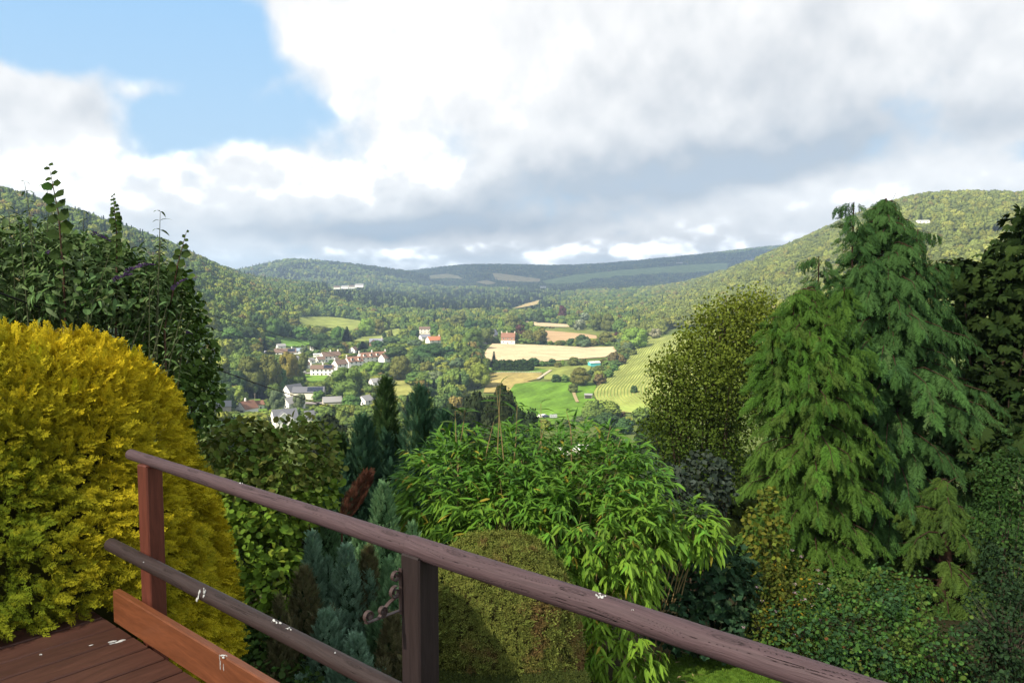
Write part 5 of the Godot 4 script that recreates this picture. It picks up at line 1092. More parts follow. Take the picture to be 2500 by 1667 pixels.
	if "dormers" in h[11]:
		for k in 2:
			var dx := L * (-0.24 + 0.48 * k)
			var ds := Shape.new()
			ds.box(Transform3D(Basis(), Vector3(dx, hw + hr * 0.42, b * 0.62)), Vector3(2.0, 1.7, b * 0.7))
			part(o, "dormer", ds.mesh(), wall)
			var dr := Shape.new()
			for sg in [-1.0, 1.0]:
				var t := Transform3D(Basis(Vector3.BACK, -0.7 * sg), Vector3.ZERO)
				t.origin = Vector3(dx, hw + hr * 0.42 + 1.8, b * 0.66) + t.basis * Vector3(0.75 * sg, 0, 0)
				dr.box(t, Vector3(1.6, 0.14, b * 0.8))
			part(o, "dormer_roof", dr.mesh(), roof)
			var dw := Shape.new()
			dw.box(Transform3D(Basis(), Vector3(dx, hw + hr * 0.46, b * 0.97 + 0.03)), Vector3(1.3, 1.0, 0.1))
			part(o, "dormer_window", dw.mesh(), glass)
	if "porch" in h[11]:
		var ps := Shape.new()
		ps.box(Transform3D(Basis(), Vector3(L * 0.2, 1.3, b + 1.2)), Vector3(4.5, 2.6, 2.4))
		part(o, "porch", ps.mesh(), wall)
		var pr := Shape.new()
		pr.box(Transform3D(Basis(Vector3.RIGHT, 0.45), Vector3(L * 0.2, 3.1, b + 1.3)), Vector3(5.0, 0.16, 3.2))
		part(o, "porch_roof", pr.mesh(), roof)
	if "open" in h[11]:
		var os := Shape.new()
		os.box(Transform3D(Basis(), Vector3(0, hw * 0.42, b + 0.03)), Vector3(L * 0.86, hw * 0.78, 0.06))
		part(o, "opening", os.mesh(), material("dark opening", Color(0.05, 0.045, 0.04)))
	if h[10]:
		var wn: PackedStringArray = (h[10] as String).split("x")
		var nx := int(wn[0]); var ny := int(wn[1])
		for j in ny:
			for i in nx:
				var x := L * ((i + 0.5) / nx - 0.5) * 0.9
				var y := hw * ((j + 0.55) / ny)
				if "gablewindow" in h[11]: break
				if ("frontgable" in h[11] or "gablefront" in h[11]) and absf(x + L * 0.16) < D * 0.42: continue
				var door: bool = j == 0 and i == nx / 2 and h[2] == "house"
				var sz := Vector3(1.25, 1.15, 0.1)
				if door:
					sz = Vector3(1.0, 2.1, 0.1)
					y = 1.05
				var zf := b + (0.16 if "whitebase" in h[11] and j == 0 else 0.04)
				var fs := Shape.new()
				fs.box(Transform3D(Basis(), Vector3(x, y, zf)), sz + Vector3(0.24, 0.24, 0.02))
				var fr := part(o, "door" if door else "window", fs.mesh(), white)
				var gs := Shape.new()
				gs.box(Transform3D(Basis(), Vector3(x, y, zf + 0.04)), sz)
				part(fr, "panel" if door else "pane", gs.mesh(), material("door panel", Color(0.12, 0.09, 0.08), 0.5) if door else glass)
		# the gable towards the camera
		var side := -1.0 if h[5][4] > 0 else 1.0
		if absf(h[5][4]) > 20:
			var n := 3 if "gablewindow" in h[11] else 1
			for i in n:
				var z := (i - (n - 1) / 2.0) * 1.3
				var ws := Shape.new()
				ws.box(Transform3D(Basis(), Vector3((a + 0.04) * side, hw * 0.6, z + (0.0 if n > 1 else b * 0.3))), Vector3(0.1, 1.2, 1.05))
				part(o, "gable_window", ws.mesh(), glass)
			if n > 1:
				for z in [-2.3, 2.3]:
					var ss := Shape.new()
					ss.box(Transform3D(Basis(), Vector3((a + 0.04) * side, hw * 0.6, z)), Vector3(0.1, 1.25, 0.6))
					part(o, "shutter", ss.mesh(), material("shutter", Color(0.07, 0.06, 0.055), 0.6))

func build_car(c: Array) -> void:
	var col: Color = {"white": Color(0.75, 0.75, 0.75), "blue": Color(0.03, 0.04, 0.10), "silver": Color(0.45, 0.46, 0.48), "grey": Color(0.42, 0.44, 0.47)}[c[4]]
	var o := thing(c[0], c[1], "trailer" if c[5] == "trailer" else ("van" if c[5] == "van" else "car"), c[2] + Vector3(0, 1.1 if c[5] == "car" else 0.5, 0), deg_to_rad(c[3]), c[6])
	var paint := material("paint %s" % c[4], col, 0.35, 0.5)
	var glass := material("window glass", Color(0.03, 0.035, 0.045), 0.15, 0.5)
	var rubber := material("rubber", Color(0.02, 0.02, 0.02), 0.8)
	var s := Shape.new()
	var cabin := Shape.new()
	var L := 4.3; var top := 1.5
	if c[5] == "trailer":
		s.box(Transform3D(Basis(), Vector3(0, 1.25, 0)), Vector3(4.2, 1.7, 2.0), Color.WHITE, 0.05)
		for k in 3:
			cabin.box(Transform3D(Basis(), Vector3(-1.3 + 1.3 * k, 1.6, 1.01)), Vector3(0.9, 0.3, 0.05))
		var bar := Shape.new()
		bar.box(Transform3D(Basis(), Vector3(-2.8, 0.5, 0)), Vector3(1.4, 0.1, 0.1))
		part(o, "drawbar", bar.mesh(), rubber)
	elif c[5] == "van":
		L = 4.9; top = 2.1
		s.box(Transform3D(Basis(), Vector3(0.3, 1.25, 0)), Vector3(4.2, 1.7, 1.9), Color.WHITE, 0.18)
		s.box(Transform3D(Basis(), Vector3(-2.0, 0.85, 0)), Vector3(1.0, 0.9, 1.8), Color.WHITE, 0.2)
		cabin.box(Transform3D(Basis(Vector3.BACK, 0.5), Vector3(-1.85, 1.55, 0)), Vector3(0.08, 0.9, 1.6))
		cabin.box(Transform3D(Basis(), Vector3(-1.2, 1.6, 0.96)), Vector3(0.9, 0.55, 0.04))
	else:
		s.box(Transform3D(Basis(), Vector3(0, 0.62, 0)), Vector3(4.2, 0.6, 1.75), Color.WHITE, 0.16)
		s.box(Transform3D(Basis(), Vector3(0.2, 1.36, 0)), Vector3(1.7, 0.08, 1.35), Color.WHITE, 0.03)
		for sg in [-1.0, 1.0]:
			cabin.out_quad(Vector3(-1.2, 0.92, 0.8 * sg), Vector3(1.5, 0.92, 0.8 * sg), Vector3(1.0, 1.36, 0.66 * sg), Vector3(-0.6, 1.36, 0.66 * sg), Vector3(0, 0, sg), Color.WHITE)
		cabin.out_quad(Vector3(-1.2, 0.92, -0.8), Vector3(-1.2, 0.92, 0.8), Vector3(-0.6, 1.36, 0.66), Vector3(-0.6, 1.36, -0.66), Vector3(-1, 0.5, 0), Color.WHITE)
		cabin.out_quad(Vector3(1.5, 0.92, -0.8), Vector3(1.5, 0.92, 0.8), Vector3(1.0, 1.36, 0.66), Vector3(1.0, 1.36, -0.66), Vector3(1, 0.5, 0), Color.WHITE)
	part(o, "body", s.mesh(), paint)
	part(o, "window", cabin.mesh(), glass)
	for x in ([-1.35, 1.35] if c[5] != "trailer" else [0.3]):
		for z in [-0.8, 0.8]:
			var w := Shape.new()
			w.tube([Vector3(x, 0.32, z - 0.1), Vector3(x, 0.32, z + 0.1)], [0.32, 0.32], 10)
			part(o, "wheel", w.mesh(), rubber)

func build_village() -> void:
	for h in [
	["bungalow", "long white bungalow with a brown roof and blue panels below the left pasture", "house", "white houses of the village", Vector3(-216.05, -66.82, -757.21), [20, 9, 3.0, 3.2, 14], "white", "brown", [-0.4, 0.3], 0.35, "4x1", ""],
	["garage", "blue-grey roofed garage at the right end of the bungalow", "garage", "", Vector3(-210.10, -67.30, -777.55), [8, 7, 3.0, 2.4, 14], "white", "blue", [], 0, "1x1", ""],
	["garden_shed", "small pale shed left of the bungalow", "shed", "", Vector3(-227.02, -64.90, -738.92), [6, 4, 2.2, 1.3, 10], "pale", "pale", [], 0, "", ""],
	["semi_detached_house", "white semi-detached house with long brown roof and a big left gable", "house", "white houses of the village", Vector3(-167.63, -70.51, -733.73), [18, 9, 5.2, 3.6, 38], "white", "brown", [0.0, 0.42], 0, "4x2", "porch"],
	["white_outbuilding", "little white flat building beside the semi-detached house", "outbuilding", "", Vector3(-187.47, -69.34, -764.25), [7, 4, 2.6, 0.6, 15], "white", "white", [], 0, "", ""],
	["small_house", "small white house with brown roof in front of the big left gable", "house", "white houses of the village", Vector3(-174.11, -70.48, -721.82), [7, 6, 3.2, 2.4, 30], "white", "brown", [], 0, "2x1", ""],
	["white_shed", "white gabled shed left of the small brown roofed house", "shed", "", Vector3(-181.25, -70.43, -713.21), [7, 6, 3.0, 2.0, 60], "white", "grey", [], 0, "1x1", ""],
	["garden_house", "small white garden house with a dark roof behind the birch", "outbuilding", "", Vector3(-198.12, -69.41, -725.19), [8, 6, 2.6, 2.0, 65], "white", "grey", [], 0, "1x1", ""],
	["terrace_house", "white two storey terrace with blue solar panels above the parked cars", "house", "white houses of the village", Vector3(-152.16, -72.09, -637.04), [18, 8, 5.4, 2.8, 4], "white", "brown", [-0.5, 0.02], 0.42, "5x2", ""],
	["gabled_house", "white house with a plain gable right of the solar terrace", "house", "white houses of the village", Vector3(-146.03, -71.58, -673.62), [11, 8, 5.0, 3.4, 48], "white", "brown", [-0.46], 0, "2x2", ""],
	["stepped_house", "left house of the stepped terrace with red-brown roof and dormers", "house", "white houses of the village", Vector3(-138.26, -71.57, -694.09), [14, 9, 5.4, 3.8, 38], "white", "redbrown", [-0.48, 0.45], 0, "3x2", "dormers"],
	["stepped_house", "middle house of the stepped terrace with red-brown roof and dormers", "house", "white houses of the village", Vector3(-133.94, -71.30, -727.90), [14, 9, 5.6, 3.8, 38], "white", "redbrown", [-0.48, 0.45], 0, "3x2", "dormers"],
	["stepped_house", "right house of the stepped terrace with red-brown roof and dormers", "house", "white houses of the village", Vector3(-123.56, -71.28, -737.39), [15, 9, 5.6, 3.8, 38], "white", "redbrown", [-0.48, 0.45], 0, "3x2", "dormers"],
	["white_cottage", "tiny white gable end among the trees above the stepped terrace", "house", "white houses of the village", Vector3(-160.16, -70.22, -803.99), [7, 7, 4.6, 3.0, 70], "white", "brown", [], 0, "1x1", ""],
	["barn", "long grey slate barn with a black bank of solar panels", "barn", "", Vector3(-138.28, -76.70, -539.04), [21, 8, 4.8, 3.2, 6], "cream", "slate", [], 0.55, "", ""],
	["barn", "white gabled wing at the left end of the grey slate barn", "barn", "", Vector3(-151.52, -76.60, -548.40), [13, 8, 4.0, 4.4, 58], "white", "slate", [], 0, "", ""],
	["white_house", "white house with a grey roof half hidden by the grey-green tree", "house", "white houses of the village", Vector3(-139.66, -78.77, -503.26), [13, 9, 5.0, 3.6, 55], "white", "grey", [], 0, "2x2", ""],
	["dark_roofed_house", "white house with a dark slate roof and white gable boards, nearest of the village", "house", "white houses of the village", Vector3(-124.68, -76.79, -432.76), [13, 11, 5.2, 4.6, 28], "white", "slate", [], 0, "2x2", "gablefront"],
	["cottage", "white cottage with red-brown tiled roof, a chimney and a shuttered gable window", "house", "white houses of the village", Vector3(-162.98, -78.04, -486.03), [11, 8, 3.4, 4.2, 64], "white", "red", [-0.1], 0, "3x1", "gablewindow"],
	["stone_cottage", "pale stone cottage peeping out behind leaves left of the red roofed cottage", "house", "white houses of the village", Vector3(-168.73, -73.92, -460.21), [10, 7, 4.6, 2.6, 20], "stone", "grey", [], 0, "2x1", ""],
	["white_lodge", "small white lodge right of the cottage lawn", "house", "white houses of the village", Vector3(-161.47, -78.68, -504.93), [5, 5, 3.4, 2.2, 40], "white", "red", [], 0, "1x1", ""],
	["grey_outbuilding", "low outbuilding with a grey tiled roof beside the drive", "outbuilding", "", Vector3(-116.64, -77.38, -513.42), [12, 8, 2.8, 2.8, 20], "stone", "grey", [], 0, "", ""],
	["small_white_house", "small white house right of the near green tree", "house", "white houses of the village", Vector3(-94.15, -77.35, -507.91), [8, 7, 4.4, 2.8, 60], "white", "grey", [], 0, "1x2", ""],
	["grey_roofed_house", "low house with a grey roof behind the hazel top", "house", "white houses of the village", Vector3(-112.15, -77.85, -454.16), [14, 9, 3.4, 3.4, 25], "white", "slate", [], 0, "2x1", ""],
	["end_house", "white house at the right end of the stepped terrace, beside the dark oak", "house", "white houses of the village", Vector3(-115.70, -71.54, -722.70), [8, 8, 5.4, 3.2, 50], "white", "brown", [0.4], 0, "1x2", ""],
	["small_house", "small white house with a grey roof just behind the bungalow", "house", "white houses of the village", Vector3(-229.73, -63.84, -791.05), [8, 6, 3.2, 2.0, 30], "white", "grey", [], 0, "1x1", ""],
	["small_house", "little white house between the birch and the solar terrace", "house", "white houses of the village", Vector3(-176.46, -71.18, -678.13), [7, 6, 3.4, 2.2, 55], "white", "brown", [], 0, "1x1", ""],
	["small_house", "small white house at the right edge of the village beside the grass strip", "house", "white houses of the village", Vector3(-100.45, -74.95, -586.61), [9, 7, 4.0, 2.4, 35], "white", "grey", [], 0, "2x1", ""],
	["small_house", "small white house above the left end of the semi-detached pair", "house", "white houses of the village", Vector3(-203.30, -67.67, -815.57), [7, 6, 3.2, 2.0, 20], "white", "grey", [], 0, "1x1", ""],
	["brick_house", "brick house with a blue-grey roof and a front gable behind the village", "house", "", Vector3(-151.37, -69.19, -887.24), [15, 9, 5.2, 3.8, 10], "brick", "bluegrey", [0.4], 0, "3x2", "frontgable"],
	["villa", "pale villa with a flat brown roof on the slope left of the red house", "house", "", Vector3(-108.87, -64.47, -996.87), [14, 10, 9.0, 2.4, 5], "cream", "brown", [], 0, "3x3", ""],
	["white_annexe", "white and grey annexe below the pale villa", "outbuilding", "", Vector3(-103.08, -66.09, -941.24), [12, 8, 4.2, 2.6, 30], "white", "bluegrey", [], 0, "2x1", ""],
	["farmhouse", "white farmhouse with an orange-red roof below the villa", "house", "", Vector3(-87.96, -66.78, -893.81), [16, 9, 4.6, 4.0, 36], "white", "orange", [0.45], 0, "2x2", ""],
	["red_house", "red brick house with a white ground floor and red roof at the wheat field", "house", "", Vector3(-4.12, -64.52, -871.84), [15, 9, 7.2, 4.4, -6], "brick", "red", [-0.48, -0.1, 0.48], 0, "3x2", "whitebase"],
	["grey_barn", "steep grey roofed barn left of the red house", "barn", "", Vector3(-22.52, -63.03, -938.25), [12, 9, 4.0, 6.0, 64], "stone", "bluegrey", [], 0, "", ""],
	["turquoise_shed", "turquoise fronted field shed with a white roof below the wheat", "shed", "", Vector3(69.91, -68.72, -675.65), [9, 6, 3.0, 0.9, 18], "turquoise", "white", [], 0, "", ""],
	["field_shelter", "grey timber field shelter at the edge of the bright pasture", "shed", "", Vector3(51.05, -75.46, -528.84), [5, 3.2, 2.8, 0.7, -8], "timber", "grey", [], 0, "", "open"],
	["static_caravan", "white static caravan, left one behind the bamboo top", "caravan", "", Vector3(21.99, -70.30, -330.00), [9, 3.4, 2.8, 0.5, 10], "white", "white", [], 0, "3x1", ""],
	["static_caravan", "white static caravan, right one behind the bamboo top", "caravan", "", Vector3(30.14, -69.51, -325.00), [12, 4, 3.0, 0.6, -8], "cream", "white", [], 0, "4x1", ""],
	["caravan_awning", "white roofed shelter above the right caravan", "shelter", "", Vector3(31.31, -71.07, -340.00), [7, 4, 2.6, 0.5, -14], "white", "white", [], 0, "", ""],
	["hill_house", "left of the white houses strung along the far wood edge", "house", "", Vector3(-615.85, -22.50, -2811.65), [22, 12, 8, 5, 10], "white", "brown", [], 0, "2x1", ""],
	["hill_house", "second of the white houses strung along the far wood edge", "house", "", Vector3(-589.94, -21.18, -2825.50), [26, 12, 8, 5, -10], "white", "grey", [], 0, "2x1", ""],
	["hill_house", "third of the white houses strung along the far wood edge", "house", "", Vector3(-566.83, -21.18, -2825.63), [20, 12, 9, 5, 20], "white", "brown", [], 0, "2x1", ""],
	["hill_house", "tallest of the white houses at the right end of the far wood edge", "house", "", Vector3(-555.33, -15.93, -2909.75), [30, 12, 9, 5, 0], "white", "grey", [], 0, "3x1", ""],
	["lone_farm", "tiny white farm below the long far hill pasture", "house", "", Vector3(125.75, -21.20, -3233.53), [24, 10, 7, 4, 0], "white", "grey", [], 0, "", ""],
	["hilltop_house", "white flat hilltop house among the woods on the right hill", "house", "", Vector3(526.11, 77.15, -1030.12), [15, 8, 3.5, 0.8, -5], "white", "white", [], 0, "3x1", ""],
	["ridge_house", "pale house on the wooded end of the far ridge", "house", "", Vector3(1429.14, 130.37, -4761.78), [22, 12, 10, 5, 10], "cream", "brown", [], 0, "2x1", ""],
	["ridge_farm", "white farm on the skyline of the far ridge", "house", "", Vector3(1031.47, 119.83, -4927.70), [40, 12, 6, 3, 0], "white", "grey", [], 0, "", ""]]: build_house(h)
	for c in [
	["parked_car", "white car at the left end of the row before the terrace", Vector3(-168.16, -72.06, -642.65), 80, "white", "car", "cars parked in front of the white terrace"],
	["parked_car", "dark blue car, left of the two dark ones before the terrace", Vector3(-161.92, -71.95, -643.67), 70, "blue", "car", "cars parked in front of the white terrace"],
	["parked_car", "dark blue car, right of the two dark ones before the terrace", Vector3(-158.58, -71.92, -643.40), 70, "blue", "car", "cars parked in front of the white terrace"],
	["parked_car", "white estate car right of the dark ones before the terrace", Vector3(-153.09, -72.11, -636.25), 75, "white", "car", "cars parked in front of the white terrace"],
	["parked_van", "white van on the drive beside the small lawn", Vector3(-128.01, -77.12, -525.90), 20, "white", "van", "vehicles in the village"],
	["farm_vehicle", "white farm vehicle at the lower left of the bright pasture", Vector3(17.60, -78.66, -469.78), 15, "white", "van", "vehicles in the bright pasture"],
	["parked_car", "dark blue car beside the white farm vehicle in the pasture", Vector3(19.79, -78.48, -467.71), 15, "blue", "car", "vehicles in the bright pasture"],
	["livestock_trailer", "grey livestock trailer standing in the bright pasture", Vector3(24.38, -78.11, -465.59), 5, "grey", "trailer", "vehicles in the bright pasture"],
	["parked_car", "silver car on the lane below the red house, nearer one", Vector3(-33.21, -66.47, -827.53), 60, "silver", "car", "vehicles on the lane"],
	["parked_car", "silver car on the lane below the red house, farther one", Vector3(-29.83, -65.14, -865.49), 60, "silver", "car", "vehicles on the lane"]]: build_car(c)
	for p in [
	["timber utility pole beside the white gabled barn wing", Vector3(-168.34, -76.39, -546.93), 6.7],
	["timber utility pole on the cottage lawn", Vector3(-168.82, -77.57, -519.71), 7.2],
	["timber utility pole left of the oak beside the barn roof", Vector3(-159.59, -75.02, -574.73), 3.5]]:
		var o := thing("utility_pole", p[0], "utility pole", p[1])
		var s := Shape.new()
		s.tube([Vector3.ZERO, Vector3(0, p[2], 0)], [0.17, 0.12], 7)
		part(o, "post", s.mesh(), material("pole timber", Color(0.30, 0.26, 0.21), 0.9))
		var b := Shape.new()
		b.box(Transform3D(Basis(), Vector3(0, p[2] - 0.4, 0)), Vector3(1.3, 0.12, 0.12))
		part(o, "crossarm", b.mesh(), material("pole timber", Color.WHITE))
	var k := 0
	for w in [[Vector3(-4.25, 2.01, -5.90), Vector3(-4.42, 1.81, -6.90), Vector3(-4.46, 1.50, -8.20), Vector3(-4.40, 1.13, -9.60), Vector3(-4.44, 0.71, -11.50), Vector3(-4.49, -0.00, -14.50), Vector3(-4.31, -0.98, -18.50), Vector3(-3.85, -2.37, -24.00), Vector3(-2.96, -3.94, -30.00)], [Vector3(-23.08, -0.37, -60.00), Vector3(-24.11, -1.00, -66.00), Vector3(-26.20, -3.24, -85.00), Vector3(-27.27, -6.18, -105.00), Vector3(-27.61, -9.53, -125.00), Vector3(-25.65, -15.46, -160.00), Vector3(-20.64, -22.81, -200.00)], [Vector3(-21.74, -0.86, -55.00), Vector3(-23.09, -1.72, -62.00), Vector3(-25.67, -4.95, -85.00), Vector3(-26.77, -8.19, -105.00), Vector3(-26.84, -10.81, -120.00), Vector3(-26.18, -15.41, -145.00)]]:
		var s := Shape.new()
		var pts := []
		var rad := []
		for i in w.size() - 1:
			for j in 6:
				var a: Vector3 = w[maxi(i - 1, 0)]
				var e: Vector3 = w[mini(i + 2, w.size() - 1)]
				pts.append((w[i] as Vector3).cubic_interpolate(w[i + 1], a, e, j / 6.0))
				rad.append([0.010, 0.03, 0.024][k])
		pts.append(w[-1])
		rad.append([0.010, 0.03, 0.024][k])
		s.tube(pts, rad, 5)
		tag(part(self, "overhead_wire", s.mesh(), material("wire", Color(0.02, 0.02, 0.022), 0.6)), ["thick black overhead wire sloping from the left edge over the golden conifer", "thin wire crossing the trees above the village, upper one", "thin wire crossing the trees above the village, lower one"][k], "wire")
		k += 1

# ---------------------------------------------------------------- leaves
func leaf_blade(length: float, width: float, droop: float, fold: float, segs: int, base_c: Color, tip_c: Color, widest := 0.35) -> Shape:
	# a pointed blade along +y, its face +z, drooping towards -z, folded along the midrib
	var s := Shape.new()
	var prev := []
	for i in segs + 1:
		var t := float(i) / segs
		var w := width * 0.5 * pow(sin(PI * clampf(pow(t, log(0.5) / log(widest)), 0, 1)), 0.75)
		var y := length * (t - droop * 0.3 * t * t)
		var z := -droop * length * t * t * 0.7
		var cur := [Vector3(-w, y, z + fold * w), Vector3(0, y, z), Vector3(w, y, z + fold * w)]
		if i > 0:
			var ca := base_c.lerp(tip_c, (i - 1.0) / segs)
			var cb := base_c.lerp(tip_c, t)
			s.quad(prev[0], prev[1], cur[1], cur[0], ca, cb)
			s.quad(prev[1], prev[2], cur[2], cur[1], ca, cb)
		prev = cur
	return s

func lobed_leaf(r: float, lobes: int, depth: float, jag: float, col: Color) -> Shape:
	# a rounded or lobed leaf in the xy plane with its stalk at the origin, slightly cupped
	var s := Shape.new()
	var n := lobes * 4
	var mid := Vector3(0, r * 0.85, -0.05 * r)
	var prev := Vector3.ZERO
	var first := Vector3.ZERO
	for i in n + 1:
		var a := -PI / 2 + TAU * i / n
		var q := 1.0 - depth * (0.5 + 0.5 * cos(lobes * (a - PI / 2) + PI)) - jag * (i % 2)
		var rr := r * q * (1.0 - 0.12 * cos(a + PI / 2))
		var p := Vector3(cos(a) * rr, r * 0.85 + sin(a) * rr, 0.16 * r * absf(cos(a)) * absf(cos(a)))
		if i == 0 or i == n: p = Vector3(0, 0.12 * r, 0)
		if i > 0:
			s.tri(mid, prev, p, col * (1.0 + 0.06 * sin(i * 2.0)))
		prev = p
	return s

func add_to(s: Shape, o: Shape, t: Transform3D, k := 1.0) -> void:
	var b := s.v.size()
	for i in o.v.size():
		s.vert(t * o.v[i], (t.basis * o.n[i]).normalized(), o.c[i] * k, o.uv[i])
	for i in o.ix: s.ix.append(b + i)

func spray(sd: int, length: float, width: float, base_c: Color, tip_c: Color, dens: int, droop: float, thin := 0.012) -> ArrayMesh:
	# a flat feathery spray along +y: a stem, side twigs and twiglets, all narrow blades
	var r := RandomNumberGenerator.new()
	r.seed = sd
	var s := Shape.new()
	var blade := func(a: Vector3, b: Vector3, w: float, ca: Color, cb: Color) -> void:
		var d := (b - a).normalized()
		var side := d.cross(Vector3(r.randf_range(-0.5, 0.5), r.randf_range(-0.3, 0.3), 1)).normalized() * w
		s.quad(a - side * 0.6, a + side * 0.6, a.lerp(b, 0.55) + side, a.lerp(b, 0.55) - side, ca, ca.lerp(cb, 0.6))
		s.tri(a.lerp(b, 0.55) - side, a.lerp(b, 0.55) + side, b, cb)
	var at := func(t: float) -> Vector3:
		return Vector3(0.03 * length * sin(t * 5.0 + sd), length * (t - 0.25 * droop * t * t), -droop * length * 0.6 * t * t)
	for i in 4:
		blade.call(at.call(i / 4.0), at.call((i + 1) / 4.0 + 0.02), thin * length * 0.9, base_c, base_c.lerp(tip_c, i / 3.0))
	for i in dens:
		var t := 0.08 + 0.86 * i / (dens - 1.0)
		var p: Vector3 = at.call(t)
		for sg in [-1.0, 1.0]:
			var l := width * (1.0 - 0.72 * t) * r.randf_range(0.75, 1.12) * (0.55 + 0.45 * minf(1.0, t * 5.0))
			var d := Vector3(sg * r.randf_range(0.75, 1.0), r.randf_range(0.75, 1.05), r.randf_range(-0.35, 0.25) - droop * 0.6 * t).normalized()
			var e := p + d * l + Vector3(0, 0, -droop * l * 0.5)
			var c1 := base_c.lerp(tip_c, 0.25 + 0.3 * t)
			var c2 := base_c.lerp(tip_c, r.randf_range(0.75, 1.0))
			blade.call(p, e, thin * length, c1, c2)
			var m := 3 if l > width * 0.5 else 2
			for k in m:
				for sg2 in [-1.0, 1.0]:
					var q := p.lerp(e, 0.3 + 0.28 * k)
					var d2: Vector3 = (d + Vector3(-d.y, d.x, r.randf_range(-0.3, 0.3)) * sg2 * 0.85).normalized()
					blade.call(q, q + d2 * l * r.randf_range(0.28, 0.42) * (1.1 - 0.2 * k) + Vector3(0, 0, -droop * l * 0.25), thin * length * 0.85, c1, c2)
	return s.mesh()

func in_lumps(lumps: Array, p: Vector3, k: float, skip: int) -> bool:
	for j in lumps.size():
		if j == skip: continue
		var q: Vector3 = (p - lumps[j][0]) / lumps[j][1]
		if q.length_squared() < k * k: return true
	return false

func shell(lumps: Array, n: int, deep := 0.35, core := 0.72, ragged := 0.06) -> Array:
	# points near the outer surface of a heap of lumps: [place, outward direction]
	var area := []
	var sum := 0.0
	for l in lumps:
		sum += l[1].x * l[1].y + l[1].y * l[1].z + l[1].x * l[1].z
		area.append(sum)
	var out := []
	var tries := 0
	while out.size() < n and tries < n * 6:
		tries += 1
		var x := rng.randf() * sum
		var j := 0
		while area[j] < x: j += 1
		var d := rand_dir()
		var rad := 1.0 - deep * pow(rng.randf(), 1.6) + ragged * rng.randfn()
		var p: Vector3 = lumps[j][0] + d * lumps[j][1] * rad
		if in_lumps(lumps, p, core, j): continue
		out.append([p, (d / lumps[j][1]).normalized()])
	return out

func lumps_base(lumps: Array) -> Vector3:
	var c := Vector3.ZERO
	for l in lumps: c += l[0] / lumps.size()
	return ground(c.x, c.z)

func branches(parent: Node3D, lumps: Array, n: int, rad: float, m: Material, called := "branch") -> void:
	var base := parent.position
	for i in n:
		var l: Array = lumps[i % lumps.size()]
		var e: Vector3 = l[0] + rand_dir() * l[1] * 0.75 - base
		var a := Vector3(rng.randf_range(-0.25, 0.25) + e.x * 0.25, -0.1, rng.randf_range(-0.2, 0.2) + e.z * 0.25)
		var mid := a.lerp(e, 0.5) + Vector3(0, e.y * 0.12, 0)
		var s := Shape.new()
		s.tube([a, a.lerp(mid, 0.5) + Vector3(0, 0.05, 0), mid, mid.lerp(e, 0.5) + Vector3(0, 0.04, 0), e], [rad, rad * 0.85, rad * 0.65, rad * 0.45, rad * 0.2], 6)
		part(parent, called, s.mesh(), m)

# ---------------------------------------------------------------- the deck and its rail
var E := Vector3(0.752, 0, 0.659)
var N := Vector3(-0.659, 0, 0.752)
func rail_at(s: float, y: float, out := 0.0) -> Vector3:
	return Vector3(-1.884, y, -4.188) + E * s + N * out

func wood_material(key: String, c: Color, tex: Texture2D, relief: float, uvs: Vector3, rough := 0.6) -> StandardMaterial3D:
	var m := material(key, c, rough, 0.35)
	m.albedo_texture = tex
	m.heightmap_enabled = true
	m.heightmap_texture = tex
	m.heightmap_scale = relief
	m.uv1_scale = uvs
	return m

func plank(t: Transform3D, s: Vector3, k: float) -> ArrayMesh:
	# a board along local x; u across, v along for the grain
	var b := Shape.new()
	b.box(t, s, Color(k, k, k), 0.006)
	var inv := t.affine_inverse()
	for i in b.v.size():
		var p := inv * b.v[i]
		b.uv[i] = Vector2(0.5 + (p.z + p.y) * 1.3 + k * 7.0, p.x * 0.35 + k * 13.0)
	return b.mesh()

func pole(pts: Array, radii: Array, sides := 26) -> ArrayMesh:
	# a round pole with slight swellings
	var fine := []
	var rad := []
	var n := FastNoiseLite.new(); n.seed = 77; n.frequency = 1.2
	for i in pts.size() - 1:
		for k in 14:
			var t := k / 14.0
			fine.append((pts[i] as Vector3).lerp(pts[i + 1], t))
			rad.append(lerpf(radii[i], radii[i + 1], t) * (1.0 + 0.035 * n.get_noise_2d(fine.size() * 0.4, pts[0].y * 9.0)))
	fine.append(pts[-1])
	rad.append(radii[-1])
	var s := Shape.new()
	s.tube(fine, rad, sides, Color.WHITE, true, 0.5)
	for i in s.v.size():
		var a := s.uv[i].x * TAU
		s.v[i] += s.n[i] * 0.0012 * n.get_noise_3d(cos(a) * 6.0, sin(a) * 6.0, s.uv[i].y * 12.0)
	return s.mesh()

func splash(c: Vector3, along: Vector3, up: Vector3, size: Vector3, sd: int) -> ArrayMesh:
	var r := RandomNumberGenerator.new()
	r.seed = sd
	var s := Shape.new()
	var x := along.normalized()
	var z := x.cross(up).normalized()
	var y := z.cross(x).normalized()
	var t := Transform3D(Basis(x, y, z), c)
	for k in 9:
		var o := Vector3(r.randfn() * 0.38, 0, r.randfn() * 0.38)
		var b := Shape.new()
		b.ball(Vector3(o.x * size.x, 0, o.z * size.z), Vector3(size.x * r.randf_range(0.10, 0.3), size.y * r.randf_range(0.5, 1.0), size.z * r.randf_range(0.08, 0.28)), Color.WHITE * r.randf_range(0.8, 1.0), 5, 9, 0.22, r)
		add_to(s, b, t)
	return s.mesh()

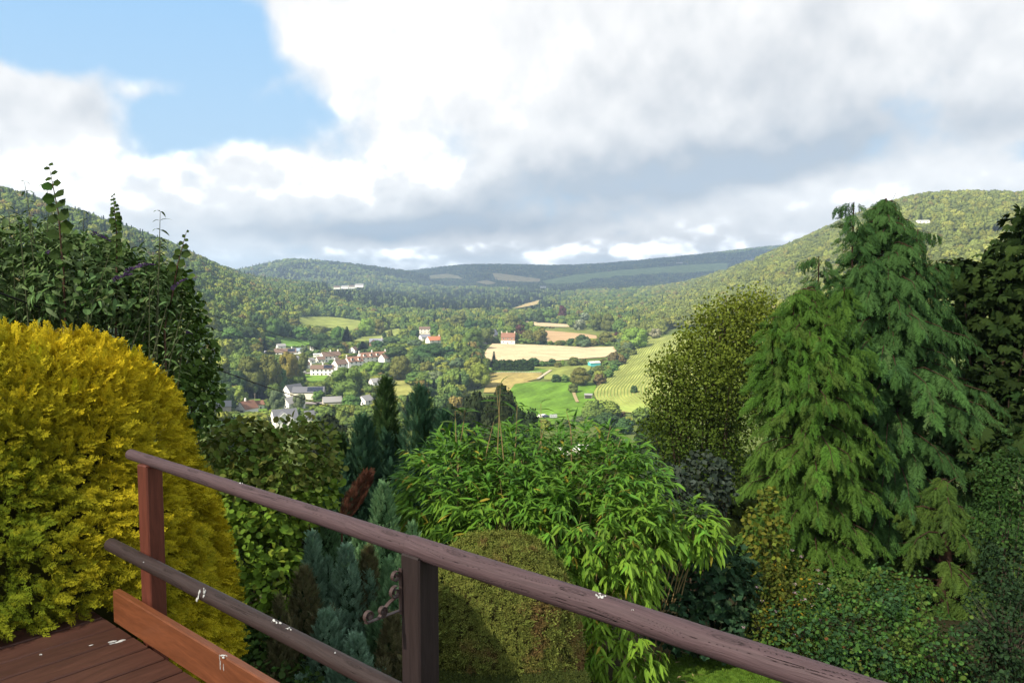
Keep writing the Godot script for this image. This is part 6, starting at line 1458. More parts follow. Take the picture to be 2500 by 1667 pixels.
func build_deck() -> void:
	var grain := wood_grain(true)
	var smooth_grain := wood_grain(false)
	var red := wood_material("stained deck boards", Color(0.105, 0.046, 0.033), smooth_grain, 0.25, Vector3(1, 1, 1), 0.5)
	var deck := thing("wooden_deck", "red-brown stained deck boards in the lower left corner", "deck", Vector3.ZERO)
	deck.set_meta("kind", "structure")
	var basis := Basis(N, Vector3.UP, N.cross(Vector3.UP))
	var s0 := -0.68
	for i in 27:
		var mid := rail_at(s0 + 0.19 * (i + 0.5), -0.016, 0.115 + 1.4)
		var t := Transform3D(basis, mid + Vector3(0, rng.randf_range(-0.0015, 0.0015), 0))
		part(deck, "plank", plank(t, Vector3(2.8, 0.03, 0.177), rng.randf_range(0.82, 1.12)), red)
	for k in 3:
		var j := Transform3D(Basis(E, Vector3.UP, E.cross(Vector3.UP)), rail_at(2.0, -0.13, 0.3 + k * 1.2))
		part(deck, "joist", plank(j, Vector3(5.2, 0.19, 0.05), 0.8), red)
	var drop := material("bird dropping", Color(0.58, 0.59, 0.58), 0.85)
	for q in [[-0.12, 0.20, 0.10, 0.022], [-0.25, 0.50, 0.012, 0.008]]:
		part(deck, "bird_dropping", splash(rail_at(q[0], 0.001, q[1] + 0.02), N * -1.0 + E * 0.2, Vector3.UP, Vector3(q[2], 0.003, q[3]), 4 + int(q[2] * 100)), drop)
	# the railing
	var mauve := wood_material("weathered mauve rail", Color(0.128, 0.082, 0.092), grain, 0.55, Vector3(1, 1, 1), 0.62)
	var dark := wood_material("dark brown post", Color(0.040, 0.027, 0.027), smooth_grain, 0.4, Vector3(1, 1, 1), 0.6)
	var brick_red := wood_material("red brown post", Color(0.175, 0.052, 0.034), smooth_grain, 0.12, Vector3(1, 1, 1), 0.5)
	var kickred := wood_material("orange brown kick board", Color(0.24, 0.082, 0.036), smooth_grain, 0.10, Vector3(1, 1, 1), 0.38)
	var lowrail := wood_material("dark lower rail", Color(0.058, 0.039, 0.038), grain, 0.45, Vector3(1, 1, 1), 0.55)
	var rail := thing("timber_railing", "round pole timber railing along the edge of the deck", "railing", Vector3.ZERO)
	var up := Basis(Vector3.UP, N, Vector3.UP.cross(N))
	var k := 0
	for p in [[-0.10, 0.094, brick_red], [2.06, 0.100, dark], [4.3, 0.10, dark]]:
		var top := 0.925
		var t := Transform3D(Basis(Vector3.UP, E, Vector3.UP.cross(E)) * Basis(Vector3.RIGHT, 0.12 if k == 0 else 0.0), rail_at(p[0], (top - 3.2) / 2 , 0.0))
		var o := part(rail, "post", plank(t, Vector3(top + 3.2, p[1], p[1]), 1.0), p[2])
		o.set_meta("label", ["red-brown stained square post at the golden conifer", "dark brown square post with the iron bracket", "dark brown square post at the near end of the rail"][k])
		k += 1
	var a := part(rail, "top_rail", pole([rail_at(-0.335, 0.942), rail_at(1.0, 0.94), rail_at(2.10, 0.938)], [0.0295, 0.0335, 0.0375]), mauve)
	var b := part(rail, "top_rail", pole([rail_at(2.02, 0.941, 0.004), rail_at(3.2, 0.94), rail_at(5.2, 0.938)], [0.0405, 0.038, 0.038]), mauve)
	var c := part(rail, "lower_rail", pole([rail_at(-0.47, 0.415, 0.072), rail_at(2.4, 0.415, 0.072), rail_at(5.2, 0.41, 0.072)], [0.037, 0.035, 0.035]), lowrail)
	var kt := Transform3D(Basis(E, Vector3.UP, E.cross(Vector3.UP)), rail_at(2.27, 0.090, 0.085))
	var kick := part(rail, "kick_board", plank(kt, Vector3(5.3, 0.185, 0.044), 1.0), kickred)
	for q in [[a, 0.83, 0.974, 0.0, 0.012], [b, 2.86, 0.978, 0.012, 0.020], [b, 2.98, 0.971, 0.020, 0.006], [b, 3.66, 0.905, 0.034, 0.005], [b, 2.2, 0.972, 0.022, 0.006]]:
		part(q[0], "bird_dropping", splash(rail_at(q[1], q[2], q[3]), E, Vector3.UP + N * q[3] * 25.0, Vector3(q[4], 0.004, q[4] * 0.7), int(q[1] * 50)), drop)
	for q in [[0.62, 0.430, 0.106, 0.015, 0.045], [0.66, 0.425, 0.107, 0.012, 0.05], [1.22, 0.449, 0.080, 0.035, 0.02], [1.33, 0.450, 0.078, 0.02, 0.012], [1.65, 0.448, 0.082, 0.008, 0.008], [2.18, 0.451, 0.076, 0.014, 0.012], [0.02, 0.436, 0.102, 0.006, 0.006]]:
		part(c, "bird_dropping", splash(rail_at(q[0], q[1], q[2]), E, N + Vector3.UP * (q[1] - 0.415) * 25.0, Vector3(q[3], 0.004, q[4]), int(q[0] * 90) + 3), drop)
	for q in [[0.82, 0.183, 0.10, 0.03, 0.02], [0.80, 0.15, 0.107, 0.006, 0.05], [0.83, 0.13, 0.107, 0.004, 0.03]]:
		part(kick, "bird_dropping", splash(rail_at(q[0], q[1], q[2]), E, N if q[1] < 0.18 else Vector3.UP, Vector3(q[3], 0.003, q[4]), int(q[4] * 900)), drop)
	# scrolled iron bracket on the dark post
	var iron := material("rusty dark iron", Color(0.075, 0.048, 0.045), 0.55, 0.5)
	iron.metallic = 0.35
	var root := rail_at(2.015, 0.80, 0.054)
	var br := thing("iron_bracket", "rusty scrolled iron hanging bracket screwed to the dark post", "bracket", root)
	var strip := func(pts: Array, called: String) -> void:
		var s := Shape.new()
		for i in pts.size() - 1:
			var d: Vector3 = (pts[i + 1] - pts[i]).normalized()
			var nn := d.cross(E).normalized()
			s.box(Transform3D(Basis(d, nn, d.cross(nn)), (pts[i] + pts[i + 1]) / 2), Vector3(pts[i].distance_to(pts[i + 1]) + 0.001, 0.003, 0.016))
		part(br, called, s.mesh(), iron)
	strip.call([Vector3(0, 0.07, 0), Vector3(0, -0.10, 0)] as Array, "back_plate")
	strip.call([Vector3(0, -0.085, 0), N * 0.16 + Vector3(0, -0.082, 0)] as Array, "arm")
	var curl := func(centre: Vector3, r: float, start: float, turns: float, sg: float) -> Array:
		var pts := []
		for i in 26:
			var t := i / 25.0
			var q := start + sg * TAU * turns * t
			var rr := r * (1.0 - 0.72 * t)
			pts.append(centre + N * cos(q) * rr + Vector3(0, sin(q) * rr, 0))
		return pts
	strip.call(curl.call(N * 0.022 + Vector3(0, 0.045, 0), 0.022, PI, 1.5, -1.0), "scroll")
	strip.call(curl.call(N * 0.026 + Vector3(0, -0.012, 0), 0.024, PI * 0.6, 1.5, -1.0), "scroll")
	strip.call(curl.call(N * 0.085 + Vector3(0, -0.062, 0), 0.020, -PI * 0.5, 1.5, -1.0), "scroll")
	strip.call(curl.call(N * 0.145 + Vector3(0, -0.060, 0), 0.022, -PI * 0.4, 1.5, 1.0), "scroll")
	var sw := []
	for i in 13:
		var t := i / 12.0
		sw.append(N * (0.015 + 0.085 * t) + Vector3(0, -0.03 - 0.05 * t + 0.012 * sin(t * PI), 0))
	strip.call(sw, "sweep")

# ---------------------------------------------------------------- the garden
func build_golden_conifer() -> void:
	var c := Vector3(-3.62, 0, -5.62)
	var g := height(c.x, c.z)
	var o := thing("golden_conifer", "big rounded golden yellow conifer beside the deck on the left", "conifer", Vector3(c.x, g, c.z))
	# outline: [height, radius]
	var prof := [[-2.4, 1.48], [-0.9, 1.50], [-0.3, 1.44], [0.2, 1.33], [0.75, 1.17], [1.1, 1.05], [1.28, 0.88], [1.40, 0.70], [1.50, 0.45], [1.56, 0.0]]
	var at := func(y: float) -> float:
		for i in prof.size() - 1:
			if y >= prof[i][0] and y <= prof[i + 1][0]:
				return lerpf(prof[i][1], prof[i + 1][1], (y - prof[i][0]) / (prof[i + 1][0] - prof[i][0]))
		return 0.0
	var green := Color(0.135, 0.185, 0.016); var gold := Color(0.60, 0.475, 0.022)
	var meshes := []
	for k in 4: meshes.append(spray(50 + k, 0.20, 0.085, Color(0.30, 0.36, 0.4), Color(1.15, 1.1, 1), 9, 0.30, 0.016))
	var noise := FastNoiseLite.new(); noise.seed = 9; noise.frequency = 1.1
	var bump := FastNoiseLite.new(); bump.seed = 10; bump.frequency = 2.2
	var where := []; var cols := []
	var n := 0
	while n < 15500:
		var y := rng.randf_range(-1.0, 1.57)
		var top := rng.randf() < 0.22
		if top: y = rng.randf_range(1.0, 1.57)
		var rad: float = at.call(y)
		if rng.randf() > rad / 1.8 + 0.15: continue
		var a := rng.randf() * TAU
		var d := Vector3(cos(a), 0, sin(a))
		if d.z < -0.55: continue
		var slope_y: float = (at.call(y - 0.06) - at.call(y + 0.06)) / 0.12
		var nn := (d + Vector3(0, slope_y, 0)).normalized()
		if d.z > 0.1 and y < 0.75: rad += 0.50 * d.z * smoothstep(0.85, 0.05, y)
		var p := Vector3(c.x, y, c.z) + d * rad
		var bb := bump.get_noise_3d(p.x, p.y, p.z)
		p += nn * (bb * 0.10 - 0.09 * rng.randf() * rng.randf())
		# keep the sprays off the deck side that the railing and boards occupy
		var q := p - Vector3(-1.884, 0, -4.188)
		var s := q.dot(E); var outn := q.dot(N)
		if s > -0.34 and outn > -0.14 and p.y > -0.25 and p.y < 1.02: continue
		if p.y < 0.03 and outn > -0.1 and s > -1.3: continue
		n += 1
		var dir := (nn * 0.75 + Vector3(0.1, 0.15, 0) + rand_dir() * 0.45).normalized()
		if y < 0.8: dir = (nn * 0.9 + Vector3(0.35, -0.12 + 0.3 * bb, 0) + rand_dir() * 0.42).normalized()
		var b := facing(dir, rng.randf_range(-0.9, 0.9), nn) * Basis.from_scale(Vector3.ONE * rng.randf_range(0.5, 0.92))
		where.append(Transform3D(b, p - o.position - dir * 0.05))
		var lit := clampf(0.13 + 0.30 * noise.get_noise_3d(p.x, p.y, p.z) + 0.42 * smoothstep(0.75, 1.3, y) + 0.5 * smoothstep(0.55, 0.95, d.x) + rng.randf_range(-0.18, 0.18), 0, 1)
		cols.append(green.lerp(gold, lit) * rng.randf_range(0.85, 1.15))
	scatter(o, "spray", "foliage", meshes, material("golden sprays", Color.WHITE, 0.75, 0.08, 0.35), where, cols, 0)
	# feathery leader tips standing out of the top
	var tips := []; var tc := []
	for i in 60:
		var a := rng.randf_range(-0.3, PI + 0.3)
		var y := rng.randf_range(1.12, 1.53)
		var d := Vector3(cos(a), 0, sin(a))
		var p: Vector3 = Vector3(c.x, y, c.z) + d * (at.call(y) as float) - o.position
		tips.append(Transform3D(facing((d * 0.35 + Vector3.UP + rand_dir() * 0.35).normalized(), rng.randf() * 3.0, d) * Basis.from_scale(Vector3(0.6, 0.85, 0.6)), p))
		tc.append(gold * rng.randf_range(0.9, 1.2))
	scatter(o, "leader_tip", "leader_tips", meshes, mats["golden sprays"], tips, tc, 60)
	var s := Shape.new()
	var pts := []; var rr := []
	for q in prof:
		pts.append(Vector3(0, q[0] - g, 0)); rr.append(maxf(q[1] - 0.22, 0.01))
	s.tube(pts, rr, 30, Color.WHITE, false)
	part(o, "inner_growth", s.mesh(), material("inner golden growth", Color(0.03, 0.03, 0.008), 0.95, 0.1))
	var t := Shape.new()
	t.tube([Vector3(0, -0.2, 0), Vector3(0, 2.0, 0)], [0.12, 0.05], 8)
	part(o, "trunk", t.mesh(), material("tree bark", Color.WHITE))

func build_bamboo() -> void:
	var stalk := material("bamboo culm", Color(0.30, 0.22, 0.10), 0.5, 0.4)
	var leafm := material("bamboo leaf", Color(1.08, 1.08, 0.85), 0.45, 0.22, 0.55)
	var blade := [leaf_blade(0.235, 0.046, 0.45, 0.25, 4, Color(0.9, 0.95, 0.9), Color(1.1, 1.05, 0.9)).mesh(), leaf_blade(0.20, 0.040, 0.7, 0.35, 4, Color(0.95, 1, 0.9), Color(1.05, 1.0, 0.9)).mesh(), leaf_blade(0.26, 0.048, 0.25, 0.2, 4, Color(0.9, 1, 0.95), Color(1.0, 1.0, 0.9)).mesh()]
	for clump in [["bamboo", "big dense mound of light green bamboo in the middle behind the railing", [
	[Vector3(-0.76, -0.83, -10.40), Vector3(0.67, 0.69, 0.90)],
	[Vector3(0.00, -0.79, -10.90), Vector3(0.95, 0.67, 1.10)],
	[Vector3(0.96, -0.79, -10.90), Vector3(0.92, 0.64, 1.10)],
	[Vector3(1.45, -1.02, -10.50), Vector3(0.59, 0.67, 0.90)],
	[Vector3(-0.10, -1.09, -9.90), Vector3(0.86, 0.61, 0.80)],
	[Vector3(0.81, -1.24, -9.70), Vector3(0.90, 0.70, 0.80)],
	[Vector3(1.45, -1.36, -9.90), Vector3(0.51, 0.61, 0.70)],
	[Vector3(1.11, -1.78, -9.60), Vector3(0.59, 0.49, 0.60)],
	[Vector3(-1.17, -1.02, -10.20), Vector3(0.26, 0.42, 0.50)],
	[Vector3(0.40, -1.48, -9.50), Vector3(0.54, 0.39, 0.50)]], 2700, 300], ["bamboo", "small bamboo spray leaning right beside the big mound", [
	[Vector3(2.26, -1.30, -10.30), Vector3(0.37, 0.24, 0.30)],
	[Vector3(2.48, -1.43, -10.20), Vector3(0.18, 0.18, 0.20)]], 170, 90], ["bamboo", "low bamboo shoots below the rail at the lawn edge", [
	[Vector3(0.93, -2.42, -9.30), Vector3(0.41, 0.29, 0.35)],
	[Vector3(1.27, -2.52, -9.20), Vector3(0.42, 0.28, 0.30)],
	[Vector3(0.79, -2.11, -9.40), Vector3(0.29, 0.29, 0.30)]], 200, 120]]:
		var lumps: Array = clump[2]
		var base := lumps_base(lumps)
		if clump[3] == 170: base = ground(1.6, -10.7)
		var o := thing(clump[0], clump[1], "bamboo", base)
		var where := []; var cols := []
		for q in shell(lumps, clump[3], 0.5, 0.62):
			var p: Vector3 = q[0]; var d: Vector3 = q[1]
			if p.y < height(p.x, p.z) + 0.15: continue
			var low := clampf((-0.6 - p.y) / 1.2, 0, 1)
			var out := (d * Vector3(1, 0.5, 1) + Vector3(0, lerpf(0.45, -0.05, low), 0) + rand_dir() * 0.45).normalized()
			var side := out.cross(Vector3.UP).normalized()
			var k := rng.randi_range(4, 7)
			var bright := rng.randf()
			for i in k:
				var f := (i - (k - 1) / 2.0) / maxf(1.0, (k - 1) / 2.0)
				var dir := (out * (1.0 - 0.35 * absf(f)) + side * f * 0.85 + Vector3(0, -0.30 - 0.25 * rng.randf(), 0) + rand_dir() * 0.2).normalized()
				var b := facing(dir, rng.randf_range(-0.5, 0.5)) * Basis.from_scale(Vector3.ONE * rng.randf_range(0.65, 1.05))
				where.append(Transform3D(b, p - o.position + out * 0.03 * i + rand_dir() * 0.02))
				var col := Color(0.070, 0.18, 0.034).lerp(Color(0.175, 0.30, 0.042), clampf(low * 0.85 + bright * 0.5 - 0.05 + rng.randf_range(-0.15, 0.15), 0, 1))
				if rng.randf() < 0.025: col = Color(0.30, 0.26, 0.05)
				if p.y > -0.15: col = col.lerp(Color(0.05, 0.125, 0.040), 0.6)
				cols.append(col * rng.randf_range(0.8, 1.15))
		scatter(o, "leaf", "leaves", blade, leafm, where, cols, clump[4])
		# culms
		for i in (46 if clump[3] > 1000 else 9):
			var l: Array = lumps[i % lumps.size()]
			var tip: Vector3 = l[0] + Vector3(rng.randf_range(-0.7, 0.7), rng.randf_range(0.2, 1.0), rng.randf_range(-0.7, 0.7)) * l[1] - base
			var foot := Vector3(tip.x * 0.45 + rng.randf_range(-0.15, 0.15), -0.1, tip.z * 0.4 + rng.randf_range(-0.1, 0.1))
			var bend := foot.lerp(tip, 0.55) + Vector3(0, (tip.y - foot.y) * 0.12, 0)
			var s := Shape.new()
			s.tube([foot, foot.lerp(bend, 0.5) + Vector3(0, 0.1, 0), bend, bend.lerp(tip, 0.55) + Vector3(0, 0.06, 0), tip], [0.011, 0.010, 0.008, 0.006, 0.003], 6)
			part(o, "culm", s.mesh(), stalk)
		if clump[3] > 1000:
			for q in [[Vector3(-0.20, -1.02, -10.20), Vector3(-0.15, 0.59, -10.20)], [Vector3(-0.06, -0.97, -10.20), Vector3(-0.20, 0.53, -10.20)], [Vector3(0.41, -1.25, -10.40), Vector3(0.38, 0.32, -10.40)], [Vector3(-0.70, -0.29, -10.30), Vector3(-0.61, 0.25, -10.30)], [Vector3(-0.71, -0.56, -10.30), Vector3(-0.74, 0.23, -10.30)], [Vector3(0.00, -0.77, -10.50), Vector3(0.07, 0.30, -10.50)], [Vector3(0.80, -0.24, -10.60), Vector3(0.73, 0.18, -10.60)], [Vector3(0.27, -0.58, -10.40), Vector3(0.43, 0.02, -10.40)], [Vector3(-0.38, -0.67, -10.30), Vector3(-0.24, 0.09, -10.30)], [Vector3(1.20, -0.55, -10.50), Vector3(1.31, 0.00, -10.50)]]:
				var a: Vector3 = q[0] - base; var b: Vector3 = q[1] - base
				var s := Shape.new()
				var mid := a.lerp(b, 0.5) + Vector3(rng.randf_range(-0.02, 0.02), 0, 0)
				s.tube([a + Vector3(0, -0.8, 0.1), a, mid, b], [0.011, 0.010, 0.008, 0.003], 6)
				part(o, "culm", s.mesh(), stalk)
				var tl := []; var tcol := []
				for i in 5:
					var dir := (Vector3([-1.0, 1.0, -0.7, 0.9, 0.2][i], rng.randf_range(0.1, 0.7), rng.randf_range(-0.4, 0.4))).normalized()
					tl.append(Transform3D(facing(dir, rng.randf_range(-0.4, 0.4)), a.lerp(b, 0.80 + 0.05 * i)))
					tcol.append(Color(0.06, 0.125, 0.032) * rng.randf_range(0.8, 1.1))
				scatter(o, "leaf", "leaves", blade, leafm, tl, tcol, 5)

func leafy(called: String, label: String, category: String, lumps: Array, n: int, singles: int, meshes: Array, m: Material, pick: Callable, droop: float, stems := 10, stem_r := 0.015, group := "", deep := 0.45, scale_lo := 0.65, ragged := 0.06) -> Node3D:
	# a shrub or small tree: leaves through the outer part of a heap of lumps, and branches to them
	var o := thing(called, label, category, lumps_base(lumps), 0.0, group)
	var where := []; var cols := []
	for q in shell(lumps, n, deep, 0.6, ragged):
		var p: Vector3 = q[0]; var d: Vector3 = q[1]
		if p.y < height(p.x, p.z) + 0.03: continue
		var dir := (d * 0.6 + Vector3(0, -droop, 0) + rand_dir() * 0.75).normalized()
		var b := facing(dir, rng.randf_range(-0.7, 0.7), (d + Vector3(0, 0.8, 0)).normalized()) * Basis.from_scale(Vector3.ONE * rng.randf_range(scale_lo, 1.15))
		where.append(Transform3D(b, p - o.position))
		cols.append(pick.call(p, d))
	scatter(o, "leaf", "leaves", meshes, m, where, cols, singles)
	branches(o, lumps, stems, stem_r, material("shrub bark", Color(0.075, 0.055, 0.038), 0.85, 0.2))
	return o

func cluster(one: Shape, n: int, spread: float, sd: int) -> ArrayMesh:
	# a twig end with n leaves round it
	var r := RandomNumberGenerator.new()
	r.seed = sd
	var s := Shape.new()
	for i in n:
		var a := i * 2.399
		var dir := Vector3(cos(a) * 0.8, 0.35 + r.randf() * 0.5, sin(a) * 0.8).normalized()
		var p := Vector3(r.randfn(), r.randfn() + 1.0, r.randfn()) * spread * 0.5
		add_to(s, one, Transform3D(facing(dir, r.randf_range(-0.6, 0.6)) * Basis.from_scale(Vector3.ONE * r.randf_range(0.7, 1.1)), p), r.randf_range(0.75, 1.2))
	return s.mesh()

func build_shrubs() -> void:
	var mix := FastNoiseLite.new(); mix.seed = 61; mix.frequency = 1.4
	var soft := material("soft leaf", Color(1.0, 1.0, 0.82), 0.6, 0.16, 0.5)
	var dull := material("dull leaf", Color(1.0, 1.0, 0.85), 0.75, 0.1, 0.35)
	var shiny := material("shiny leaf", Color(1.0, 1.0, 0.82), 0.5, 0.2, 0.35)
	# hazel behind the railing
	var round1 := lobed_leaf(0.042, 5, 0.06, 0.03, Color.WHITE)
	var round2 := lobed_leaf(0.036, 3, 0.10, 0.03, Color.WHITE)
	leafy("hazel_shrub", "broad leaved green shrub with reddish top leaves behind the far railing", "shrub", [
	[Vector3(-3.21, -0.20, -9.20), Vector3(0.52, 0.52, 0.80)],
	[Vector3(-2.53, -0.15, -9.20), Vector3(0.52, 0.47, 0.80)],
	[Vector3(-2.80, -0.53, -8.80), Vector3(0.63, 0.54, 0.80)],
	[Vector3(-2.77, -0.95, -8.40), Vector3(0.43, 0.52, 0.70)],
	[Vector3(-2.55, -1.33, -8.20), Vector3(0.38, 0.42, 0.60)],
	[Vector3(-2.30, -0.49, -9.00), Vector3(0.32, 0.37, 0.60)],
	[Vector3(-2.85, -1.51, -8.20), Vector3(0.25, 0.46, 0.50)],
	[Vector3(-3.34, -0.73, -9.00), Vector3(0.28, 0.55, 0.60)]], 6500, 300, [round1.mesh(), round2.mesh()], soft, func(p, d):
		var c := Color(0.11, 0.20, 0.030).lerp(Color(0.18, 0.27, 0.038), rng.randf())
		if p.y > -0.35: c = Color(0.10, 0.18, 0.034).lerp(Color(0.18, 0.13, 0.05), rng.randf() * 0.55)
		return c * rng.randf_range(0.7, 1.15), 0.25, 22, 0.014)
	# tall hazel right of the butterfly bush
	leafy("tall_hazel", "dark green round leaved shrub at the right side of the butterfly bush", "shrub", [
	[Vector3(-3.75, 1.46, -8.60), Vector3(0.35, 0.49, 0.70)],
	[Vector3(-3.54, 1.06, -8.60), Vector3(0.29, 0.44, 0.60)],
	[Vector3(-3.42, 0.66, -8.60), Vector3(0.20, 0.40, 0.50)],
	[Vector3(-3.87, 1.77, -8.40), Vector3(0.30, 0.30, 0.50)],
	[Vector3(-3.61, 1.86, -8.50), Vector3(0.17, 0.22, 0.40)]], 3600, 220, [round2.mesh(), lobed_leaf(0.030, 3, 0.08, 0.03, Color.WHITE).mesh()], soft, func(p, d): return Color(0.05, 0.10, 0.024).lerp(Color(0.09, 0.155, 0.034), rng.randf()) * rng.randf_range(0.7, 1.2), 0.3, 16, 0.014)
	# butterfly bush
	var lance := leaf_blade(0.15, 0.034, 0.55, 0.25, 4, Color(0.95, 1, 1), Color(1, 1, 1))
	var lance2 := leaf_blade(0.12, 0.03, 0.8, 0.3, 4, Color(0.95, 1, 1), Color(1, 1, 1))
	var bud := leafy("butterfly_bush", "tall grey-green butterfly bush with purple flower spikes at the left", "shrub", [
	[Vector3(-4.99, 1.86, -8.20), Vector3(0.59, 0.46, 0.90)],
	[Vector3(-4.22, 1.86, -8.00), Vector3(0.49, 0.39, 0.80)],
	[Vector3(-3.77, 1.78, -8.00), Vector3(0.35, 0.35, 0.70)],
	[Vector3(-4.97, 2.28, -8.20), Vector3(0.46, 0.25, 0.60)],
	[Vector3(-4.30, 2.19, -8.10), Vector3(0.37, 0.19, 0.50)],
	[Vector3(-5.72, 1.86, -8.40), Vector3(0.52, 0.52, 0.80)],
	[Vector3(-4.66, 2.07, -8.30), Vector3(0.64, 0.30, 0.70)],
	[Vector3(-3.93, 2.02, -8.10), Vector3(0.37, 0.25, 0.50)]], 7000, 200, [lance.mesh(), lance2.mesh(), round2.mesh()], dull, func(p, d): return Color(0.07, 0.135, 0.040).lerp(Color(0.15, 0.21, 0.105), rng.randf()) * rng.randf_range(0.65, 1.15), 0.2, 8, 0.014)
	var stem := material("green stem", Color(0.09, 0.10, 0.05), 0.7)
	var lw := []; var lc := []
	for tip in [Vector3(-4.71, 2.87, -7.80), Vector3(-4.62, 2.86, -8.00), Vector3(-4.25, 2.61, -8.00), Vector3(-3.32, 2.57, -7.60), Vector3(-4.94, 2.64, -7.90), Vector3(-5.24, 2.59, -8.00), Vector3(-5.10, 2.45, -7.95), Vector3(-5.32, 2.42, -7.96), Vector3(-3.61, 1.53, -8.47), Vector3(-5.05, 2.11, -7.79), Vector3(-5.10, 2.39, -7.70), Vector3(-3.62, 1.45, -8.53), Vector3(-3.62, 2.06, -7.83), Vector3(-4.47, 1.73, -8.60), Vector3(-3.59, 2.35, -8.25), Vector3(-3.86, 1.92, -7.65), Vector3(-4.92, 2.62, -8.71), Vector3(-3.46, 2.00, -7.82), Vector3(-3.70, 1.78, -8.64), Vector3(-3.57, 1.98, -7.98), Vector3(-4.02, 1.97, -7.63), Vector3(-4.64, 2.04, -7.46), Vector3(-5.50, 1.91, -7.79), Vector3(-4.32, 2.06, -7.88), Vector3(-3.20, 1.60, -7.98), Vector3(-5.10, 2.02, -7.79), Vector3(-4.75, 2.21, -7.85), Vector3(-4.09, 1.66, -7.54), Vector3(-5.92, 2.25, -8.47), Vector3(-4.10, 2.12, -7.86), Vector3(-4.94, 2.12, -7.46), Vector3(-4.35, 1.59, -8.74), Vector3(-3.61, 1.52, -7.43), Vector3(-5.33, 1.89, -8.49), Vector3(-4.86, 2.03, -8.27), Vector3(-3.50, 2.04, -7.67), Vector3(-4.56, 2.62, -7.93), Vector3(-3.05, 1.69, -7.41), Vector3(-5.99, 2.28, -8.50), Vector3(-4.53, 2.52, -7.54), Vector3(-3.12, 1.52, -7.69), Vector3(-5.34, 2.34, -7.64), Vector3(-3.74, 2.17, -7.46), Vector3(-4.93, 2.43, -8.80), Vector3(-5.78, 2.05, -8.48), Vector3(-4.75, 1.99, -8.07), Vector3(-4.78, 2.20, -7.45), Vector3(-5.03, 2.61, -8.65), Vector3(-3.37, 1.93, -7.44), Vector3(-4.89, 2.35, -7.69), Vector3(-4.91, 1.86, -7.60), Vector3(-5.78, 1.67, -8.19), Vector3(-3.50, 1.44, -8.66), Vector3(-4.32, 1.68, -8.44), Vector3(-4.30, 2.47, -7.70), Vector3(-3.83, 1.74, -8.69), Vector3(-5.20, 2.28, -8.52), Vector3(-4.19, 1.67, -8.14), Vector3(-3.97, 1.78, -7.78), Vector3(-3.19, 1.43, -7.50), Vector3(-3.43, 1.10, -8.34), Vector3(-5.37, 1.70, -7.58), Vector3(-3.08, 1.41, -7.48), Vector3(-5.46, 2.00, -8.20), Vector3(-3.72, 1.50, -7.71), Vector3(-5.35, 1.66, -7.42), Vector3(-3.73, 2.37, -8.53), Vector3(-3.85, 1.47, -8.17), Vector3(-3.64, 2.27, -8.34), Vector3(-5.21, 2.07, -8.48), Vector3(-4.22, 2.21, -7.44), Vector3(-5.74, 1.92, -8.08), Vector3(-3.36, 1.95, -7.59), Vector3(-4.90, 2.20, -8.13), Vector3(-6.15, 1.70, -8.56), Vector3(-5.50, 2.00, -7.93), Vector3(-3.61, 1.93, -7.73), Vector3(-4.25, 1.85, -7.53), Vector3(-5.91, 1.97, -8.64), Vector3(-4.77, 2.19, -8.60), Vector3(-4.06, 2.11, -8.63), Vector3(-5.62, 2.30, -8.57), Vector3(-4.46, 2.12, -7.63), Vector3(-3.33, 2.29, -7.61), Vector3(-4.57, 2.31, -8.16), Vector3(-3.19, 1.72, -7.41), Vector3(-5.00, 2.28, -8.08), Vector3(-3.68, 1.90, -7.51), Vector3(-5.07, 1.89, -7.90), Vector3(-3.94, 1.38, -8.28), Vector3(-3.95, 1.84, -7.84), Vector3(-3.71, 1.84, -8.68), Vector3(-5.29, 2.02, -8.50), Vector3(-3.98, 1.96, -7.60), Vector3(-3.94, 1.88, -8.33), Vector3(-5.13, 2.37, -7.60), Vector3(-3.98, 2.12, -8.66), Vector3(-4.73, 2.33, -7.89), Vector3(-4.14, 2.23, -7.96), Vector3(-3.49, 1.93, -8.32), Vector3(-4.55, 2.46, -7.43), Vector3(-6.13, 1.62, -8.56), Vector3(-4.06, 1.56, -8.73), Vector3(-5.42, 2.03, -8.09), Vector3(-4.55, 1.56, -8.46), Vector3(-3.40, 1.80, -8.31)]:
		var e: Vector3 = tip - bud.position
		var a := Vector3(e.x * 0.72 + rng.randf_range(-0.25, 0.25), e.y - rng.randf_range(1.1, 1.7), e.z + rng.randf_range(-0.2, 0.2))
		var mid := a.lerp(e, 0.55) + Vector3(0, 0.06, 0)
		var s := Shape.new()
		s.tube([a, a.lerp(mid, 0.6), mid, mid.lerp(e, 0.6), e], [0.008, 0.007, 0.005, 0.004, 0.002], 5)
		part(bud, "stem", s.mesh(), stem)
		for k in 10:
			var t := 0.40 + 0.60 * k / 9.0
			var p := a.lerp(mid, t / 0.55) if t < 0.55 else mid.lerp(e, (t - 0.55) / 0.45)
			var ang := k * 1.57 + rng.randf() * 0.5
			for sg in [0.0, PI]:
				var dir := Vector3(cos(ang + sg), 0.25 + rng.randf_range(-0.3, 0.3), sin(ang + sg)).normalized()
				lw.append(Transform3D(facing(dir, rng.randf_range(-0.3, 0.3)) * Basis.from_scale(Vector3.ONE * (1.05 - 0.3 * t) * rng.randf_range(0.8, 1.2)), p))
				lc.append(Color(0.075, 0.135, 0.045).lerp(Color(0.15, 0.21, 0.105), rng.randf()) * rng.randf_range(0.7, 1.15))
	scatter(bud, "leaf", "leaves", [lance.mesh(), lance2.mesh()], dull, lw, lc, 90)
	var purple := material("purple florets", Color(0.12, 0.070, 0.18), 0.8, 0.2, 0.3)
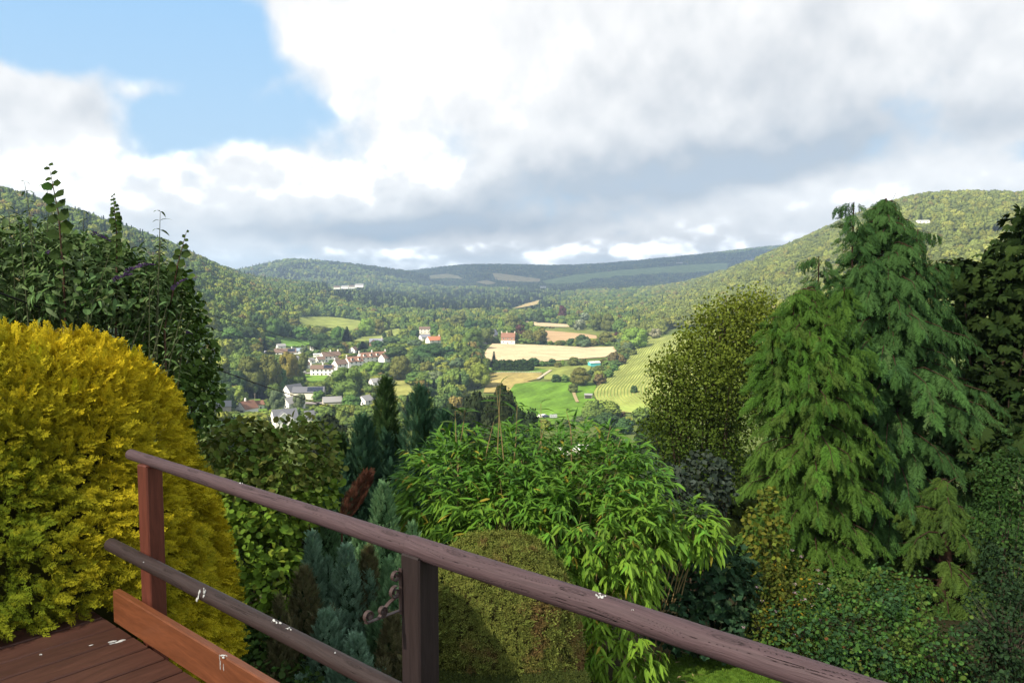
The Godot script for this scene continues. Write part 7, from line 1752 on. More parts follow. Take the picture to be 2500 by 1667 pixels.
	var sp: Array = [Vector3(-3.97, 2.37, -7.60), Vector3(-3.80, 2.29, -7.60), Vector3(-4.36, 2.19, -7.50), Vector3(-4.19, 2.13, -7.50), Vector3(-3.70, 1.92, -7.40), Vector3(-3.51, 1.98, -7.40), Vector3(-3.52, 2.05, -7.50), Vector3(-3.38, 2.07, -7.60), Vector3(-3.28, 1.84, -7.70), Vector3(-3.13, 1.94, -7.70), Vector3(-3.27, 1.40, -8.00), Vector3(-3.21, 1.39, -8.00), Vector3(-3.59, 1.99, -7.40), Vector3(-3.42, 2.05, -7.40)]
	for i in range(0, sp.size(), 2):
		var a: Vector3 = sp[i] - bud.position; var b: Vector3 = sp[i + 1] - bud.position
		if i >= 10: b = a.lerp(b, 1.0)
		var s := Shape.new()
		var d := (b - a).normalized()
		for k in 150:
			var t := rng.randf()
			var p := a.lerp(b, t) + Vector3(0, 0.012 * sin(t * PI), 0)
			var o := rand_dir()
			o = (o - d * o.dot(d)).normalized() * 0.017 * (1.15 - t) * rng.randf_range(0.6, 1.2)
			var z := 0.007
			var x := rand_dir() * z
			var y := x.cross(rand_dir()).normalized() * z
			s.quad(p + o - x, p + o + y, p + o + x, p + o - y, Color.WHITE * rng.randf_range(0.6, 1.4))
		part(bud, "flower_spike", s.mesh(), purple)
	# three tall leafy shoots against the sky
	var j := 0
	var dark := material("shoot leaf", Color(1.0, 1.0, 0.85), 0.65, 0.12, 0.4)
	for q in [[Vector3(-4.24, 2.98, -7.40), Vector3(-4.17, 2.54, -7.40), Vector3(-4.20, 1.48, -7.50), 16, 0.066, "tallest shoot with large jagged leaves standing against the clouds"], [Vector3(-3.76, 2.73, -7.60), Vector3(-3.74, 2.40, -7.60), Vector3(-3.83, 1.62, -7.70), 30, 0.034, "shoot with a column of overlapping small leaves against the clouds"], [Vector3(-3.20, 2.40, -7.90), Vector3(-3.29, 2.10, -7.90), Vector3(-3.49, 1.45, -8.00), 13, 0.045, "short leafy shoot with a curled tip at the right of the bush"]]:
		var o := thing("leafy_shoot", q[5], "plant", ground(q[2].x, q[2].z), 0.0, "tall shoots over the butterfly bush")
		var a: Vector3 = q[0] - o.position; var b: Vector3 = q[1] - o.position; var c: Vector3 = q[2] - o.position
		var s := Shape.new()
		s.tube([Vector3(0, -0.1, 0), c, c.lerp(b, 0.5) + Vector3(0.01, 0, 0), b, b.lerp(a, 0.6), a], [0.013, 0.011, 0.009, 0.006, 0.004, 0.002], 6)
		part(o, "stem", s.mesh(), material("brown stem", Color(0.10, 0.055, 0.035), 0.8))
		var where := []; var cols := []
		for k in q[3]:
			var t: float = float(k) / q[3]
			var p := a.lerp(b, t * 1.6) if t < 0.625 else b.lerp(c, (t - 0.625) * 1.1)
			var ang := (0.0 if k % 2 == 0 else PI) + rng.randf_range(-0.5, 0.5)
			var dir := Vector3(cos(ang), rng.randf_range(-0.5, 0.35) - (0.4 if j == 1 else 0.0), sin(ang) * 0.6 + 0.2).normalized()
			where.append(Transform3D(facing(dir, rng.randf_range(-0.4, 0.4), Vector3(0, 0.4, 1)) * Basis.from_scale(Vector3.ONE * (0.35 + 0.75 * minf(1.0, t * 2.2)) * rng.randf_range(0.8, 1.15)), p))
			cols.append(Color(0.035, 0.062, 0.018) * rng.randf_range(0.8, 1.3))
		scatter(o, "leaf", "leaves", [lobed_leaf(q[4], 5, 0.18, 0.09, Color.WHITE).mesh(), lobed_leaf(q[4] * 0.9, 5, 0.12, 0.10, Color.WHITE).mesh()], dark, where, cols, 60)
		j += 1
	# sycamore shrub
	leafy("sycamore_shrub", "bluish green lobed leaved shrub between the bamboo and the pink flowers", "shrub", [
	[Vector3(2.60, -2.31, -11.00), Vector3(0.62, 0.42, 0.60)],
	[Vector3(2.90, -2.35, -10.80), Vector3(0.50, 0.50, 0.60)],
	[Vector3(2.29, -2.62, -10.60), Vector3(0.49, 0.43, 0.50)],
	[Vector3(3.12, -2.19, -11.00), Vector3(0.34, 0.34, 0.50)],
	[Vector3(2.69, -2.70, -10.40), Vector3(0.48, 0.37, 0.50)]], 1900, 300, [lobed_leaf(0.062, 5, 0.34, 0.05, Color.WHITE).mesh(), lobed_leaf(0.052, 5, 0.30, 0.05, Color.WHITE).mesh()], dull, func(p, d): return Color(0.026, 0.062, 0.034).lerp(Color(0.05, 0.098, 0.055), rng.randf()) * rng.randf_range(0.65, 1.15), 0.3, 14, 0.012)
	# brambles and mixed undergrowth
	leafy("bramble_thicket", "glossy mid green bramble thicket at the lower right above the rail", "shrub", [
	[Vector3(4.42, -2.76, -10.60), Vector3(0.71, 0.43, 0.60)],
	[Vector3(4.69, -2.67, -10.20), Vector3(0.73, 0.52, 0.60)],
	[Vector3(3.75, -2.69, -10.00), Vector3(0.62, 0.46, 0.50)],
	[Vector3(4.73, -2.82, -9.60), Vector3(0.59, 0.44, 0.50)],
	[Vector3(4.69, -2.52, -11.00), Vector3(0.45, 0.34, 0.50)],
	[Vector3(5.41, -2.58, -10.80), Vector3(0.50, 0.44, 0.50)],
	[Vector3(5.35, -2.81, -9.80), Vector3(0.45, 0.45, 0.50)],
	[Vector3(4.13, -2.72, -9.40), Vector3(0.63, 0.34, 0.40)],
	[Vector3(5.36, -2.45, -11.20), Vector3(0.29, 0.29, 0.40)]], 9500, 300, [lobed_leaf(0.023, 3, 0.10, 0.06, Color.WHITE).mesh(), lobed_leaf(0.030, 3, 0.16, 0.06, Color.WHITE).mesh()], shiny, func(p, d):
		var c := Color(0.034, 0.092, 0.024).lerp(Color(0.07, 0.155, 0.034), rng.randf())
		var patch := mix.get_noise_3d(p.x, p.y, p.z)
		if patch > 0.12: c = c.lerp(Color(0.105, 0.145, 0.032), 0.6)
		elif patch < -0.15: c = c.lerp(Color(0.030, 0.075, 0.040), 0.7)
		if rng.randf() < 0.015: c = Color(0.15, 0.085, 0.035)
		return c * rng.randf_range(0.55, 1.3), 0.2, 40, 0.007, "", 0.55, 0.6, 0.15)
	var ore := leafy("flowering_shrub", "yellowish green shrub dotted with pale pink flower heads", "shrub", [
	[Vector3(3.63, -2.62, -10.60), Vector3(0.49, 0.43, 0.50)],
	[Vector3(3.58, -2.35, -10.80), Vector3(0.33, 0.39, 0.40)],
	[Vector3(3.99, -2.31, -11.00), Vector3(0.39, 0.34, 0.40)],
	[Vector3(3.34, -2.78, -10.20), Vector3(0.31, 0.31, 0.40)]], 2600, 200, [lobed_leaf(0.026, 3, 0.08, 0.03, Color.WHITE).mesh(), leaf_blade(0.06, 0.028, 0.3, 0.2, 3, Color.WHITE, Color.WHITE).mesh()], soft, func(p, d):
		var c := Color(0.06, 0.085, 0.018).lerp(Color(0.10, 0.115, 0.022), rng.randf())
		if rng.randf() < 0.07: c = Color(0.28, 0.19, 0.02)
		return c * rng.randf_range(0.65, 1.15), 0.1, 14, 0.008)
	var pink := material("pink florets", Color(0.50, 0.36, 0.42), 0.8, 0.2, 0.3)
	var heads := shell([
	[Vector3(3.63, -2.62, -10.60), Vector3(0.49, 0.43, 0.50)],
	[Vector3(3.58, -2.35, -10.80), Vector3(0.33, 0.39, 0.40)],
	[Vector3(3.99, -2.31, -11.00), Vector3(0.39, 0.34, 0.40)],
	[Vector3(3.34, -2.78, -10.20), Vector3(0.31, 0.31, 0.40)]], 44, 0.05, 0.7)
	for q in heads:
		if q[1].z < -0.3: continue
		var s := Shape.new()
		for k in 26:
			var o := rand_dir() * Vector3(0.030, 0.014, 0.030) * rng.randf_range(0.4, 1.1)
			var x := rand_dir() * 0.0055
			var y := x.cross(rand_dir()).normalized() * 0.0055
			s.quad(o - x, o + y, o + x, o - y, Color.WHITE * rng.randf_range(0.6, 1.3))
		part(ore, "flower_head", s.mesh(), pink, Transform3D(Basis(), q[0] + q[1] * 0.05 + Vector3(0, 0.04, 0) - ore.position))
	leafy("golden_leaved_shrub", "small shrub with trailing yellow-green rounded leaves before the drooping conifer", "shrub", [
	[Vector3(3.77, -1.86, -12.00), Vector3(0.25, 0.37, 0.30)],
	[Vector3(3.84, -2.24, -11.80), Vector3(0.27, 0.36, 0.30)],
	[Vector3(4.01, -1.46, -12.20), Vector3(0.19, 0.19, 0.25)],
	[Vector3(4.08, -1.92, -12.00), Vector3(0.18, 0.25, 0.20)]], 620, 300, [lobed_leaf(0.038, 3, 0.05, 0.02, Color.WHITE).mesh()], soft, func(p, d): return Color(0.09, 0.115, 0.022).lerp(Color(0.17, 0.19, 0.034), rng.randf()) * rng.randf_range(0.7, 1.1), 0.35, 8, 0.008)
	leafy("grey_leaved_shrub", "grey-blue leaved shrub in shade right of the bamboo top", "shrub", [
	[Vector3(2.85, -1.75, -13.00), Vector3(0.47, 0.47, 0.50)],
	[Vector3(3.43, -1.66, -14.00), Vector3(0.50, 0.57, 0.60)],
	[Vector3(2.60, -1.47, -13.50), Vector3(0.35, 0.28, 0.40)]], 1500, 120, [lobed_leaf(0.05, 3, 0.1, 0.05, Color.WHITE).mesh()], dull, func(p, d): return Color(0.035, 0.055, 0.045).lerp(Color(0.075, 0.095, 0.085), rng.randf()) * rng.randf_range(0.6, 1.1), 0.3, 10, 0.012)
	leafy("ivy_hedge", "dark glossy ivy covered hedge at the right edge", "hedge", [
	[Vector3(6.99, -0.90, -11.00), Vector3(0.42, 0.45, 0.60)],
	[Vector3(6.78, -1.54, -10.80), Vector3(0.33, 0.50, 0.60)],
	[Vector3(6.84, -2.01, -10.50), Vector3(0.43, 0.54, 0.60)],
	[Vector3(6.35, -2.45, -10.20), Vector3(0.31, 0.52, 0.50)],
	[Vector3(5.97, -2.86, -9.80), Vector3(0.40, 0.45, 0.50)],
	[Vector3(6.48, -2.60, -9.80), Vector3(0.40, 0.60, 0.60)]], 8500, 300, [leaf_blade(0.062, 0.03, 0.3, 0.25, 3, Color.WHITE, Color.WHITE).mesh(), lobed_leaf(0.026, 3, 0.16, 0.02, Color.WHITE).mesh()], shiny, func(p, d):
		var c := Color(0.020, 0.055, 0.016).lerp(Color(0.045, 0.10, 0.024), rng.randf())
		if p.y < -1.6: c = c.lerp(Color(0.018, 0.035, 0.026), 0.6)
		return c * rng.randf_range(0.6, 1.25), 0.1, 20, 0.012)
	leafy("ground_ivy", "dark green low ivy at the foot of the golden conifer under the lower rail", "shrub", [
	[Vector3(-2.39, -1.62, -7.40), Vector3(0.27, 0.27, 0.40)],
	[Vector3(-2.04, -1.62, -7.00), Vector3(0.29, 0.22, 0.40)],
	[Vector3(-1.76, -1.64, -6.90), Vector3(0.25, 0.18, 0.30)],
	[Vector3(-2.55, -1.86, -7.40), Vector3(0.23, 0.23, 0.40)]], 2600, 150, [round2.mesh(), lobed_leaf(0.026, 3, 0.14, 0.05, Color.WHITE).mesh()], dull, func(p, d): return Color(0.030, 0.070, 0.022).lerp(Color(0.075, 0.135, 0.034), rng.randf()) * rng.randf_range(0.6, 1.2), 0.2, 12, 0.008)
	# dry bare twigs in front of the ivy
	var twigs := thing("bare_twigs", "dry grey-brown bare twigs sticking out of the ivy at the right edge", "shrub", ground(6.4, -10.2))
	var root := Vector3(6.5, -2.95, -10.0) - twigs.position
	for i in 26:
		var e := root + Vector3(rng.randf_range(-0.85, 0.25), rng.randf_range(0.15, 0.9), rng.randf_range(0.0, 0.3))
		var mid := root.lerp(e, 0.5) + Vector3(rng.randf_range(-0.06, 0.06), rng.randf_range(0.02, 0.1), 0)
		var ts := Shape.new()
		ts.tube([root, mid, e], [0.006, 0.004, 0.0015], 5)
		ts.tube([mid, mid.lerp(e, 0.6) + Vector3(rng.randf_range(-0.12, 0.12), 0.12, 0.03)], [0.003, 0.001], 4)
		part(twigs, "twig", ts.mesh(), material("dry twig", Color(0.16, 0.125, 0.10), 0.9, 0.1))
	# yellow-green tree in the middle distance
	var small := lobed_leaf(0.052, 4, 0.22, 0.06, Color.WHITE)
	var yt := leafy("yellow_green_tree", "loose yellow-green tree left of the drooping conifers", "tree", [
	[Vector3(7.13, -0.25, -28.00), Vector3(1.08, 1.36, 1.60)],
	[Vector3(7.98, 0.32, -28.00), Vector3(0.79, 0.93, 1.20)],
	[Vector3(6.55, -1.37, -27.00), Vector3(1.25, 1.25, 1.70)],
	[Vector3(5.79, -1.93, -27.00), Vector3(0.90, 0.76, 1.20)],
	[Vector3(7.95, -1.56, -28.00), Vector3(1.29, 1.87, 1.80)],
	[Vector3(6.09, -3.13, -27.00), Vector3(1.25, 1.18, 1.50)],
	[Vector3(7.06, -3.36, -27.50), Vector3(1.41, 1.69, 1.80)],
	[Vector3(5.18, -1.08, -27.00), Vector3(0.58, 0.36, 0.70)],
	[Vector3(5.19, -2.21, -27.00), Vector3(0.55, 0.36, 0.70)],
	[Vector3(6.32, -4.55, -27.00), Vector3(1.25, 1.11, 1.30)],
	[Vector3(8.50, -0.54, -28.00), Vector3(0.86, 1.87, 1.40)],
	[Vector3(5.04, -3.05, -27.00), Vector3(0.55, 0.39, 0.60)],
	[Vector3(6.08, -0.39, -27.50), Vector3(0.54, 0.51, 0.70)],
	[Vector3(8.62, 0.83, -28.00), Vector3(0.57, 0.79, 0.80)],
	[Vector3(6.97, 0.61, -28.00), Vector3(0.40, 0.37, 0.60)],
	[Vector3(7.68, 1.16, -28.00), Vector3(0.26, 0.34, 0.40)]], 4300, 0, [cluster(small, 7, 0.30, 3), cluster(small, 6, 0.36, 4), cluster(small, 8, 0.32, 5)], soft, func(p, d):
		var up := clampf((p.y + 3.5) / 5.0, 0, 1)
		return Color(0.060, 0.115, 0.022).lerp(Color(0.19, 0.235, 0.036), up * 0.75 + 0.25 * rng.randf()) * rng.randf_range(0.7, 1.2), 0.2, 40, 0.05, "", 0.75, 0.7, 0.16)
	var t := Shape.new()
	t.tube([Vector3(0, -0.3, 0), Vector3(0.1, 2.0, 0), Vector3(0.0, 4.5, 0.2), Vector3(0.3, 8.0, 0), Vector3(0.5, 9.8, 0)], [0.22, 0.17, 0.13, 0.06, 0.02], 9)
	part(yt, "trunk", t.mesh(), material("tree bark", Color.WHITE))
	# chestnut at the right edge
	var palm := Shape.new()
	for k in 6:
		var a := (k - 2.5) * 0.62
		add_to(palm, leaf_blade(0.26 - 0.05 * absf(k - 2.5) / 2.5, 0.085, 0.45, 0.15, 4, Color.WHITE, Color.WHITE, 0.62), Transform3D(Basis(Vector3.BACK, -a), Vector3.ZERO))
	var ch := leafy("chestnut_tree", "dark horse chestnut with hand shaped leaves at the right edge", "tree", [
	[Vector3(11.83, 2.38, -19.00), Vector3(0.58, 0.68, 1.00)],
	[Vector3(10.98, 1.80, -19.00), Vector3(0.78, 0.58, 1.10)],
	[Vector3(11.49, 1.05, -18.50), Vector3(1.04, 1.04, 1.30)],
	[Vector3(10.93, 0.83, -19.00), Vector3(0.68, 0.78, 1.00)],
	[Vector3(11.44, -0.10, -18.50), Vector3(0.85, 0.95, 1.20)],
	[Vector3(10.70, -0.70, -18.00), Vector3(0.55, 0.83, 0.90)],
	[Vector3(10.83, -1.00, -17.00), Vector3(0.70, 0.96, 1.00)],
	[Vector3(11.99, 3.15, -19.00), Vector3(0.34, 0.49, 0.60)],
	[Vector3(10.48, 2.19, -19.00), Vector3(0.34, 0.29, 0.50)],
	[Vector3(9.73, -1.67, -16.00), Vector3(0.57, 0.74, 0.80)],
	[Vector3(12.06, 1.81, -18.00), Vector3(1.11, 1.85, 1.50)]], 2500, 240, [palm.mesh()], dull, func(p, d):
		var c := Color(0.020, 0.040, 0.014).lerp(Color(0.036, 0.060, 0.018), rng.randf())
		if rng.randf() < 0.006: c = Color(0.05, 0.032, 0.018)
		return c * rng.randf_range(0.6, 1.2), 0.25, 30, 0.05, "", 0.7)
	var t2 := Shape.new()
	t2.tube([Vector3(0, -0.3, 0), Vector3(0.1, 2.5, 0), Vector3(0.1, 5.0, 0.1), Vector3(0.3, 7.0, 0)], [0.3, 0.22, 0.14, 0.03], 9)
	part(ch, "trunk", t2.mesh(), material("tree bark", Color.WHITE))

func feather_cone(o: Node3D, tall: float, wide: float, tone: Array, n: int, meshes: Array, m: Material, singles: int) -> void:
	# upright conifer clothed in ascending sprays, made of a few tapering plumes
	var where := []; var cols := []
	var plumes := [[Vector3.ZERO, 1.0, 1.0]]
	for k in 7:
		var a := k * 2.4
		plumes.append([Vector3(cos(a), 0, sin(a)) * wide * 0.55, rng.randf_range(0.62, 0.9), rng.randf_range(0.35, 0.5)])
	for p in plumes:
		var cnt := int(n * (0.34 if p[2] == 1.0 else 0.66 / 7.0))
		for i in cnt:
			var t := pow(rng.randf(), 0.9)
			var a := rng.randf() * TAU
			var h: float = tall * p[1]
			var rad: float = wide * p[2] * (0.72 if p[2] == 1.0 else 1.0) * pow(maxf(0.0, 1.0 - t), 0.62) * rng.randf_range(0.72, 1.05)
			var d := Vector3(cos(a), 0, sin(a))
			var dir := (Vector3(0, 1.0, 0) + d * 0.55 + rand_dir() * 0.32).normalized()
			where.append(Transform3D(facing(dir, rng.randf_range(-0.8, 0.8), d) * Basis.from_scale(Vector3.ONE * rng.randf_range(0.7, 1.15) * (1.0 - 0.3 * t)), p[0] + d * rad + Vector3(0, h * t * 0.95, 0)))
			cols.append((tone[0] as Color).lerp(tone[1], rng.randf()) * rng.randf_range(0.7, 1.2))
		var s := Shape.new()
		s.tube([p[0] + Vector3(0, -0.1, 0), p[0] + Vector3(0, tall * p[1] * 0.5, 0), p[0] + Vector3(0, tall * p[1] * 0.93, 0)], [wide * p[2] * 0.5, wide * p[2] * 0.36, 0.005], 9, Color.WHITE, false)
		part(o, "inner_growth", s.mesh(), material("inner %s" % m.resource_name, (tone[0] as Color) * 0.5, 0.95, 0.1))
	scatter(o, "spray", "foliage", meshes, m, where, cols, singles)

func build_conifers() -> void:
	var m := material("juniper sprays", Color(1.0, 1.0, 0.92), 0.8, 0.08, 0.2)
	var fine := []
	for k in 3: fine.append(spray(90 + k, 0.13, 0.05, Color(0.6, 0.6, 0.55), Color(1.2, 1.2, 1.2), 7, 0.05, 0.02))
	var big := []
	for k in 3: big.append(spray(95 + k, 0.26, 0.09, Color(0.7, 0.7, 0.7), Color(1.1, 1.1, 1.1), 7, 0.0, 0.022))
	var tones := {"dark": [Color(0.036, 0.08, 0.030), Color(0.07, 0.125, 0.045)], "bluedark": [Color(0.032, 0.085, 0.052), Color(0.065, 0.14, 0.088)], "blue": [Color(0.13, 0.24, 0.175), Color(0.26, 0.42, 0.31)], "bluegreen": [Color(0.11, 0.23, 0.115), Color(0.21, 0.37, 0.19)], "brown": [Color(0.11, 0.12, 0.055), Color(0.17, 0.15, 0.085)]}
	for c in [
	["cypress", "tall slim dark green cypress with a single pointed top behind the hazel", Vector3(-2.32, -2.95, -14.50), 3.25, 0.41, "dark"],
	["cypress", "broad blue-green cypress right of the slim pointed one", Vector3(-1.62, -2.93, -14.00), 3.14, 0.59, "bluedark"],
	["cypress", "shorter blue-green cypress at the left foot of the slim one", Vector3(-2.57, -2.65, -13.60), 2.37, 0.42, "bluedark"],
	["cypress", "blue-green cypress against the left edge of the bamboo", Vector3(-1.18, -2.79, -13.60), 2.59, 0.38, "bluedark"],
	["cypress", "small reddish-brown tinged cypress beside the hazel top", Vector3(-3.09, -2.85, -14.20), 2.11, 0.25, "dark"]]:
		var b := ground(c[2].x, c[2].z)
		var o := thing(c[0], c[1], "conifer", b, 0.0, "dark cypresses below the village")
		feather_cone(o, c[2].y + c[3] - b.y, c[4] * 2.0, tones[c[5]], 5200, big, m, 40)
	for c in [
	["dwarf_conifer", "pointed green dwarf conifer just above the top rail", Vector3(-1.41, -1.39, -8.60), 1.20, 0.29, "bluegreen"],
	["dwarf_conifer", "rounded blue-green dwarf conifer below the top rail, the largest", Vector3(-1.57, -1.17, -7.40), 0.65, 0.21, "blue"],
	["dwarf_conifer", "narrow blue-green dwarf conifer left of the largest one", Vector3(-1.94, -1.13, -7.60), 0.67, 0.14, "blue"],
	["dwarf_conifer", "blue dwarf conifer beside the dark iron bracket", Vector3(-1.14, -1.25, -7.20), 0.66, 0.15, "bluegreen"],
	["dwarf_conifer", "brownish dwarf conifer at the left of the lower group", Vector3(-1.92, -1.29, -7.20), 0.62, 0.24, "brown"],
	["dwarf_conifer", "grey-brown dwarf conifer between the two blue ones", Vector3(-1.40, -1.34, -7.60), 0.74, 0.18, "brown"],
	["dwarf_conifer", "low blue-green dwarf conifer beside the lower rail", Vector3(-1.33, -1.56, -6.60), 0.49, 0.20, "blue"],
	["dwarf_conifer", "low green dwarf conifer at the foot of the brackets post", Vector3(-1.05, -1.52, -6.80), 0.56, 0.19, "brown"],
	["dwarf_conifer", "spreading blue-green dwarf conifer behind the lower rail", Vector3(-1.65, -1.57, -6.90), 0.60, 0.23, "blue"],
	["dwarf_conifer", "pale green dwarf conifer left of the russet dead tip", Vector3(-2.13, -1.55, -9.00), 0.99, 0.25, "bluegreen"],
	["dwarf_conifer", "low dark conifer under the lower rail at the frame bottom", Vector3(-2.05, -1.79, -6.90), 0.53, 0.23, "brown"]]:
		var b := ground(c[2].x, c[2].z)
		var o := thing(c[0], c[1], "conifer", b, 0.0, "dwarf conifers behind the railing")
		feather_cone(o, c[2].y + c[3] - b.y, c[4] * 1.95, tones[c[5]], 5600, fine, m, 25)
	# russet dead tip leaning right
	var d0 := Vector3(-1.89, -0.75, -8.7)
	var o := thing("russet_conifer_tip", "dead russet brown conifer tip leaning right above the top rail", "conifer", ground(d0.x - 0.1, d0.z))
	var w := []; var cs := []
	for i in 420:
		var t := rng.randf()
		var a := rng.randf() * TAU
		var p := (d0 + Vector3(0.30, 0.55, 0) * t) - o.position
		var rad := 0.085 * pow(sin(PI * clampf(t * 0.85 + 0.12, 0, 1)), 0.7)
		var d := Vector3(cos(a), 0, sin(a))
		w.append(Transform3D(facing((Vector3(0.5, 1, 0) + d * 0.6 + rand_dir() * 0.3).normalized(), rng.randf(), d) * Basis.from_scale(Vector3.ONE * 0.6), p + d * rad))
		cs.append(Color(0.105, 0.046, 0.034) * rng.randf_range(0.6, 1.4))
	scatter(o, "spray", "foliage", fine, m, w, cs, 0)
	var st := Shape.new()
	st.tube([Vector3(0.05, -0.1, 0), d0 - o.position, d0 + Vector3(0.26, 0.5, 0) - o.position], [0.02, 0.012, 0.003], 6)
	part(o, "stem", st.mesh(), material("brown stem", Color.WHITE))
	# the two big drooping conifers
	var frond_m := material("drooping fronds", Color(1.05, 1.05, 0.85), 0.7, 0.1, 0.25)
	var fronds := []
	for k in 4: fronds.append(spray(120 + k, 0.44, 0.15, Color(0.45, 0.5, 0.45), Color(1.3, 1.25, 1.2), 9, 0.75, 0.017))
	weeper("drooping_conifer", "tall blue-green drooping conifer on the right, the higher of two", Vector3(8.78, -5.77, -18.00), Vector3(8.35, 3.90, -18.00), [[0.0, 2.3], [0.12, 2.75], [0.3, 2.7], [0.5, 2.3], [0.66, 1.8], [0.78, 1.3], [0.88, 0.8], [0.94, 0.5], [1.0, 0.1]], [Color(0.034, 0.084, 0.032), Color(0.072, 0.150, 0.055)], fronds, frond_m, 430, 11)
	weeper("drooping_conifer", "lighter green weeping conifer in front of the higher one", Vector3(6.24, -4.74, -16.00), Vector3(5.91, 1.90, -16.00), [[0.0, 1.0], [0.12, 1.25], [0.38, 1.42], [0.62, 1.3], [0.78, 1.0], [0.9, 0.6], [1.0, 0.12]], [Color(0.046, 0.105, 0.024), Color(0.092, 0.175, 0.038)], fronds, frond_m, 320, 12)
	weeper("drooping_conifer", "low spreading conifer growing under the higher drooping one", Vector3(8.6, -5.2, -15.4), Vector3(8.5, -1.9, -15.4), [[0.0, 1.3], [0.3, 1.5], [0.6, 1.2], [1.0, 0.1]], [Color(0.045, 0.09, 0.026), Color(0.085, 0.14, 0.036)], fronds, frond_m, 60, 13)

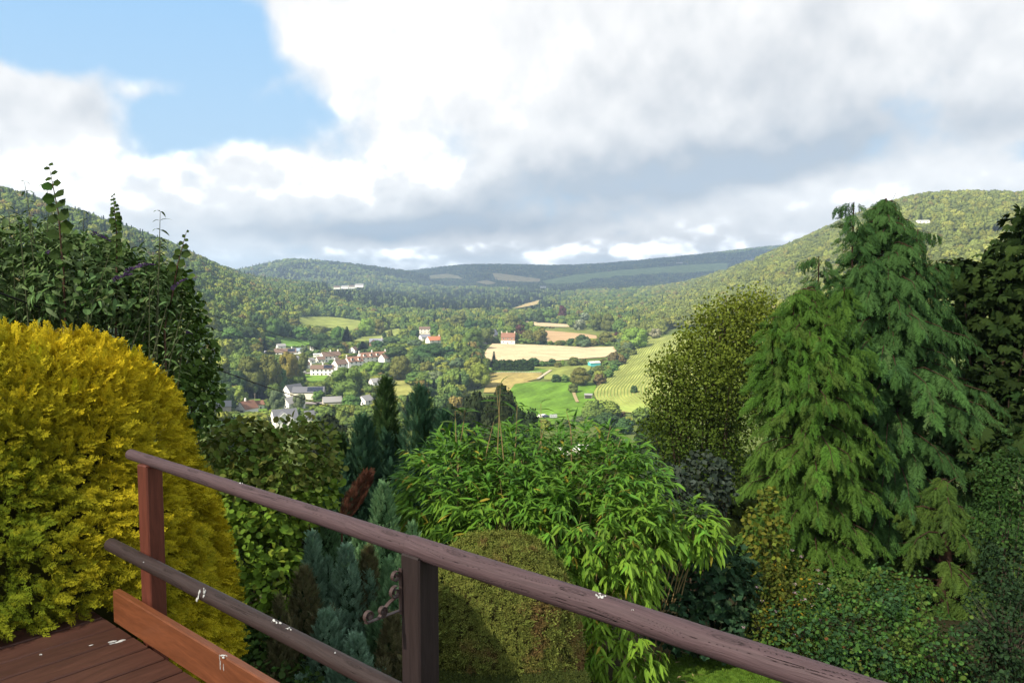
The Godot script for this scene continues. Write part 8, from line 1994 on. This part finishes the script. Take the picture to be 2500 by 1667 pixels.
func weeper(called: String, label: String, foot: Vector3, top: Vector3, prof: Array, tone: Array, fronds: Array, m: Material, n: int, sd: int) -> void:
	var b := ground(foot.x, foot.z)
	var o := thing(called, label, "conifer", b)
	var tall := top.y - b.y
	var lean := Vector3(top.x - foot.x, 0, top.z - foot.z)
	var at := func(y: float) -> float:
		for i in prof.size() - 1:
			if y >= prof[i][0] and y <= prof[i + 1][0]:
				return lerpf(prof[i][1], prof[i + 1][1], (y - prof[i][0]) / (prof[i + 1][0] - prof[i][0]))
		return 0.0
	var bark := material("red brown bark", Color(0.060, 0.036, 0.025), 0.85, 0.2)
	var ts := Shape.new()
	ts.tube([Vector3(0, -0.2, 0), lean * 0.35 + Vector3(0, tall * 0.35, 0), lean * 0.7 + Vector3(0, tall * 0.7, 0), lean + Vector3(0.0, tall * 0.95, 0), lean + Vector3(0.22, tall, 0)], [0.2, 0.14, 0.07, 0.02, 0.006], 8)
	part(o, "trunk", ts.mesh(), bark)
	var where := []; var cols := []
	# extra leaders give the ragged top
	var leaders := [[Vector3.ZERO, 1.0]]
	if n > 60:
		for q in ([[Vector3(-0.85, 0, 0.3), 0.975], [Vector3(-1.6, 0, 0.2), 0.85], [Vector3(0.95, 0, 0.3), 0.84], [Vector3(0.45, 0, 0.5), 0.91], [Vector3(-0.3, 0, 0.8), 0.80]] if sd == 11 else [[Vector3(-0.80, 0, 0.3), 0.90], [Vector3(0.65, 0, 0.2), 0.985], [Vector3(0.1, 0, 0.6), 0.88], [Vector3(-0.35, 0, 0.2), 0.97]]):
			leaders.append(q)
			var ls := Shape.new()
			var e: Vector3 = q[0] + lean * q[1] + Vector3(0, tall * q[1], 0)
			var tipd := Vector3(signf(q[0].x) * 0.45, -0.12, 0.1) if sd == 11 else Vector3(0.15, 0, 0)
			ls.tube([q[0] * 0.3 + lean * 0.5 + Vector3(0, tall * 0.45, 0), q[0] + lean * q[1] + Vector3(0, tall * (q[1] - 0.14), 0), e, e + tipd], [0.05, 0.022, 0.012, 0.004], 6)
			part(o, "leader", ls.mesh(), bark)
			for k in 90:
				var t := (k + rng.randf()) / 90.0
				var p: Vector3 = (q[0] * 0.75 + lean * q[1] + Vector3(0, tall * (q[1] - 0.24), 0)).lerp(e, t)
				var a := rng.randf() * TAU
				var d := Vector3(cos(a), 0, sin(a))
				var reach := (0.16 + 0.60 * (1.0 - t)) * rng.randf_range(0.6, 1.15)
				for j in 1 + int(reach * 4.5):
					var u := (j + 0.6) / (1.0 + int(reach * 4.5))
					var side := d.cross(Vector3.UP) * (1.0 if j % 2 == 0 else -1.0)
					var dir := (d * (0.5 + u) + side * (1.0 - u) * 0.7 + Vector3(0, -0.75, 0) + rand_dir() * 0.3).normalized()
					where.append(Transform3D(facing(dir, rng.randf_range(-0.6, 0.6), Vector3(d.x * 0.5, 0.2, 1.0)) * Basis.from_scale(Vector3.ONE * rng.randf_range(0.75, 1.15) * (1.0 - 0.25 * t)), p + d * reach * u + Vector3(0, 0.06 * reach, 0)))
					cols.append((tone[0] as Color).lerp(tone[1], rng.randf() * 0.7) * rng.randf_range(0.8, 1.15))
			for k in 16:
				var p: Vector3 = e.lerp(e + tipd, k / 15.0)
				where.append(Transform3D(facing((tipd + Vector3(0, -0.7, 0) + rand_dir() * 0.4).normalized(), rng.randf_range(-0.5, 0.5)) * Basis.from_scale(Vector3.ONE * rng.randf_range(0.5, 0.8)), p))
				cols.append((tone[0] as Color).lerp(tone[1], rng.randf() * 0.5))
	for i in n:
		var t := (i + rng.randf()) / n
		t = pow(t, 1.12) * 0.985
		var a := i * 2.399 + rng.randf_range(-1.1, 1.1)
		var reach: float = (at.call(t) as float) * rng.randf_range(0.62, 1.14)
		var d := Vector3(cos(a), 0, sin(a))
		var p0 := lean * t + Vector3(0, tall * t, 0)
		var p1 := p0 + d * reach * 0.5 + Vector3(0, reach * 0.10, 0)
		var p2 := p0 + d * reach * 0.82 + Vector3(0, reach * 0.02, 0)
		var p3 := p0 + d * reach + Vector3(0, -reach * 0.12 - 0.08, 0)
		var s := Shape.new()
		s.tube([p0, p1, p2, p3], [0.022, 0.014, 0.008, 0.003], 5)
		part(o, "branch", s.mesh(), bark)
		var light := rng.randf()
		var steps := int(4 + reach * 7.0)
		for k in steps:
			var u := 0.22 + 0.78 * (k + 0.5) / steps
			var p := p0.lerp(p1, u / 0.5) if u < 0.5 else (p1.lerp(p2, (u - 0.5) / 0.32) if u < 0.82 else p2.lerp(p3, (u - 0.82) / 0.18))
			for sg in [-1.0, 1.0]:
				if sg > 0 and k == steps - 1: continue
				var side: Vector3 = d.cross(Vector3.UP) * sg
				var dir: Vector3 = (d * (0.35 + 0.9 * u * u) + side * (1.0 - 0.75 * u * u) + Vector3(0, -0.40 - 0.35 * rng.randf() - 0.25 * t, 0) + rand_dir() * 0.22).normalized()
				var sc := rng.randf_range(0.7, 1.1) * (0.72 + 0.4 * minf(reach / 2.0, 1.0)) * (0.75 if u > 0.9 else 1.0)
				where.append(Transform3D(facing(dir, rng.randf_range(-0.6, 0.6), Vector3(d.x * 0.5, 1.0 - 0.6 * t, 0.25 + 0.5 * t)) * Basis.from_scale(Vector3.ONE * sc), p))
				cols.append((tone[0] as Color).lerp(tone[1], clampf(light * 0.6 + u * 0.35 + rng.randf_range(-0.2, 0.2), 0, 1)) * rng.randf_range(0.82, 1.12))
	scatter(o, "frond", "foliage", fronds, m, where, cols, 260 if n > 60 else 60)

func build_dome() -> void:
	# the clipped olive dome and the low clipped edge below it
	var c: Vector3 = Vector3(-0.16, -2.42, -8.60)
	var o := thing("clipped_dome_shrub", "olive brown clipped dome shaped shrub under the top rail", "shrub", ground(c.x, c.z))
	var leaf := leaf_blade(0.024, 0.010, 0.2, 0.2, 2, Color.WHITE, Color.WHITE)
	var tufts := [cluster(leaf, 14, 0.022, 7), cluster(leaf, 12, 0.024, 8), cluster(leaf, 16, 0.02, 9)]
	var where := []; var cols := []
	var r := Vector3(0.92, 1.52, 0.85)
	var noise := FastNoiseLite.new(); noise.seed = 12; noise.frequency = 1.3
	for i in 26000:
		var d := rand_dir()
		if d.y < -0.25 or d.z < -0.45: continue
		var sq := pow(pow(absf(d.x), 2.4) + pow(absf(d.y), 2.4) + pow(absf(d.z), 2.4), 1 / 2.4)
		var p := c + Vector3(d.x * r.x, d.y * r.y - 0.0, d.z * r.z) / sq * (1.0 + 0.05 * noise.get_noise_3d(d.x * 3, d.y * 3, d.z * 3) + 0.012 * rng.randfn() * rng.randf())
		where.append(Transform3D(facing((d + rand_dir() * 0.35).normalized(), rng.randf() * TAU, Vector3.RIGHT) * Basis.from_scale(Vector3.ONE * rng.randf_range(0.8, 1.3)), p - o.position))
		var col := Color(0.125, 0.155, 0.034).lerp(Color(0.20, 0.215, 0.048), rng.randf())
		var red := smoothstep(0.05, 0.4, noise.get_noise_3d(p.x * 1.4, p.y * 1.4, p.z * 1.4) + 0.35 * (p.x - c.x - 0.3))
		col = col.lerp(Color(0.20, 0.105, 0.05), red * 0.75)
		cols.append(col * rng.randf_range(0.75, 1.2))
	for i in 420:
		var d := Vector3(rng.randf_range(-1, 1), rng.randf_range(-0.1, 1), rng.randf_range(-0.2, 1)).normalized()
		var sq := pow(pow(absf(d.x), 2.4) + pow(absf(d.y), 2.4) + pow(absf(d.z), 2.4), 1 / 2.4)
		var p := c + Vector3(d.x * r.x, d.y * r.y, d.z * r.z) / sq * rng.randf_range(1.01, 1.05)
		where.append(Transform3D(facing((d + Vector3(0, 0.6, 0) + rand_dir() * 0.3).normalized(), rng.randf() * TAU, Vector3.RIGHT) * Basis.from_scale(Vector3(1.1, 2.0, 1.1)), p - o.position))
		cols.append(Color(0.17, 0.21, 0.045) * rng.randf_range(0.8, 1.3))
	scatter(o, "", "foliage", tufts, material("clipped leaf", Color.WHITE, 0.8, 0.08, 0.25), where, cols)
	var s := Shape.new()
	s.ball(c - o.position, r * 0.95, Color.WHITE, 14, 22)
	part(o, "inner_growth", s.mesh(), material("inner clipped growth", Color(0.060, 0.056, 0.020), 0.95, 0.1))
	# low box edging in front of the dome
	var h := thing("box_edging", "low clipped dark green hedge at the foot of the olive dome", "hedge", ground(-0.1, -7.4))
	var hw := []; var hc := []
	for i in 5200:
		var x := rng.randf_range(-0.85, 0.75)
		var f := rng.randf()
		var p := Vector3(x, -2.05 + 0.03 * noise.get_noise_2d(x * 4, 0.0), -7.55 + rng.randf_range(-0.3, 0.3)) if f < 0.5 else Vector3(x, rng.randf_range(-2.7, -2.05), -7.25 + 0.03 * noise.get_noise_2d(x * 5, 3.0))
		hw.append(Transform3D(facing((Vector3(0, 1, 0.7) + rand_dir() * 0.7).normalized(), rng.randf() * TAU) * Basis.from_scale(Vector3.ONE * rng.randf_range(0.8, 1.3)), p - h.position))
		hc.append(Color(0.042, 0.062, 0.018).lerp(Color(0.075, 0.090, 0.022), rng.randf()) * rng.randf_range(0.7, 1.2))
	scatter(h, "", "foliage", tufts, mats["clipped leaf"], hw, hc)
	var hs := Shape.new()
	hs.box(Transform3D(Basis(), Vector3(-0.05, -2.42, -7.56) - h.position), Vector3(1.56, 0.70, 0.56), Color.WHITE, 0.05)
	part(h, "inner_growth", hs.mesh(), mats["inner clipped growth"])

func build_lawn() -> void:
	# lawn strip at the bottom right with grass blades, bark path and fallen leaves
	var poly := PackedVector2Array([Vector2(0.9, -8.6), Vector2(3.4, -7.0), Vector2(5.6, -9.0), Vector2(3.2, -11.5), Vector2(1.6, -10.6)])
	var turf := part(self, "lawn", on_ground(poly, 0.4, 0.03, 0.0, 2.0), material("lawn soil", Color(0.075, 0.13, 0.028), 0.95, 0.1))
	tag(turf, "lawn strip at the bottom right under the rail", "", "", "structure")
	var s := Shape.new()
	for k in 9:
		var a := k * 0.7
		var l := leaf_blade(rng.randf_range(0.035, 0.06), 0.005, 0.6, 0.2, 2, Color(0.8, 0.8, 0.8), Color(1.1, 1.1, 1))
		add_to(s, l, Transform3D(facing(Vector3(cos(a) * 0.5, 1, sin(a) * 0.5), a), Vector3(rng.randf_range(-0.02, 0.02), 0, rng.randf_range(-0.02, 0.02))))
	var where := []; var cols := []
	while where.size() < 14000:
		var p := Vector2(rng.randf_range(0.9, 3.6), rng.randf_range(-11.0, -7.2))
		if not Geometry2D.is_point_in_polygon(p, poly): continue
		where.append(Transform3D(Basis(Vector3.UP, rng.randf() * TAU) * Basis.from_scale(Vector3.ONE * rng.randf_range(0.7, 1.3)), ground(p.x, p.y) + Vector3(0, 0.03, 0)))
		cols.append(Color(0.10, 0.21, 0.026).lerp(Color(0.16, 0.27, 0.034), rng.randf()) * rng.randf_range(0.8, 1.15))
	var g := Node3D.new()
	g.name = "grass"
	add_child(g)
	tag(g, "short mown grass of the lawn strip below the rail", "grass", "", "stuff")
	scatter(g, "", "blades", [s.mesh()], material("grass blade", Color.WHITE, 0.6, 0.25, 0.4), where, cols)
	var fl := leaf_blade(0.13, 0.022, 0.25, 0.3, 3, Color.WHITE, Color.WHITE).mesh()
	var tan := material("fallen leaf", Color(0.34, 0.25, 0.13), 0.8)
	for i in 34:
		var p := Vector2(rng.randf_range(1.0, 2.2), rng.randf_range(-11.0, -9.3))
		if i > 22: p = Vector2(rng.randf_range(1.2, 3.0), rng.randf_range(-10.0, -8.3))
		var a := rng.randf() * TAU
		var o := part(self, "fallen_leaf", fl, tan, Transform3D(facing(Vector3(cos(a), 0.08, sin(a)), rng.randf_range(-0.4, 0.4)), ground(p.x, p.y) + Vector3(0, 0.075, 0)))
		tag(o, "dry tan bamboo leaf lying on the ground beside the lawn", "leaf", "fallen bamboo leaves at the lawn edge")

# ---------------------------------------------------------------- sky, clouds
var cloud_noise := FastNoiseLite.new()
var puff_noise := FastNoiseLite.new()
func bell(x: float, y: float, cx: float, cy: float, rx: float, ry: float, tilt := 0.0) -> float:
	var dx := x - cx
	var dy := y - cy - tilt * dx
	return exp(-(dx * dx / (rx * rx) + dy * dy / (ry * ry)))

func air(az: float, el: float) -> Color:
	# azimuth and elevation in degrees
	var up := clampf(el / 26.0, 0, 1)
	var blue := Color(0.62, 0.82, 0.97).lerp(Color(0.29, 0.60, 1.0), pow(up, 0.9))
	if el > 26.0: blue = Color(0.29, 0.60, 1.0).lerp(Color(0.16, 0.38, 0.80), (el - 26.0) / 64.0)
	var v := 10.0 * log(1.0 + el / 7.0)
	var a := deg_to_rad(az)
	# the noise runs round a cylinder, so that it closes behind the viewer
	var q := Vector3(sin(a), 0, cos(a)) * 57.3
	var w1 := cloud_noise.get_noise_3d(q.x * 0.55, v * 1.3, q.z * 0.55)
	var w2 := puff_noise.get_noise_3d(q.x, v * 1.6, q.z)
	var x := az + w1 * 7.0 + w2 * 1.5
	var y := el + w2 * 1.6 * (0.35 + up) + w1 * 1.2 * up
	var p0 := puff_noise.get_noise_3d(q.x + 200.0, v * 1.9, q.z)
	var p1 := puff_noise.get_noise_3d(q.x + 200.0, (v + 0.75) * 1.9, q.z)
	var p2 := 0.45 - 1.6 * absf(puff_noise.get_noise_3d(q.x * 1.5 + 400.0, v * 3.0, q.z * 1.5))
	# cover: how much cloud stands here
	var cover := 0.86 + 0.75 * cloud_noise.get_noise_3d(q.x * 0.4 + 90.0, v * 0.8, q.z * 0.4)
	cover += 0.5 * clampf(1.0 - el / 9.0, 0, 1)
	cover -= 1.35 * bell(x, y, -26.0, 16.4, 11.8, 3.8, -0.05)
	cover -= 1.05 * bell(x, y, -18.0, 10.4, 7.0, 2.6, 0.08)
	cover -= 0.6 * bell(x, y, 32.0, 7.4, 3.5, 1.2)
	cover += 1.0 * bell(x, y, -32.0, 11.2, 5.0, 1.2) + 0.7 * bell(x, y, -30.0, 8.4, 7.0, 1.2) + 0.42 * bell(x, y, -22.0, 12.4, 4.5, 0.7)
	cover += 0.7 * bell(x, y, -3.0, 15.0, 10.0, 6.0) + 0.7 * bell(x, y, 16.0, 14.0, 19.0, 7.0)
	var c := smoothstep(0.20, 0.90, cover + 0.45 * p0 + 0.16 * p2)
	# light on the cloud
	var b := 0.80 + 0.28 * (p0 - p1) + 0.10 * w1 + 0.10 * w2
	b += 0.26 * bell(x, y, -5.0, 15.5, 8.0, 4.0) + 0.28 * bell(x, y, -9.0, 7.2, 7.5, 1.7) + 0.18 * bell(x, y, -25.0, 7.0, 9.0, 1.7) + 0.16 * bell(x, y, 24.0, 6.0, 8.0, 1.0) + 0.20 * bell(x, y, 2.0, 2.3, 24.0, 1.0)
	b -= 0.86 * bell(az + w1 * 7.0, el + w1 * 1.2 + w2 * 0.9, 12.0, 7.5, 18.0, 2.0, 0.12) + 0.80 * bell(az + w1 * 3.0, el + w2 * 0.4, -7.5, 3.8, 11.0, 0.8, 0.03)
	b -= 0.16 * bell(x, y, 14.0, 12.5, 15.0, 3.5)
	b -= 0.24 * bell(x, y, -29.0, 10.2, 6.0, 1.0)
	b += p2 * (0.08 + 0.24 * bell(x, y, 3.0, 2.6, 24.0, 1.5) + 0.20 * bell(x, y, -14.0, 7.0, 12.0, 2.0))
	b = clampf(b, 0.0, 1.3)
	var shade := Color(0.41, 0.495, 0.60)
	var mid := Color(0.74, 0.77, 0.81)
	var lit := Color(1.04, 1.04, 1.04)
	var bright := Color(7.0, 7.0, 7.0)
	var col := shade.lerp(mid, b / 0.5)
	if b > 0.86: col = lit.lerp(bright, clampf((b - 0.86) / 0.44, 0, 1) * clampf((b - 0.86) / 0.44, 0, 1))
	elif b > 0.5: col = mid.lerp(lit, (b - 0.5) / 0.36)
	return blue.lerp(col, c) / 2.1

func make_sky() -> Sky:
	cloud_noise.seed = 14; cloud_noise.frequency = 0.10; cloud_noise.fractal_octaves = 3
	puff_noise.seed = 27; puff_noise.frequency = 0.16; puff_noise.fractal_octaves = 5; puff_noise.fractal_gain = 0.5
	var W := 4096; var H := 2048
	var im := Image.create(W / 4, H / 4, false, Image.FORMAT_RGBF)
	im.fill(Color(0.10, 0.13, 0.07))
	for j in H / 8:
		var el := 90.0 - (j + 0.5) / (H / 4) * 180.0
		for i in W / 4:
			im.set_pixel(i, j, air((i + 0.5) / (W / 4) * 360.0 if i < W / 8 else (i + 0.5) / (W / 4) * 360.0 - 360.0, el))
	im.resize(W, H, Image.INTERPOLATE_CUBIC)
	var cols := 430
	var rows := 300
	for side in 2:
		for j in rows:
			var row := H / 2 - 1 - j
			var el := 90.0 - (row + 0.5) / H * 180.0
			for i in cols:
				var cx := i if side == 0 else W - 1 - i
				var az := (cx + 0.5) / W * 360.0
				if side == 1: az -= 360.0
				im.set_pixel(cx, row, air(az, el))
	for i in W: # what lies below the horizon
		im.set_pixel(i, H / 2, Color(0.10, 0.13, 0.07))
	var m := PanoramaSkyMaterial.new()
	m.panorama = ImageTexture.create_from_image(im)
	var sky := Sky.new()
	sky.sky_material = m
	return sky

func thin_cloud(centre: Vector3, r: Vector3, label: String) -> void:
	# a thin veil of cloud that lets part of the sunlight through to the garden
	var g := RandomNumberGenerator.new()
	g.seed = 77
	var s := Shape.new()
	s.ball(Vector3.ZERO, r, Color.WHITE, 18, 30, 0.09, g)
	var m := material("thin cloud", Color(0.9, 0.9, 0.9), 1.0, 0.0)
	m.transparency = BaseMaterial3D.TRANSPARENCY_ALPHA
	m.albedo_color.a = 0.35
	var o := part(self, "cloud", s.mesh(), m)
	o.position = centre
	tag(o, label, "", "", "structure")

func cloud(centre: Vector3, r: Vector3, sd: int, label: String) -> void:
	# a real cloud whose shadow lies on the land
	var g := RandomNumberGenerator.new()
	g.seed = sd
	var s := Shape.new()
	s.ball(Vector3.ZERO, r * Vector3(0.85, 0.6, 0.85), Color.WHITE, 9, 16, 0.08, g)
	for k in 46:
		var a := g.randf() * TAU
		var q := sqrt(g.randf()) * 0.85
		var z := g.randf_range(0.16, 0.34)
		s.ball(Vector3(cos(a) * q * r.x, g.randf_range(-0.2, 0.7) * r.y, sin(a) * q * r.z), Vector3(r.x * z, r.y * (0.4 + z), r.z * z), Color.WHITE, 6, 10, 0.12, g)
	var o := part(self, "cloud", s.mesh(), material("cloud", Color(0.85, 0.85, 0.85), 1.0, 0.0))
	o.position = centre
	tag(o, label, "", "", "structure")

func _ready() -> void:
	rng.seed = 20240
	# camera
	var cam := Camera3D.new()
	cam.position = Vector3(0, EYE, 0)
	cam.rotation.x = -atan(143.5 / 1950.0)
	cam.fov = rad_to_deg(2.0 * atan(833.5 / 1950.0))
	cam.near = 0.05
	cam.far = 14000
	add_child(cam)
	# sky, air and sun
	var env := Environment.new()
	env.background_mode = Environment.BG_SKY
	env.sky = make_sky()
	env.tonemap_mode = Environment.TONE_MAPPER_LINEAR
	env.tonemap_exposure = 2.1
	env.fog_enabled = true
	env.fog_density = 0.00015
	env.fog_light_color = Color(0.74, 0.86, 1.0)
	env.sdfgi_enabled = true
	env.ssao_enabled = true
	env.ssil_enabled = true
	var we := WorldEnvironment.new()
	we.environment = env
	add_child(we)
	var sun := DirectionalLight3D.new()
	sun.name = "sun"
	sun.light_energy = 1.6
	sun.light_color = Color(1.0, 0.95, 0.86)
	sun.light_angular_distance = 0.5
	sun.shadow_enabled = true
	var to_sun := Vector3(-0.73 * cos(0.72), sin(0.72), 0.68 * cos(0.72)).normalized()
	sun.basis = Basis.looking_at(-to_sun, Vector3.UP)
	add_child(sun)
	# clouds that shade the garden and the far hills
	thin_cloud(Vector3(20, -10, -25) + to_sun * (760.0 / to_sun.y), Vector3(250, 45, 215), "thin cloud over the garden")
	cloud(Vector3(700, 0, -4350) + to_sun * (2300.0 / to_sun.y), Vector3(1950, 160, 1500), 5, "large cloud over the far hills")
	material("brown stem", Color(0.10, 0.055, 0.035), 0.8)
	material("pole timber", Color(0.30, 0.26, 0.21), 0.9)
	material("tree bark", Color(0.06, 0.045, 0.03), 0.9, 0.2)
	# large structure
	solve_terrain()
	build_terrain()
	build_fields()
	build_woods()
	build_village()
	build_trees()
	# the garden and the deck
	build_deck()
	build_lawn()
	build_golden_conifer()
	build_dome()
	build_bamboo()
	build_conifers()
	build_shrubs()
